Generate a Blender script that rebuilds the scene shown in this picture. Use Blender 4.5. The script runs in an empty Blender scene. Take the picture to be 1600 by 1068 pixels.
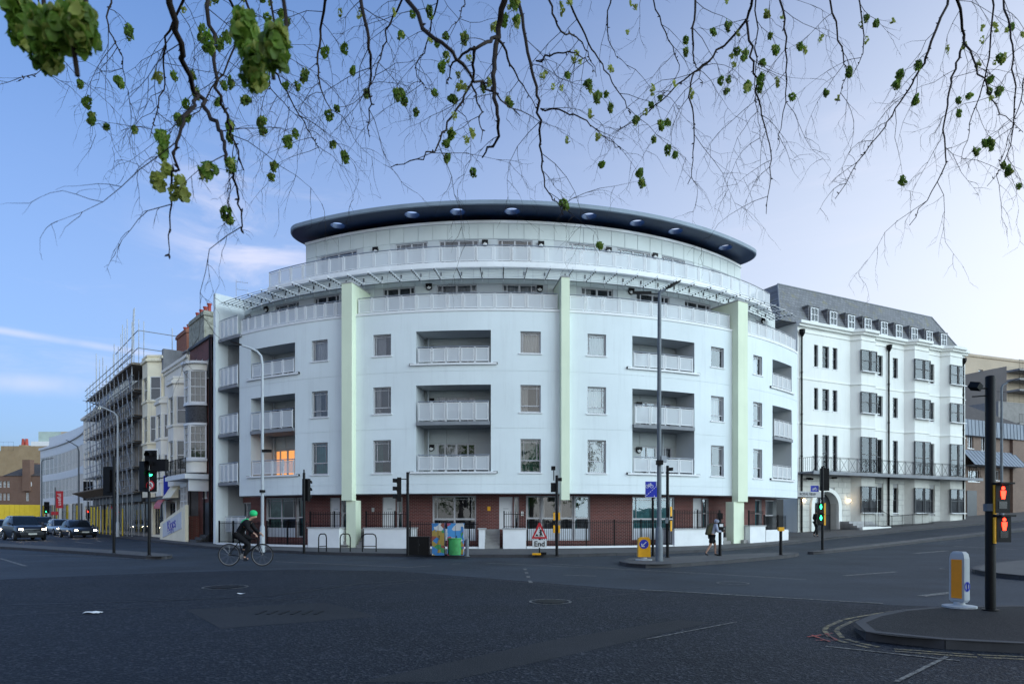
import bpy, bmesh, math, random
from mathutils import Vector, Matrix
random.seed(7)
sc = bpy.context.scene
D = bpy.data
col = sc.collection
R_ = math.radians

# ---------------------------------------------------------------- camera
EYE, FP, HOR = 1.65, 1066.7, 808.0          # eye height, focal length in photo pixels, horizon row
cam = D.cameras.new('camera'); camo = D.objects.new('camera', cam); col.objects.link(camo)
camo.location = (0, 0, EYE); camo.rotation_euler = (R_(90), 0, 0)
cam.sensor_width = 36; cam.lens = 24.0; cam.shift_y = (HOR - 534) / 1600
cam.clip_start = 0.05; cam.clip_end = 6000
cam.dof.use_dof = True; cam.dof.focus_distance = 32; cam.dof.aperture_fstop = 4.5
sc.camera = camo

# ---------------------------------------------------------------- sky and sun
GLOW_R, GLOW_A, GLOW_C = 2.2, 1.0, (10.4, 10.4, 10.1, 1)
SUN_AZ, SUN_EL = 118.0, 10.0                     # degrees right of the view axis, above the horizon
w = D.worlds.new('World'); sc.world = w; w.use_nodes = True
nt = w.node_tree; N = nt.nodes; L = nt.links
bg = N['Background']; bg.inputs[1].default_value = 0.13
sky = N.new('ShaderNodeTexSky'); sky.sky_type = 'NISHITA'; sky.sun_disc = False
sky.sun_elevation = R_(SUN_EL); sky.sun_rotation = R_(SUN_AZ)
sky.air_density = 1.0; sky.dust_density = 3.0; sky.ozone_density = 4.0; sky.altitude = 50
gam = N.new('ShaderNodeGamma'); gam.inputs[1].default_value = 0.62
L.new(sky.outputs[0], gam.inputs[0])
tint = N.new('ShaderNodeMix'); tint.data_type = 'RGBA'; tint.blend_type = 'MULTIPLY'; tint.inputs[0].default_value = 1
L.new(gam.outputs[0], tint.inputs[6]); tint.inputs[7].default_value = (1.62, 2.10, 3.05, 1)
def vmath(op, a, b=None):
    n = N.new('ShaderNodeVectorMath'); n.operation = op
    for i, x in enumerate((a, b)):
        if x is None: continue
        if isinstance(x, (tuple, list, Vector)): n.inputs[i].default_value = tuple(x)
        else: L.new(x, n.inputs[i])
    return n
def smath(op, a, b=None, c=None, clamp=False):
    n = N.new('ShaderNodeMath'); n.operation = op; n.use_clamp = clamp
    for i, x in enumerate((a, b, c)):
        if x is None: continue
        if isinstance(x, (int, float)): n.inputs[i].default_value = x
        else: L.new(x, n.inputs[i])
    return n.outputs[0]
def smooth(x, lo, hi):
    n = N.new('ShaderNodeMapRange'); n.interpolation_type = 'SMOOTHSTEP'
    L.new(x, n.inputs[0]); n.inputs[1].default_value = lo; n.inputs[2].default_value = hi
    return n.outputs[0]
def pdir(px, py): return Vector((px - 800, FP, HOR - py)).normalized()
tc = N.new('ShaderNodeTexCoord')
dirv = vmath('NORMALIZE', tc.outputs['Generated']).outputs[0]
def noise(vec, scale, detail=5, rough=.6, dist=0):
    n = N.new('ShaderNodeTexNoise'); L.new(vec, n.inputs['Vector'])
    n.inputs['Scale'].default_value = scale; n.inputs['Detail'].default_value = detail
    n.inputs['Roughness'].default_value = rough; n.inputs['Distortion'].default_value = dist
    return n.outputs[0]
sep = N.new('ShaderNodeSeparateXYZ'); L.new(dirv, sep.inputs[0])
mp = N.new('ShaderNodeMapping'); L.new(dirv, mp.inputs[0]); mp.inputs['Scale'].default_value = (2.0, 2.0, 9.0)
mp.inputs['Rotation'].default_value = (0.0, R_(-24), 0.0)
wisp = noise(mp.outputs[0], 2.2, 8, .62, .8)
def blob(px, py, r, lo, hi, amt):
    d = vmath('DISTANCE', dirv, pdir(px, py)).outputs['Value']
    m = smooth(d, r, 0.0)
    return smath('MULTIPLY', smath('MULTIPLY', m, smooth(wisp, lo, hi)), amt)
def trail(a, b, w0, amt):
    nrm = pdir(*a).cross(pdir(*b)).normalized()
    d = smath('ABSOLUTE', vmath('DOT_PRODUCT', dirv, nrm).outputs['Value'])
    m = smooth(d, w0, 0.0)
    wob = smooth(noise(dirv, 6.0, 4), .3, .65)
    mid = pdir((a[0] + b[0]) / 2, (a[1] + b[1]) / 2)
    lim = smooth(vmath('DISTANCE', dirv, mid).outputs['Value'], .3, .05)
    return smath('MULTIPLY', smath('MULTIPLY', m, smath('MULTIPLY', lim, wob)), amt)
cl = blob(400, 370, .17, .42, .72, .75)
for c in (blob(150, 600, .30, .50, .85, .28), trail((0, 516), (170, 543), .007, .6), trail((0, 596), (150, 604), .02, .5),
          blob(1350, 300, .5, .5, .85, .25)):
    cl = smath('MAXIMUM', cl, c)
# pale bright haze spreading from the low sun, which stands out of frame on the right
sund = Vector((math.sin(R_(SUN_AZ)) * math.cos(R_(SUN_EL)), math.cos(R_(SUN_AZ)) * math.cos(R_(SUN_EL)), math.sin(R_(SUN_EL))))
glow = smath('MULTIPLY', smooth(vmath('DISTANCE', vmath('MULTIPLY', dirv, (1, 1, 2.8)).outputs[0], (sund.x, sund.y, sund.z * 2.8)).outputs['Value'], GLOW_R, .55), GLOW_A)
gmix = N.new('ShaderNodeMix'); gmix.data_type = 'RGBA'; L.new(glow, gmix.inputs[0]); L.new(tint.outputs[2], gmix.inputs[6]); gmix.inputs[7].default_value = GLOW_C
cmix = N.new('ShaderNodeMix'); cmix.data_type = 'RGBA'
L.new(cl, cmix.inputs[0]); L.new(gmix.outputs[2], cmix.inputs[6]); cmix.inputs[7].default_value = (6.2, 6.2, 7.4, 1)
L.new(cmix.outputs[2], bg.inputs[0])

sl = D.lights.new('sun', 'SUN'); sl.energy = 3.1; sl.angle = R_(70); sl.color = (0.58, 0.84, 0.98)
so = D.objects.new('sun', sl); col.objects.link(so)
sd = Vector((math.sin(R_(SUN_AZ)) * math.cos(R_(SUN_EL)), math.cos(R_(SUN_AZ)) * math.cos(R_(SUN_EL)), math.sin(R_(SUN_EL))))
so.rotation_euler = sd.to_track_quat('Z', 'Y').to_euler(); so.location = sd * 100
vs = sc.view_settings; vs.view_transform = 'Standard'; vs.look = 'None'; vs.exposure = 0.15; vs.gamma = 1.0; vs.use_curve_mapping = False

# ---------------------------------------------------------------- helpers
I4 = Matrix.Identity(4)
W = {}
def tag(o, label=None, cat=None, group=None, kind=None):
    if label: o['label'] = label
    if cat: o['category'] = cat
    if group: o['group'] = group
    if kind: o['kind'] = kind
    return o
def place(o, parent, M):
    if parent is not None:
        o.parent = parent; o.matrix_parent_inverse = W[parent].inverted()
    o.matrix_basis = M; W[o] = M.copy(); col.objects.link(o)
    return o
def thing(name, label, cat, loc=(0, 0, 0), group=None):
    o = D.objects.new(name, None); o.empty_display_size = .2
    place(o, None, Matrix.Translation(loc)); return tag(o, label, cat, group)
def inst(name, mesh, parent=None, M=I4):
    return place(D.objects.new(name, mesh), parent, M)
class MB:
    def __init__(s): s.v = []; s.f = []; s.m = []; s.mi = 0
    def mat(s, i): s.mi = i; return s
    def face(s, idx): s.f.append(tuple(idx)); s.m.append(s.mi)
    def poly(s, pts):
        n = len(s.v); s.v += [tuple(p) for p in pts]; s.face(range(n, n + len(pts))); return s
    def hexa(s, a):                                        # 8 corners: bottom 4 (ccw), top 4
        n = len(s.v); s.v += [tuple(p) for p in a]
        for q in ((0, 3, 2, 1), (4, 5, 6, 7), (0, 1, 5, 4), (1, 2, 6, 5), (2, 3, 7, 6), (3, 0, 4, 7)): s.face([n + i for i in q])
        return s
    def box(s, x0, x1, y0, y1, z0, z1, M=None):
        a = [(x0, y0, z0), (x1, y0, z0), (x1, y1, z0), (x0, y1, z0), (x0, y0, z1), (x1, y0, z1), (x1, y1, z1), (x0, y1, z1)]
        if M is not None: a = [M @ Vector(p) for p in a]
        return s.hexa(a)
    def tube(s, path, rad, n=6, caps=True):
        P = [Vector(p) for p in path]; k = len(P)
        if not isinstance(rad, (list, tuple)): rad = [rad] * k
        base = len(s.v); prev = None
        for i in range(k):
            t = (P[min(i + 1, k - 1)] - P[max(i - 1, 0)])
            t = t.normalized() if t.length > 1e-9 else Vector((0, 0, 1))
            if prev is None:
                a = Vector((0, 0, 1)) if abs(t.z) < .9 else Vector((1, 0, 0))
                u = t.cross(a).normalized()
            else:
                u = (prev - t * prev.dot(t))
                u = u.normalized() if u.length > 1e-6 else t.orthogonal().normalized()
            prev = u; vv = t.cross(u)
            for j in range(n):
                an = 2 * math.pi * j / n
                s.v.append(tuple(P[i] + (u * math.cos(an) + vv * math.sin(an)) * rad[i]))
        for i in range(k - 1):
            for j in range(n):
                a = base + i * n + j; b = base + i * n + (j + 1) % n
                s.face((a, b, b + n, a + n))
        if caps:
            s.face([base + j for j in reversed(range(n))]); s.face([base + (k - 1) * n + j for j in range(n)])
        return s
    def lathe(s, prof, n=16, M=I4, a0=0, a1=2 * math.pi):  # prof: (r, z)
        base = len(s.v); k = len(prof); full = abs(a1 - a0 - 2 * math.pi) < 1e-6; m = n if full else n + 1
        for (r, z) in prof:
            for j in range(m):
                an = a0 + (a1 - a0) * j / n
                s.v.append(tuple(M @ Vector((r * math.cos(an), r * math.sin(an), z))))
        for i in range(k - 1):
            for j in range(n):
                a = base + i * m + j; b = base + i * m + ((j + 1) % m)
                s.face((a, b, b + m, a + m))
        return s
    def prism(s, poly, d0, d1, M=I4):                      # poly in (x,z), extruded along y
        n = len(poly); base = len(s.v)
        for d in (d0, d1):
            for (x, z) in poly: s.v.append(tuple(M @ Vector((x, d, z))))
        s.face([base + i for i in range(n)]); s.face([base + n + i for i in reversed(range(n))])
        for i in range(n):
            j = (i + 1) % n; s.face((base + i, base + n + i, base + n + j, base + j))
        return s
    def loft(s, rings, closed=True, caps=True):
        base = len(s.v); n = len(rings[0])
        for r in rings: s.v += [tuple(p) for p in r]
        for i in range(len(rings) - 1):
            for j in range(n if closed else n - 1):
                a = base + i * n + j; b = base + i * n + (j + 1) % n
                s.face((a, b, b + n, a + n))
        if caps and closed:
            s.face([base + j for j in reversed(range(n))]); s.face([base + (len(rings) - 1) * n + j for j in range(n)])
        return s
    def mesh(s, name, mats, smooth=None, recalc=True):
        me = D.meshes.new(name); me.from_pydata(s.v, [], s.f)
        if not isinstance(mats, (list, tuple)): mats = [mats]
        for m in mats: me.materials.append(m)
        me.polygons.foreach_set('material_index', s.m)
        me.update()
        bm = bmesh.new(); bm.from_mesh(me); recalc and bmesh.ops.recalc_face_normals(bm, faces=bm.faces)
        if smooth is not None:
            for f in bm.faces: f.smooth = True
            for e in bm.edges:
                if len(e.link_faces) == 2 and e.calc_face_angle(0) > R_(smooth): e.smooth = False
        bm.to_mesh(me); bm.free()
        return me
    def build(s, name, mats, parent=None, M=I4, smooth=None):
        return inst(name, s.mesh(name, mats, smooth), parent, M)
MC = {}
def cached(key, fn):
    if key not in MC: MC[key] = fn()
    return MC[key]

# pixel <-> world measurement
def at(px, py, Y): return Vector(((px - 800) / FP * Y, Y, EYE + (HOR - py) / FP * Y))
USL = Vector((.891, .454))
def zg(x, y):                                              # terrain height: the street on the right climbs
    s = x * USL.x + y * USL.y - 31.0
    k = 5.0
    v = .047 * k * math.log1p(math.exp(max(-30, min(30, s / k))))
    if s / k > 30: v = .047 * s
    return min(v, 6.0)
def G(px, py, dz=0.0):                                     # photo pixel -> point on the ground (raised by dz)
    lo, hi = 2.0, 400.0
    def f(Y):
        p = at(px, py, Y); return p.z - zg(p.x, p.y) - dz
    for _ in range(60):
        m = (lo + hi) / 2
        if f(m) > 0: lo = m
        else: hi = m
    p = at(px, py, lo); return Vector((p.x, p.y, zg(p.x, p.y) + dz))
# ---------------------------------------------------------------- materials
class NT:
    def __init__(s, name):
        s.m = D.materials.new(name); s.m.use_nodes = True; s.t = s.m.node_tree; s.n = s.t.nodes; s.l = s.t.links
        s.b = s.n['Principled BSDF']; s.out = s.n['Material Output']
    def new(s, t, **kw):
        x = s.n.new(t)
        for k, v in kw.items(): setattr(x, k, v)
        return x
    def put(s, sock, v):
        if isinstance(v, bpy.types.NodeSocket): s.l.new(v, sock)
        elif isinstance(v, (tuple, list)) and len(v) == 3 and sock.type == 'RGBA': sock.default_value = (*v, 1)
        else: sock.default_value = v
    def pos(s): return s.new('ShaderNodeNewGeometry').outputs['Position']
    def mapv(s, v, scale=(1, 1, 1), rot=(0, 0, 0)):
        m = s.new('ShaderNodeMapping'); s.l.new(v, m.inputs[0]); m.inputs['Scale'].default_value = scale; m.inputs['Rotation'].default_value = rot
        return m.outputs[0]
    def noise(s, v, scale, detail=4, rough=.55):
        n = s.new('ShaderNodeTexNoise'); s.l.new(v, n.inputs['Vector']); n.inputs['Scale'].default_value = scale
        n.inputs['Detail'].default_value = detail; n.inputs['Roughness'].default_value = rough; return n.outputs[0]
    def ramp(s, f, lo, hi, a=0., b=1.):
        n = s.new('ShaderNodeMapRange'); s.l.new(f, n.inputs[0])
        for i, v in enumerate((lo, hi, a, b)): n.inputs[i + 1].default_value = v
        return n.outputs[0]
    def mix(s, f, a, b, mode='MIX'):
        n = s.new('ShaderNodeMix', data_type='RGBA', blend_type=mode)
        s.put(n.inputs[0], f); s.put(n.inputs[6], a); s.put(n.inputs[7], b); return n.outputs[2]
    def bump(s, h, strength, dist=.01):
        n = s.new('ShaderNodeBump'); s.l.new(h, n.inputs['Height']); n.inputs['Strength'].default_value = strength
        n.inputs['Distance'].default_value = dist; s.l.new(n.outputs[0], s.b.inputs['Normal']); return n
    def set(s, **kw):
        for k, v in kw.items(): s.put(s.b.inputs[k.replace('_', ' ')], v)
        return s
def surf(name, c, rough=.6, var=.12, scale=1.5, metal=0., bump=0., bscale=60, spec=.5, streak=0., dirt=None):
    t = NT(name); p = t.pos()
    f = t.noise(p, scale, 5)
    lo = tuple(x * (1 - var) for x in c); hi = tuple(min(1, x * (1 + var)) for x in c)
    cc = t.mix(t.ramp(f, .3, .7), lo, hi)
    if streak:
        st = t.noise(t.mapv(p, (2.2, 2.2, .16)), 1.6, 6, .65)
        cc = t.mix(t.ramp(st, .52, .8, 0, streak), cc, dirt or tuple(x * .55 for x in c))
    t.set(Base_Color=cc, Roughness=rough, Metallic=metal); t.b.inputs['Specular IOR Level'].default_value = spec
    if bump: t.bump(t.noise(p, bscale, 3), bump)
    return t.m
def curvecoord(t, cx, cy, r):
    g = t.pos(); s = t.new('ShaderNodeSeparateXYZ'); t.l.new(g, s.inputs[0])
    def m(op, a, b):
        n = t.new('ShaderNodeMath', operation=op); t.put(n.inputs[0], a); t.put(n.inputs[1], b); return n.outputs[0]
    an = m('ARCTAN2', m('SUBTRACT', s.outputs[0], cx), m('SUBTRACT', cy, s.outputs[1]))
    c = t.new('ShaderNodeCombineXYZ'); t.l.new(m('MULTIPLY', an, r), c.inputs[0]); t.l.new(s.outputs[2], c.inputs[1]); return c.outputs[0]
def planecoord(t, u):
    g = t.pos(); s = t.new('ShaderNodeSeparateXYZ'); t.l.new(g, s.inputs[0])
    d = t.new('ShaderNodeVectorMath', operation='DOT_PRODUCT'); t.l.new(g, d.inputs[0]); d.inputs[1].default_value = (u[0], u[1], 0)
    c = t.new('ShaderNodeCombineXYZ'); t.l.new(d.outputs['Value'], c.inputs[0]); t.l.new(s.outputs[2], c.inputs[1]); return c.outputs[0]
def brickmat(name, coordfn, c1, c2, mortar, bw=.225, bh=.075, gap=.01, rough=.8, dirt=None):
    t = NT(name); v = coordfn(t)
    b = t.new('ShaderNodeTexBrick'); t.l.new(v, b.inputs['Vector'])
    for k, x in (('Color1', c1), ('Color2', c2), ('Mortar', mortar)): b.inputs[k].default_value = (*x, 1)
    b.inputs['Scale'].default_value = 1; b.inputs['Mortar Size'].default_value = gap; b.inputs['Brick Width'].default_value = bw; b.inputs['Row Height'].default_value = bh
    n = t.noise(t.pos(), .7, 5)
    cc = t.mix(t.ramp(n, .35, .75, 0, .45), b.outputs[0], tuple(x * .5 for x in c1))
    if dirt:
        cc = t.mix(t.ramp(t.noise(t.pos(), 1.3, 7, .7), .55, .68, 0, .7), cc, dirt)
    t.set(Base_Color=cc, Roughness=rough); t.bump(b.outputs[1], -.4, .01)
    return t.m
CX, CY, RM = -1.0, 58.5, 24.5                              # centre and radius of the curved block
def emit(name, c, s):
    t = NT(name); t.set(Base_Color=c, Emission_Color=c, Emission_Strength=s); return t.m
def glassmat(name, ior=2.0, clear=.86):
    t = NT(name); t.n.remove(t.b)
    g = t.new('ShaderNodeBsdfGlossy'); g.inputs['Roughness'].default_value = .02; g.inputs['Color'].default_value = (.9, .95, 1, 1)
    tr = t.new('ShaderNodeBsdfTransparent'); tr.inputs[0].default_value = (clear, clear * 1.02, clear * 1.03, 1)
    fr = t.new('ShaderNodeFresnel'); fr.inputs[0].default_value = ior
    nz = t.noise(t.pos(), .9, 3)
    bp = t.new('ShaderNodeBump'); t.l.new(nz, bp.inputs['Height']); bp.inputs['Strength'].default_value = .06; bp.inputs['Distance'].default_value = .05
    t.l.new(bp.outputs[0], g.inputs['Normal']); t.l.new(bp.outputs[0], fr.inputs['Normal'])
    mx = t.new('ShaderNodeMixShader'); t.l.new(fr.outputs[0], mx.inputs[0]); t.l.new(tr.outputs[0], mx.inputs[1]); t.l.new(g.outputs[0], mx.inputs[2])
    t.l.new(mx.outputs[0], t.out.inputs[0]); return t.m
def meshmat(name, c, open_=.25):                          # perforated sheet, holes far below a pixel
    t = NT(name); t.set(Base_Color=c, Roughness=.45)
    tr = t.new('ShaderNodeBsdfTransparent'); mx = t.new('ShaderNodeMixShader'); mx.inputs[0].default_value = open_
    t.l.new(t.b.outputs[0], mx.inputs[1]); t.l.new(tr.outputs[0], mx.inputs[2])
    t.l.new(mx.outputs[0], t.out.inputs[0]); return t.m
K = {}
K['render'] = surf('white_render', (.76, .82, .835), .85, .06, .30, bump=.12, bscale=40, streak=.27, dirt=(.5, .53, .54), spec=.2)
K['fin'] = surf('pale_green_render', (.76, .83, .64), .85, .05, .5, streak=.14, spec=.2)
K['clad'] = surf('pale_panel', (.60, .65, .64), .5, .06, .6, streak=.12)
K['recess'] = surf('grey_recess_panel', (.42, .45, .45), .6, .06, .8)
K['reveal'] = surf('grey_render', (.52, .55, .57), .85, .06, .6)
K['white'] = surf('white_paint', (.78, .79, .80), .4, .05, 2)
K['frame'] = surf('grey_window_frame', (.46, .46, .48), .4, .06, 2)
K['sheet'] = meshmat('perforated_sheet', (.62, .65, .68))
K['rail'] = surf('handrail_metal', (.45, .47, .50), .35, .05, 2, metal=.6)
K['glass'] = glassmat('double_glazing'); K['glass1'] = glassmat('single_glazing', 1.5, .8)
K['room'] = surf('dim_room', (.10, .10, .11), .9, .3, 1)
K['curtain'] = surf('white_curtain', (.82, .83, .84), .9, .08, 2)
K['blind'] = surf('grey_blind', (.60, .63, .68), .8, .06, 2)
K['teal'] = surf('teal_curtain', (.05, .30, .33), .8, .25, 3)
K['green_curtain'] = surf('green_curtain', (.10, .26, .22), .8, .3, 4)
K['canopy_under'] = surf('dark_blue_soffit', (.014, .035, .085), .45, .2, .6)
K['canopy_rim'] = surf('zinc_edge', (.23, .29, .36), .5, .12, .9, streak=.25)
K['blue_ring'] = surf('blue_paint_ring', (.014, .055, .16), .4, .1, 2)
K['timber'] = surf('orange_timber', (.36, .15, .05), .6, .2, 3)
K['brick'] = brickmat('red_brick_curved', lambda t: curvecoord(t, CX, CY, 23.0), (.16, .034, .027), (.095, .021, .019), (.24, .16, .145))
K['door'] = surf('white_door', (.70, .70, .72), .45, .04, 2)
K['black'] = surf('black_paint', (.005, .005, .006), .5, .3, 4, spec=.18)
K['iron'] = surf('black_iron', (.006, .006, .007), .6, .3, 4, spec=.15)
K['concrete'] = surf('concrete', (.27, .26, .25), .9, .15, 2, bump=.15)
K['lead'] = surf('slab_grey', (.24, .25, .27), .8, .15, 2)
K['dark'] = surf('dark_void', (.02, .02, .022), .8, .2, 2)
K['cap'] = surf('stone_coping', (.42, .42, .42), .85, .15, 3)
K['bin_black'] = surf('black_plastic', (.004, .004, .005), .45, .2, 4, spec=.2)
K['galv'] = surf('galvanised_steel', (.15, .17, .19), .55, .15, 5, metal=.2, spec=.3)
K['galv_light'] = surf('pale_grey_pole_paint', (.40, .43, .46), .5, .08, 2)
K['yellow'] = surf('traffic_yellow', (.85, .40, .004), .4, .06, 3)
K['orange'] = surf('amber_reflector', (.85, .30, .01), .35, .06, 6)
K['sign_blue'] = surf('sign_blue', (.012, .03, .42), .35, .06, 3)
K['sign_white'] = surf('sign_white', (.75, .75, .74), .4, .04, 3)
K['sign_red'] = surf('sign_red', (.50, .01, .02), .4, .06, 3)
K['lens_off'] = surf('dark_lens', (.02, .015, .015), .2, .2, 8)
K['green_on'] = emit('lit_green_lens', (.03, 1.0, .35), 6)
K['red_on'] = emit('lit_red_lens', (1.0, .03, .01), 6)
K['lamp_on'] = emit('lit_warm_lamp', (1.0, .72, .42), 14)
K['head_on'] = emit('lit_headlamp', (1.0, .82, .55), 60)
K['warm_room'] = emit('glowing_room', (1.0, .66, .28), .33)  # weakly emissive golden lining, placed behind one balcony door at the left
# asphalt: pale worn traffic surface, dark coarse surfacing
def asphalt(name, c, speck, sc_, bumpv, rough):
    t = NT(name); p = t.pos()
    f = t.noise(p, .35, 6, .6); g = t.noise(p, sc_, 3, .7)
    cc = t.mix(t.ramp(f, .32, .68), tuple(x * .6 for x in c), tuple(x * 1.5 for x in c))
    v = t.new('ShaderNodeTexVoronoi'); t.l.new(p, v.inputs['Vector']); v.inputs['Scale'].default_value = sc_ * .8
    sp = t.new('ShaderNodeSeparateColor'); t.l.new(v.outputs['Color'], sp.inputs[0])
    cc = t.mix(t.ramp(sp.outputs[0], .72, 1, 0, .8), cc, speck)
    cc = t.mix(t.ramp(g, .35, .65, 0, .6), cc, tuple(x * .45 for x in c))
    # tyre-dark long stains
    st = t.noise(t.mapv(p, (.12, 1.1, 1)), .9, 5, .6)
    cc = t.mix(t.ramp(st, .52, .75, 0, .45), cc, tuple(x * .5 for x in c))
    t.set(Base_Color=cc, Roughness=rough); t.b.inputs['Specular IOR Level'].default_value = .25
    h = t.new('ShaderNodeMath', operation='ADD'); t.l.new(v.outputs['Distance'], h.inputs[0]); t.l.new(g, h.inputs[1])
    t.bump(h.outputs[0], bumpv, .012); return t.m
K['road'] = asphalt('worn_asphalt', (.033, .041, .054), (.08, .088, .10), 60, .5, .7)
K['road_dark'] = asphalt('coarse_asphalt', (.0095, .0128, .0205), (.10, .108, .125), 42, 1.3, .72)
K['patch'] = asphalt('patched_asphalt', (.026, .027, .030), (.05, .05, .05), 70, .5, .75)
K['island_top'] = asphalt('island_asphalt', (.018, .019, .022), (.05, .05, .05), 60, .7, .8)
def paving():
    t = NT('paving_slabs'); p = t.pos(); b = t.new('ShaderNodeTexBrick'); t.l.new(t.mapv(p, (1, 1, 1), (0, 0, .4)), b.inputs['Vector'])
    b.inputs['Color1'].default_value = (.105, .10, .098, 1); b.inputs['Color2'].default_value = (.085, .081, .079, 1); b.inputs['Mortar'].default_value = (.06, .06, .06, 1)
    b.inputs['Scale'].default_value = 1; b.inputs['Brick Width'].default_value = .9; b.inputs['Row Height'].default_value = .6; b.inputs['Mortar Size'].default_value = .008
    c = t.mix(t.ramp(t.noise(p, 1.1, 6, .65), .35, .75, 0, .5), b.outputs[0], (.045, .042, .041))
    t.set(Base_Color=c, Roughness=.8); t.bump(t.noise(p, 50, 3), .2); return t.m
K['paving'] = paving()
K['kerb'] = surf('granite_kerb', (.045, .045, .05), .8, .2, 3, bump=.2)
def linepaint(name, c):
    t = NT(name); p = t.pos(); wv = t.noise(p, 14, 6, .75)
    cc = t.mix(t.ramp(wv, .44, .64), (.03, .031, .034), c)
    t.set(Base_Color=cc, Roughness=.7); return t.m
K['line'] = linepaint('worn_white_paint', (.30, .285, .25))
K['yline'] = linepaint('worn_yellow_paint', (.36, .28, .12))
K['redspray'] = linepaint('red_spray_paint', (.65, .07, .04))

# ---------------------------------------------------------------- ground, road surfaces, pavements
def grid_ground():
    xs = [-900, -500, -300, -200, -150] + list(range(-120, 124, 4)) + [150, 200, 300, 500, 900]
    ys = [-400, -200, -120, -80] + list(range(-60, 164, 4)) + [200, 260, 350, 500, 800, 1500]
    m = MB(); nx = len(xs)
    for y in ys:
        for x in xs: m.v.append((x, y, zg(x, y)))
    for j in range(len(ys) - 1):
        for i in range(nx - 1): m.face((j * nx + i, j * nx + i + 1, (j + 1) * nx + i + 1, (j + 1) * nx + i))
    return m
gd = grid_ground().build('road', K['road'], smooth=60); tag(gd, kind='structure')
def resample(pl, n):
    pl = [Vector((p[0], p[1], 0)) for p in pl]; d = [0]
    for a, b in zip(pl, pl[1:]): d.append(d[-1] + (b - a).length)
    out = []
    for i in range(n):
        t = d[-1] * i / (n - 1); k = 0
        while k < len(d) - 2 and d[k + 1] < t: k += 1
        s = (t - d[k]) / max(1e-9, d[k + 1] - d[k]); out.append(pl[k].lerp(pl[k + 1], min(1, max(0, s))))
    return out
def strip(name, A, B, mat, dz, n=40, mcount=6, kind=None, parent=None):   # sheet between two plan polylines, following the terrain
    a = resample(A, n); b = resample(B, n); m = MB()
    for i in range(n):
        for j in range(mcount + 1):
            p = a[i].lerp(b[i], j / mcount); m.v.append((p.x, p.y, zg(p.x, p.y) + dz))
    for i in range(n - 1):
        for j in range(mcount):
            k = i * (mcount + 1) + j; m.face((k, k + 1, k + mcount + 2, k + mcount + 1))
    o = m.build(name, mat, parent, smooth=60)
    if kind: tag(o, kind=kind)
    return o
KH = .12
def kerbline(parent, A, h=KH, w=.14, seg=.92):              # individual kerb stones along a plan polyline (left side of travel is the pavement)
    pl = [Vector((p[0], p[1], 0)) for p in A]; L_ = sum((b - a).length for a, b in zip(pl, pl[1:])); n = max(2, int(L_ / seg)); P = resample(A, n + 1)
    far = MB()
    for i in range(n):
        a, b = P[i], P[i + 1]; d = (b - a).normalized(); nr = Vector((-d.y, d.x, 0)); a2 = a + d * .006; b2 = b - d * .006
        q = []
        for zz in (-.12, h + .004):
            for pt in (a2, b2, b2 + nr * w, a2 + nr * w): q.append((pt.x, pt.y, zg(pt.x, pt.y) + zz + (random.uniform(-.004, .004) if zz > 0 else 0)))
        if a.length < 42 and abs(a.x) < a.y * .8 + 3: MB().hexa(q).build('kerb_stone', K['kerb'], parent)
        else: far.hexa(q)
    if far.f: tag(far.build('kerb', K['kerb'], parent), kind='stuff')
pav = []
# pavement in front of the curved block: runs from the far left street, round the corner, up the street on the right
kerb_px = [(128, 829), (180, 838), (250, 848), (330, 857), (410, 862), (500, 866), (600, 868.5), (700, 870), (800, 870.5), (880, 870), (950, 868), (1010, 866.5), (1130, 860.5), (1200, 854), (1300, 842), (1420, 830), (1520, 821), (1600, 815)]
kb = [G(x, y) for x, y in kerb_px]
far0 = Vector((-105, 150, 0)); kb = [far0] + kb + [kb[-1] + Vector((USL.x, USL.y, 0)) * 60]
back = []
for i, p in enumerate(kb):
    q = kb[min(i + 1, len(kb) - 1)] - kb[max(i - 1, 0)]; q.z = 0; q.normalize(); nr = Vector((-q.y, q.x, 0))
    back.append(p + nr * 14)
pv = strip('pavement', kb, back, K['paving'], KH, 120, 14, 'structure')
kerbline(pv, kb)
# slim traffic island on the left
def island(name, px_loop, mat, dz=KH, n=60, world=None):
    P = world or [G(x, y, dz) for x, y in px_loop]
    P = [Vector((p[0], p[1], 0)) for p in P]
    # round the outline a little
    for _ in range(2):
        Q = []
        for i in range(len(P)):
            a, b = P[i], P[(i + 1) % len(P)]; Q += [a.lerp(b, .25), a.lerp(b, .75)]
        P = Q
    area = sum(P[i].x * P[(i + 1) % len(P)].y - P[(i + 1) % len(P)].x * P[i].y for i in range(len(P)))
    if area < 0: P.reverse()
    m = MB(); k = len(P); m.v = [(p.x, p.y, zg(p.x, p.y) + dz) for p in P]; m.face(range(k))
    o = m.build(name, mat); tag(o, kind='structure')
    kerbline(o, P + [P[0]], dz); return o
island('traffic_island', [(-420, 838), (-150, 838), (0, 848), (130, 855.5), (200, 859.5), (262, 864), (272, 866), (262, 868.5), (236, 869), (200, 866), (130, 861), (0, 853), (-150, 846), (-420, 846)], K['paving'])
island('traffic_island', [(967, 874), (985, 870.5), (1040, 869), (1130, 865.5), (1215, 862), (1247, 862), (1249, 864.5), (1215, 868.5), (1130, 875), (1060, 880), (1020, 881.5), (985, 880), (968, 877)], K['paving'])
island('traffic_island', [(1262, 860.5), (1300, 856), (1400, 845), (1500, 834), (1600, 823.5), (1750, 808), (1750, 812), (1600, 827), (1500, 837.5), (1400, 848.5), (1300, 859.5), (1268, 862)], K['paving'])
island('traffic_island', [(1512, 887), (1540, 880), (1600, 873), (1800, 862), (1800, 915), (1600, 899), (1540, 893)], K['paving'])
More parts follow.
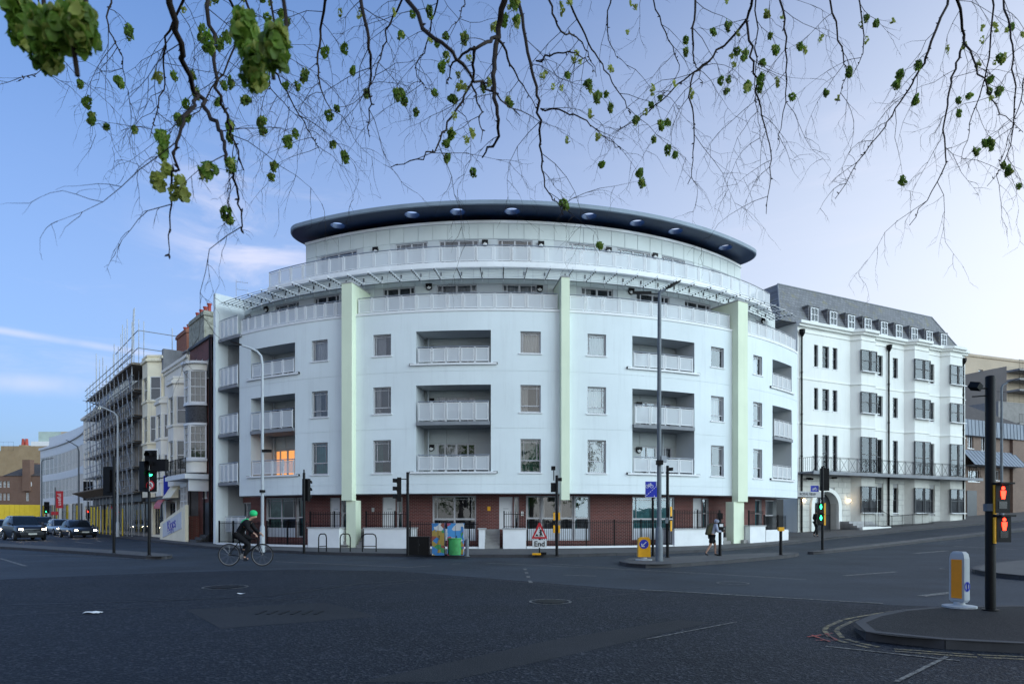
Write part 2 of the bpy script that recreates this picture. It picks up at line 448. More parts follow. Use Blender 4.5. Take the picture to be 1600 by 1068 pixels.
near_isl = island('traffic_island', None, K['island_top'], world=[(4.62, 9.0), (4.9, 9.9), (5.6, 10.7), (6.8, 11.6), (8.4, 11.9), (11, 11.7), (16, 11.0), (16, 6.4), (10, 7.3), (7.6, 7.9), (5.6, 8.4)])
# dark coarse surfacing on the near side of the junction
ea = [G(x, y) for x, y in [(-300, 921), (0, 905), (180, 897), (330, 892), (480, 889), (640, 893), (800, 906), (1000, 921.5), (1200, 935), (1385, 945)]]
ea = [Vector((-60, 24, 0))] + ea + [Vector((9.6, 12.2, 0)), Vector((30, 11.0, 0))]
eb = [Vector((-60, -40, 0)), Vector((-30, -40, 0)), Vector((0, -40, 0)), Vector((30, -40, 0))]
strip('road_surface', ea, eb, K['road_dark'], .004, 90, 30, 'structure')
def ppoly(px):
    return [G(x, y) for x, y in px]
def sheet(name, px, mat, dz=.008, parent=None):
    m = MB(); m.poly([(p.x, p.y, zg(p.x, p.y) + dz) for p in ppoly(px)]); o = m.build(name, mat, parent); tag(o, kind='structure') if parent is None else None; return o
sheet('road_patch', [(290, 952), (510, 941), (590, 963), (345, 982)], K['patch'], .007)
def road_line(px, wd, mat='line', dz=.0085, dash=None, name='road_marking'):
    P = resample([G(x, y) for x, y in px], 60); m = MB(); acc = 0
    for i in range(59):
        a, b = P[i], P[i + 1]; seg = (b - a).length; acc += seg
        if dash and (acc % sum(dash)) > dash[0]: continue
        d = (b - a).normalized(); nr = Vector((-d.y, d.x, 0)) * wd / 2
        m.poly([(q.x, q.y, zg(q.x, q.y) + dz) for q in (a - nr, b - nr, b + nr, a + nr)])
    if m.f:
        o = m.build(name, K[mat]); tag(o, kind='structure')
road_line([(430, 877), (640, 886)], .12); road_line([(640, 886), (720, 880)], .12, dash=(1, 1))
road_line([(760, 879), (1000, 890), (1110, 896), (1260, 905)], .10, dz=.0045)
road_line([(860, 880), (965, 888)], .1); road_line([(1000, 921), (1380, 943)], .11, dz=.0125)
road_line([(820, 888), (830, 912)], .1, dash=(.6, .8)); road_line([(880, 898), (1000, 902)], .12, dash=(1, 1.5))
road_line([(1320, 899), (1400, 893)], .16); road_line([(1440, 931), (1490, 925)], .2); road_line([(1395, 852), (1560, 838)], .12, dash=(2, 2))
road_line([(1330, 836), (1600, 808)], .1, dz=.0045, dash=(3, 1)); road_line([(1430, 864), (1480, 860)], .25); road_line([(1490, 853), (1590, 858)], .12)
road_line([(0, 866), (110, 868), (240, 874)], .1); road_line([(0, 872), (40, 884)], .12); road_line([(40, 868), (230, 866)], .08)
road_line([(118, 846.5), (145, 849)], .3); road_line([(150, 844), (158, 846)], .2); road_line([(60, 843), (90, 841.5)], .12)
road_line([(1010, 999), (1150, 972)], .04, dz=.0125); road_line([(1290, 1010), (1500, 1033)], .05, dz=.0125); road_line([(1480, 1026), (1400, 1066)], .05, dz=.0125)
# double yellow lines hugging the near island, ghost circles round the utility covers, sprayed arrow
for off in (.20, .36):
    P = [Vector(p + (0,)) for p in [(16, 6.4), (10, 7.3), (7.6, 7.9), (5.6, 8.4), (4.85, 8.75), (4.72, 9.2), (4.95, 9.9), (5.6, 10.7), (6.8, 11.6), (8.0, 11.95)]]
    m = MB(); Q = resample(P, 60); ctr = Vector((10, 9.4, 0))
    for i in range(59):
        a, b = Q[i], Q[i + 1]; d = (b - a).normalized(); nr = Vector((-d.y, d.x, 0)); nr = nr if nr.dot(ctr - a) < 0 else -nr
        m.poly([(q.x, q.y, .0125) for q in (a + nr * off, b + nr * off, b + nr * (off + .07), a + nr * (off + .07))])
    tag(m.build('road_marking', K['yline']), kind='structure')
def ringmark(px, py, r, mat='line'):
    c = G(px, py); m = MB(); m.lathe([(r - .05, 0), (r, 0)], 28, Matrix.Translation((c.x, c.y, c.z + .0125))); tag(m.build('road_marking', K[mat]), kind='structure')
def cover(px, py, r):
    c = G(px, py); m = MB(); m.lathe([(0.001, .004), (r * .85, .004), (r * .86, 0), (r, .001)], 24, Matrix.Translation((c.x, c.y, c.z + .0125)))
    o = m.build('manhole_cover', K['iron']); return o
ringmark(352, 917, .52); ringmark(860, 940, .42); ringmark(1145, 911, .4); ringmark(1497, 889, .5)
mc1 = cover(352, 917, .36); tag(mc1, 'round iron manhole cover inside a white ring, left of the cyclist path', 'manhole cover')
mc2 = cover(860, 940, .3); tag(mc2, 'round iron manhole cover inside a white ring near the middle of the road', 'manhole cover')
for a, b in (((1262, 996), (1300, 990)), ((1275, 1001), (1308, 1001)), ((1290, 990), (1308, 1001)), ((1268, 993), (1296, 1003))):
    road_line([a, b], .035, 'redspray', dz=.0165)
# drain grate slots in the patch
g0 = G(455, 957); gm = MB()
for k in range(6): gm.box(g0.x - .55 + k * .2, g0.x - .49 + k * .2, g0.y - .22, g0.y + .22, .006, .0145)
tag(gm.build('drain_grate', K['iron']), 'small dark slotted drain grate in the asphalt patch', 'drain')

K['tar'] = surf('tar_seam', (.006, .006, .007), .55, .3, 3)
for pl, wd in (([(-60, 947), (200, 940), (420, 931), (560, 912), (650, 906), (770, 903)], .05), ([(0, 962), (240, 948), (470, 935), (640, 909)], .03), ([(760, 905), (950, 921), (1010, 925)], .03), ([(900, 935), (1120, 915)], .025)):
    road_line(pl, wd, 'tar', dz=.0105)
sheet('road_patch', [(560, 1066), (690, 1066), (905, 1020), (1110, 972), (1060, 968), (860, 1000)], K['patch'], .0065)
# ---------------------------------------------------------------- the curved apartment block
def cyl(t, r, z): return (CX + r * math.sin(t), CY - r * math.cos(t), z)
def th(px, r=RM):
    lo, hi = -1.05, 1.05
    for _ in range(50):
        m = (lo + hi) / 2; p = cyl(m, r, 0)
        if 800 + FP * p[0] / p[1] < px: lo = m
        else: hi = m
    return (lo + hi) / 2
def zat(py, t, r=RM): return EYE + (HOR - py) / FP * cyl(t, r, 0)[1]
def MT(t, r=0, z=0): return Matrix.Translation((CX, CY, z)) @ Matrix.Rotation(t, 4, 'Z') @ Matrix.Translation((0, -r, 0))
def tsteps(a, b, d=.014):
    n = max(1, int(math.ceil((b - a) / d))); return [a + (b - a) * i / n for i in range(n + 1)]
def cquad(m, r0, r1, ta, tb, za, zb):
    m.poly([cyl(ta, r0, za), cyl(tb, r1 if r1 != r0 else r0, za), cyl(tb, r1, zb), cyl(ta, r0, zb)])
def cwall(m, r, t0, t1, z0, z1, ops=(), depth=.12, inner=1):
    T = set(tsteps(t0, t1)); Z = {z0, z1}
    for (a, b, za, zb) in ops:
        T |= {max(t0, a), min(t1, b)}; Z |= {za, zb}
    T = sorted(T); Z = sorted(z for z in Z if z0 <= z <= z1)
    for ta, tb in zip(T, T[1:]):
        if tb - ta < 1e-7: continue
        tm = (ta + tb) / 2
        for za, zb in zip(Z, Z[1:]):
            zm = (za + zb) / 2
            if any(a < tm < b and c < zm < d for (a, b, c, d) in ops): continue
            m.poly([cyl(ta, r, za), cyl(tb, r, za), cyl(tb, r, zb), cyl(ta, r, zb)])
    i0 = m.mi; m.mat(inner)
    for (a, b, za, zb) in ops:
        for t in (a, b): m.poly([cyl(t, r, za), cyl(t, r - depth, za), cyl(t, r - depth, zb), cyl(t, r, zb)])
        for ta, tb in zip(tsteps(a, b), tsteps(a, b)[1:]):
            for z in (za, zb): m.poly([cyl(ta, r, z), cyl(tb, r, z), cyl(tb, r - depth, z), cyl(ta, r - depth, z)])
    m.mat(i0)
def csolid(m, r0, r1, t0, t1, z0, z1, d=.014):             # curved box
    T = tsteps(t0, t1, d)
    m.loft([[cyl(t, r0, z0), cyl(t, r1, z0), cyl(t, r1, z1), cyl(t, r0, z1)] for t in T])

APT = thing('apartment_building', 'large white curved corner apartment block with balconies and a dark blue oval roof canopy', 'building', (CX, CY - RM, 0))
tW, tE, tF = th(374), th(1246), th(338, 24.7)
# openings in the white wall
WIN_PX = [(487, 512), (583, 611), (813, 845), (918, 947), (1111, 1131), (1177, 1191)]
ROWS = {'A': (9.84, 10.93), 'B': (6.90, 8.26), 'C': (3.90, 5.57)}
REC_PX = [(392, 461), (650, 767), (988, 1085), (1207, 1237)]
ops = []; wins = []
for (a, b) in WIN_PX:
    for k, (za, zb) in ROWS.items():
        ta, tb = th(a), th(b); ops.append((ta, tb, za, zb)); wins.append((ta, tb, za, zb, k, a))
recs = []
for (a, b) in REC_PX:
    ta, tb = th(a), th(b); recs.append((ta, tb, a))
m = MB()
JOINTS = [6.10, 8.95, 3.30]
rec_ops = [(ta, tb, 9.33, 10.98) for ta, tb, _ in recs] + [(ta, tb, 3.92, 8.27) for ta, tb, _ in recs]
zc = [2.86] + sorted(JOINTS) + [12.0]
# wall in lifts, separated by thin recessed movement joints
def clip(o, za, zb): return [(a, b, max(c, za), min(d, zb)) for a, b, c, d in o if d > za and c < zb]
allops = ops + rec_ops
T = set(tsteps(tW, tE)); Z = {2.86, 12.0}
for (a, b, za, zb) in allops: T |= {a, b}; Z |= {za, zb}
for j in JOINTS: Z |= {j, j + .012}
T = sorted(T); Z = sorted(Z)
for ta, tb in zip(T, T[1:]):
    if tb - ta < 1e-7: continue
    for za, zb in zip(Z, Z[1:]):
        tm, zm = (ta + tb) / 2, (za + zb) / 2
        if any(a < tm < b and c < zm < d for a, b, c, d in allops): continue
        r = RM - .012 if any(j < zm < j + .012 for j in JOINTS) else RM
        m.poly([cyl(ta, r, za), cyl(tb, r, za), cyl(tb, r, zb), cyl(ta, r, zb)])
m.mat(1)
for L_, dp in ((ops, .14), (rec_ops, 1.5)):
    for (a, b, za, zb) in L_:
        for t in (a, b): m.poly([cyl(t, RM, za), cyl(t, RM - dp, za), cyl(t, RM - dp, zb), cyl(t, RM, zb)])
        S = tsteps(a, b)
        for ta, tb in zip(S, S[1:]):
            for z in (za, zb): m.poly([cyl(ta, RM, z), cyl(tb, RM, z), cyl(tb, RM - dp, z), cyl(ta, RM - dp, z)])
m.mat(0)
# top lip, soffit, end faces
S = tsteps(tW, tE)
for ta, tb in zip(S, S[1:]):
    m.poly([cyl(ta, RM, 12.0), cyl(tb, RM, 12.0), cyl(tb, RM - .25, 12.0), cyl(ta, RM - .25, 12.0)])
    m.poly([cyl(ta, RM, 2.86), cyl(tb, RM, 2.86), cyl(tb, 23.0, 2.86), cyl(ta, 23.0, 2.86)])
m.poly([cyl(tE, RM, 2.86), cyl(tE, 14, 2.86), cyl(tE, 14, 12), cyl(tE, RM, 12)])
m.poly([cyl(tW, RM, 2.86), cyl(tW, 22.6, 2.86), cyl(tW, 22.6, 12), cyl(tW, RM, 12)])
m.build('wall', [K['render'], K['reveal']], APT, smooth=25)
# shadow-gap coping strip on the white wall, below the upper terrace railing
m = MB(); csolid(m, RM - .1, RM + .035, tW, tE, 11.94, 12.06); m.build('coping', K['white'], APT)
# core: floors, upper setbacks, end walls, flat roofs
m = MB()
def csector(m, r0, r1, t0, t1, z):
    S = tsteps(t0, t1)
    for ta, tb in zip(S, S[1:]): m.poly([cyl(ta, r0, z), cyl(tb, r0, z), cyl(tb, r1, z), cyl(ta, r1, z)])
t4a, t4b = th(338, 24.4), tE + .02
t5a, t5b = th(420, 23.2), th(1203, 23.2)
t6a, t6b = th(478, 21.6), th(1157, 21.6)
csector(m, 12, 24.3, tF, t4b, 11.9)
csector(m, 12, 21.6, t6a, t6b, 17.62)
for t, r, za, zb in ((t4b - .005, 23.0, 11.9, 14.8), (t6a, 21.6, 14.8, 17.62), (t6b, 21.6, 14.8, 17.62), (tE, 23.2, -.5, 2.9), (tF, 24.0, -.5, 11.9)):
    m.poly([cyl(t, r, za), cyl(t, 12, za), cyl(t, 12, zb), cyl(t, r, zb)])
S = tsteps(tF, t4b, .05)
for ta, tb in zip(S, S[1:]): m.poly([cyl(ta, 12, -.5), cyl(tb, 12, -.5), cyl(tb, 12, 17.6), cyl(ta, 12, 17.6)])
m.build('core', K['reveal'], APT)
m = MB(); csolid(m, 12, 23.28, t5a, t5b, 14.72, 14.86); m.build('terrace_slab', K['white'], APT)

# ---- windows
def frame_mesh(w, h, bars, fr=.055, dp=.07):
    m = MB()
    m.box(-w / 2, w / 2, 0, dp, 0, fr); m.box(-w / 2, w / 2, 0, dp, h - fr, h)
    m.box(-w / 2, -w / 2 + fr, .002, dp, fr, h - fr); m.box(w / 2 - fr, w / 2, .002, dp, fr, h - fr)
    for (o, p, q0, q1, t) in bars:                          # 'v' x-fraction or 'h' z-fraction, span fractions, thickness
        if o == 'v': x = -w / 2 + p * w; m.box(x - t / 2, x + t / 2, .006, dp - .008, q0 * h + fr * (q0 == 0), q1 * h - fr * (q1 == 1))
        else: z = p * h; m.box(-w / 2 + q0 * w + fr * (q0 == 0), -w / 2 + q1 * w - fr * (q1 == 1), .009, dp - .012, z - t / 2, z + t / 2)
    return m
def curtain_mesh(w, h, seed, part):
    rnd = random.Random(seed); m = MB(); n = 26; x0, x1 = -w / 2, -w / 2 + w * part
    for i in range(n):
        x = x0 + (x1 - x0) * i / (n - 1); y = .22 + .025 * math.sin(i * 1.9 + seed) + rnd.uniform(-.008, .008)
        m.v += [(x, y, 0), (x, y, h)]
    for i in range(n - 1): m.face((2 * i, 2 * i + 2, 2 * i + 3, 2 * i + 1))
    return m
def room_mesh(w, h, d=1.0):
    m = MB(); a = [(-w / 2, .1, 0), (w / 2, .1, 0), (w / 2, d, 0), (-w / 2, d, 0), (-w / 2, .1, h), (w / 2, .1, h), (w / 2, d, h), (-w / 2, d, h)]
    for q in ((0, 1, 2, 3), (4, 5, 6, 7), (2, 3, 7, 6), (1, 2, 6, 5), (0, 3, 7, 4)): m.poly([a[i] for i in q])
    return m
def window(parent, M, w, h, bars=(), fill=None, part=1.0, sill=True, fr=.055, fmat='frame', name='window', room='room', rd=1.0, gl='glass'):
    w = round(w, 2); h = round(h, 2); key = (w, h, tuple(bars), fr, fmat)
    o = inst(name, cached(('f',) + key, lambda: frame_mesh(w, h, bars, fr).mesh('window_frame', K[fmat])), parent, M)
    inst('pane', cached(('p', w, h, gl), lambda: MB().poly([(-w / 2 + .03, .045, .03), (w / 2 - .03, .045, .03), (w / 2 - .03, .045, h - .03), (-w / 2 + .03, .045, h - .03)]).mesh('pane', K[gl], recalc=False)), o, M)
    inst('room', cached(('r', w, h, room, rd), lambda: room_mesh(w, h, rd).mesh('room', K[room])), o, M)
    if fill:
        sd_ = random.randint(0, 5)
        inst('curtain', cached(('c', w, h, fill, part, sd_), lambda: curtain_mesh(w - .08, h - .06, sd_, part).mesh('curtain', K[fill])), o, M @ Matrix.Translation((0, 0, .03)))
    if sill:
        inst('sill', cached(('s', w), lambda: MB().box(-w / 2 - .07, w / 2 + .07, -.16, .02, -.06, -.004).mesh('sill', K['white'])), o, M)
    return o
bB = (('h', .24, 0, 1, .05), ('v', .82, .24, 1, .025), ('h', .88, 0, 1, .025))
bC = (('h', .36, 0, 1, .05), ('v', .82, .36, 1, .025), ('v', .18, .36, 1, .02), ('h', .90, 0, 1, .025))
bA = (('h', .88, 0, 1, .03), ('v', .12, 0, 1, .025))
fills = {('A', 487): ('curtain', 1), ('A', 583): ('blind', .6), ('A', 813): ('curtain', 1), ('A', 918): ('blind', 1), ('A', 1177): ('curtain', 1),
         ('B', 487): ('curtain', .35), ('B', 583): ('curtain', .3), ('B', 813): ('curtain', .4), ('B', 918): ('curtain', 1), ('B', 1111): ('curtain', 1), ('A', 1111): ('curtain', .3), ('B', 1177): ('blind', .5),
         ('C', 487): ('teal', 1), ('C', 583): ('green_curtain', .4), ('C', 813): ('green_curtain', 1), ('C', 918): ('curtain', 1), ('C', 1111): ('blind', .3), ('C', 1177): ('teal', .5)}
for (ta, tb, za, zb, k, a) in wins:
    t = (ta + tb) / 2; wd = RM * (tb - ta)
    f, pt = fills.get((k, a), (None, 1))
    window(APT, MT(t, RM - .11, za), wd, zb - za, {'A': bA, 'B': bB, 'C': bC}[k], f, pt)
# ---- railings made of framed perforated sheets
def rail_panel(w, h):
    def mk():
        m = MB(); f = .032
        for (x0, x1, z0, z1) in ((-w / 2, w / 2, 0, f), (-w / 2, w / 2, h - f, h), (-w / 2, -w / 2 + f, f, h - f), (w / 2 - f, w / 2, f, h - f)):
            m.box(x0, x1, -.018, .018, z0, z1)
        m.mat(1).poly([(-w / 2 + f, 0, f), (w / 2 - f, 0, f), (w / 2 - f, 0, h - f), (-w / 2 + f, 0, h - f)])
        return m.mesh('rail_panel', [K['white'], K['sheet']])
    return cached(('rp', w, h), mk)
def railing(parent, r, t0, t1, z, h, n, gap=.12, post=.04, name='balcony_railing'):
    m = MB()
    S = tsteps(t0, t1)
    m.tube([cyl(t, r, z + h) for t in S], .028, 6)
    m.mat(1)
    d = (t1 - t0) / n
    for i in range(n + 1):
        for sgn in ((-1, 1) if 0 < i < n else ((1,) if i == 0 else (-1,))):
            tt = t0 + i * d + sgn * .028 / r
            M = MT(tt, r, z); m.box(-.014, .014, -.02, .02, -.12, h - .02, M)
    o = m.build(name, [K['rail'], K['white']], parent)
    wpan = round(d * r - gap, 2); hp = round(h - .14, 2); me = rail_panel(wpan, hp)
    for i in range(n): inst('rail_panel', me, o, MT(t0 + (i + .5) * d, r, z + .07))
    return o
def round_lamp(parent, t, r, z):
    def mk():
        m = MB(); m.lathe([(.16, 0), (.17, .05), (.13, .09)], 18); m.mat(1).lathe([(.13, .085), (.06, .12), (.001, .13)], 18)
        m.mat(0).box(-.165, .165, -.01, .17, .06, .125)
        return m.mesh('wall_lamp', [K['black'], K['sign_white']])
    inst('wall_lamp', cached('wl', mk), parent, MT(t, r, z) @ Matrix.Rotation(R_(90), 4, 'X'))
# ---- recessed balconies
def cpanelgrid(parent, r, t0, t1, z0, z1, dt, skip=(), mat='clad', gap=.03, th_=.03, name='cladding_panel'):
    n = max(1, round((t1 - t0) / dt)); d = (t1 - t0) / n
    def mk():
        m = MB(); g = gap / r / 2
        S = tsteps(-d / 2 + g, d / 2 - g, .02)
        m.loft([[(rr * math.sin(t), -rr * math.cos(t), z) for rr, z in ((r - .01, .007), (r + th_, .007), (r + th_, z1 - z0 - .007), (r - .01, z1 - z0 - .007))] for t in S]); return m.mesh(name, K[mat])
    me = cached(('cp', round(r, 3), round(d, 5), round(z1 - z0, 3), mat), mk)
    for i in range(n):
        tm = t0 + (i + .5) * d
        if any(a < tm + d * .45 and tm - d * .45 < b for a, b in skip): continue
        inst(name, me, parent, Matrix.Translation((CX, CY, z0)) @ Matrix.Rotation(tm, 4, 'Z'))
DOORF = {392: (428, 468), 650: (683, 743), 988: (1001, 1050), 1207: (1212, 1226)}
bD = (('v', .2, 0, 1, .07), ('v', .5, 0, 1, .11), ('v', .8, 0, 1, .07), ('h', .45, 0, .2, .05), ('h', .45, .8, 1, .05))
for (ta, tb, a) in recs:
    n = 5 if a in (392, 650) else 4
    n = {392: 4, 650: 5, 988: 4, 1207: 4}[a]
    rb = RM - 1.5
    for (z0, z1, lv) in ((9.33, 10.98, 'A'), (3.92, 8.27, 'BC')):
        bk = MB(); da = max(ta + .004, th(DOORF[a][0], rb)); db = min(tb - .003, th(DOORF[a][1], rb))
        zs = [(9.33, 10.62)] if lv == 'A' else [(6.45, 7.92), (3.92, 5.50)]
        cwall(bk, rb, ta, tb, z0, z1, [(da, db, p + .02, q) for p, q in zs], .1)
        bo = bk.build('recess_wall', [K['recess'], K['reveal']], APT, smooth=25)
        for p, q in zs:
            lit = (a == 392 and p < 5)
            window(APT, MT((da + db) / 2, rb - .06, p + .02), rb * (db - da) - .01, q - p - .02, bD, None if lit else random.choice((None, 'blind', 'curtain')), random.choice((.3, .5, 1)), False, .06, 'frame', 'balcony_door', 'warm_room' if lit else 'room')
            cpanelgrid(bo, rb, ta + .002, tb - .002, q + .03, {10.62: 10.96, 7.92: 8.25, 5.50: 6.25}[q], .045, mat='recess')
            round_lamp(APT, da - .013 if a != 988 else da - .006, rb + .01, q - .22)
    # railing flush with the wall on the top and bottom recess, projecting slab in the middle
    railing(APT, RM - .03, ta + .003, tb - .003, 9.38, .80, n)
    railing(APT, RM - .03, ta + .003, tb - .003, 3.97, .80, n)
    for zz in (9.33, 3.92):
        m = MB(); csolid(m, RM - .08, RM + .11, ta - .012, tb + .012, zz - .07, zz + .02); lo = m.build('balcony_ledge', K['white'], APT)
        for tt in (ta - .009, tb + .009):
            MB().box(-.11, .11, -.05, .03, -.05, .05, MT(tt, RM + .03, zz - .01)).build('floodlight', K['black'], lo)
    m = MB(); csolid(m, RM - 1.49, RM + .10, ta + .002, tb - .002, 6.26, 6.44); m.build('balcony_slab', K['lead'], APT)
    railing(APT, RM + .05, ta + .004, tb - .004, 6.44, 1.0, n)
# white downpipes inside the recesses
for (ta, tb, a) in recs[:3]:
    t = ta + .07 * (tb - ta) if a != 988 else ta + .72 * (tb - ta)
    for z0, z1 in ((9.34, 10.97), (3.94, 6.25), (6.46, 8.26)): MB().tube([cyl(t, RM - 1.35, z0), cyl(t, RM - 1.35, z1)], .045, 8).build('downpipe', K['galv_light'], APT)
# ---- open balcony stack and party wall on the left end
m = MB(); csolid(m, 21.5, 24.75, tF - .011, tF, -.3, 14.75); m.build('party_wall', K['render'], APT)
m = MB(); cwall(m, 22.7, tF, tW, -.2, 11.9, [], .1); bo = m.build('recess_wall', [K['reveal'], K['reveal']], APT)
for z in (3.5, 6.3, 9.05, 11.85):
    m = MB(); csolid(m, 22.7, 24.62, tF + .002, tW + (.01 if z > 11 else -.002), z, z + .17); m.build('balcony_slab', K['lead'], APT)
    railing(APT, 24.55, tF + .004, tW - .003, z + .17, 1.1, 4)
    if z < 11:
        tt = tW - .022
        window(APT, MT(tt, 22.72, z + .9), .7, 1.1, (('v', .5, 0, 1, .05),), None, 1, False)
        round_lamp(APT, tt - .03, 22.73, z + 1.7)
# ---- upper terrace storey (set back), its windows, cladding panels
W4 = [(366, 392), (430, 467), (490, 530), (598, 648), (682, 745), (785, 838), (908, 958), (994, 1046), (1070, 1110), (1181, 1200)]
R4, R5 = 23.0, 21.6
op4 = [(th(a, R4), th(b, R4), 12.05, 13.78) for a, b in W4]
m = MB(); cwall(m, R4, tF + .003, t4b - .006, 11.9, 14.8, op4, .14); m.build('wall', [K['reveal'], K['reveal']], APT)
b4 = (('v', .14, 0, 1, .06), ('v', .5, 0, 1, .10), ('v', .86, 0, 1, .06), ('h', .8, 0, .14, .05), ('h', .8, .86, 1, .05))
for (a, b, za, zb) in op4:
    window(APT, MT((a + b) / 2, R4 - .07, za), R4 * (b - a) - .01, zb - za, b4, random.choice((None, 'curtain', 'blind')), random.choice((.35, .6, 1)), False, .06, name='terrace_door')
sk4 = [(a - .001, b + .001) for a, b, _, _ in op4]
cpanelgrid(APT, R4, tF + .004, t4b - .008, 12.0, 13.80, .0335, sk4)
cpanelgrid(APT, R4, tF + .004, t4b - .008, 13.80, 14.72, .0335)
W5 = [(500, 558), (618, 668), (686, 748), (777, 832), (888, 938), (964, 1015), (1034, 1070), (1110, 1125)]
op5 = [(th(a, R5), th(b, R5), 14.9, 16.66) for a, b in W5]
m = MB(); cwall(m, R5, t6a, t6b, 14.8, 17.62, op5, .14); m.build('wall', [K['reveal'], K['reveal']], APT)
for (a, b, za, zb) in op5:
    window(APT, MT((a + b) / 2, R5 - .07, za), R5 * (b - a) - .01, zb - za, b4, random.choice((None, 'curtain', 'blind')), random.choice((.35, .6, 1)), False, .06, name='terrace_door')
cpanelgrid(APT, R5, t6a + .001, t6b - .001, 14.88, 16.70, .038, [(a - .001, b + .001) for a, b, _, _ in op5])
cpanelgrid(APT, R5, t6a + .001, t6b - .001, 16.70, 17.52, .038)
m = MB(); csolid(m, R5 - .2, R5 + .07, t6a - .001, t6b + .001, 17.53, 17.68); m.build('parapet', K['white'], APT)
for px, py, r in ((671, 449, R4), (843, 452, R4), (418, 484, R4), (985, 456, R4), (1190, 502, R4), (588, 392, R5), (758, 381, R5), (845, 383, R5), (950, 392, R5), (1022, 401, R5)):
    t = th(px, r); round_lamp(APT, t, r + .035, zat(py, t, r))
# terrace railings between the fins
FIN_PX = [(534, 550), (877, 890), (1153, 1168)]
fin_t = [(th(a, RM + .4), th(b, RM + .4)) for a, b in FIN_PX]
segs = [(tW + .002, fin_t[0][0] - .003, 12), (fin_t[0][1] + .003, fin_t[1][0] - .003, 13), (fin_t[1][1] + .003, fin_t[2][0] - .003, 11), (fin_t[2][1] + .003, tE - .004, 8)]
for a, b, n in segs: railing(APT, RM - .10, a, b, 12.06, .82, n, name='terrace_railing')
railing(APT, 23.18, t5a, t5b, 14.86, .86, 36, name='terrace_railing')
m = MB(); csolid(m, 22.9, 23.31, t5a, t5b, 14.58, 14.715); m.build('fascia', K['white'], APT)
# ---- fins and their columns
for i, (a, b) in enumerate(fin_t):
    m = MB(); csolid(m, RM + .003, RM + .42, a, b, 2.52, 12.0); csolid(m, R4 + .04, RM + .42, a, b, 12.0, 13.55); m.build('fin', K['fin'], APT)
    m = MB(); csolid(m, R4 + .03, RM + .45, a - .001, b + .001, 13.552, 13.61); m.build('fin_cap', K['cap'], APT)
    if i != 1:
        c = (a + .008, b + .006) if i == 0 else (a - .009, b - .007)
        m = MB(); csolid(m, RM - .25, RM + .30, c[0], c[1], -.1, 2.519); m.build('column', K['fin'], APT)
# ---- sun louvres
tl0, tl1 = th(343, 24.7), th(1243, 24.7)
lou = MB().tube([cyl(t, R4 + .06, 14.06) for t in tsteps(tl0 + .02, tl1 - .02)], .03, 4).build('sun_louvre', K['white'], APT)
for k in range(7):
    r = R4 + .28 + k * .23; m = MB(); S = tsteps(tl0, tl1)
    m.loft([[cyl(t, r - .085, 14.09), cyl(t, r + .085, 14.02), cyl(t, r + .09, 14.035), cyl(t, r - .08, 14.105)] for t in S]); m.build('blade', K['white'], lou)
nb = 33
def mkbr():
    m = MB(); m.box(-.008, .008, -1.75, -.02, .105, .13); m.box(-.02, .02, -.03, 0, -.1, .34)
    m.poly([(-.008, -1.1, .15), (.008, -1.1, .15), (.008, -.02, .4), (-.008, -.02, .4)])
    m.mat(1)
    for k in range(7): y = -.28 - k * .23; m.box(-.02, .02, y - .03, y + .03, -.02, .03)
    m.box(-.025, .025, -.06, .01, .22, .42); return m.mesh('bracket', [K['white'], K['black']])
for i in range(nb): inst('bracket', cached('br', mkbr), lou, MT(tl0 + (tl1 - tl0) * (i + .5) / nb, R4 + .02, 14.0))
# ---- oval roof canopy with round openings
CR, CZ0, CZ1 = 22.85, 17.98, 18.20
HOLES = [490, 528, 644, 715, 800, 920, 995, 1055, 1133, 1158]
ht = [th(p, 22.1) for p in HOLES]
ca, cb = th(463, 21.6), th(1164, 21.6); capw = .07
ca2, cb2 = ca + capw, cb - capw
def rout(t):
    e = 0
    if t < ca2: e = (ca2 - t) / capw
    elif t > cb2: e = (t - cb2) / capw
    return 20.9 + (CR - 20.9) * math.sqrt(max(0, 1 - e * e))
def rin(t):
    e = 0
    if t < ca2: e = (ca2 - t) / capw
    elif t > cb2: e = (t - cb2) / capw
    return 20.9 - (20.9 - 13.0) * math.sqrt(max(0, 1 - e * e)) * (1 if e == 0 else 1)
holes_in = [t for t in ht if ca2 + .02 < t < cb2 - .02]
hd = .52 / 22.1 * 1.25
cuts = [ca2]
for t in holes_in: cuts += [t - hd, t + hd]
cuts.append(cb2)
under = MB(); top = MB(); ringr = .40
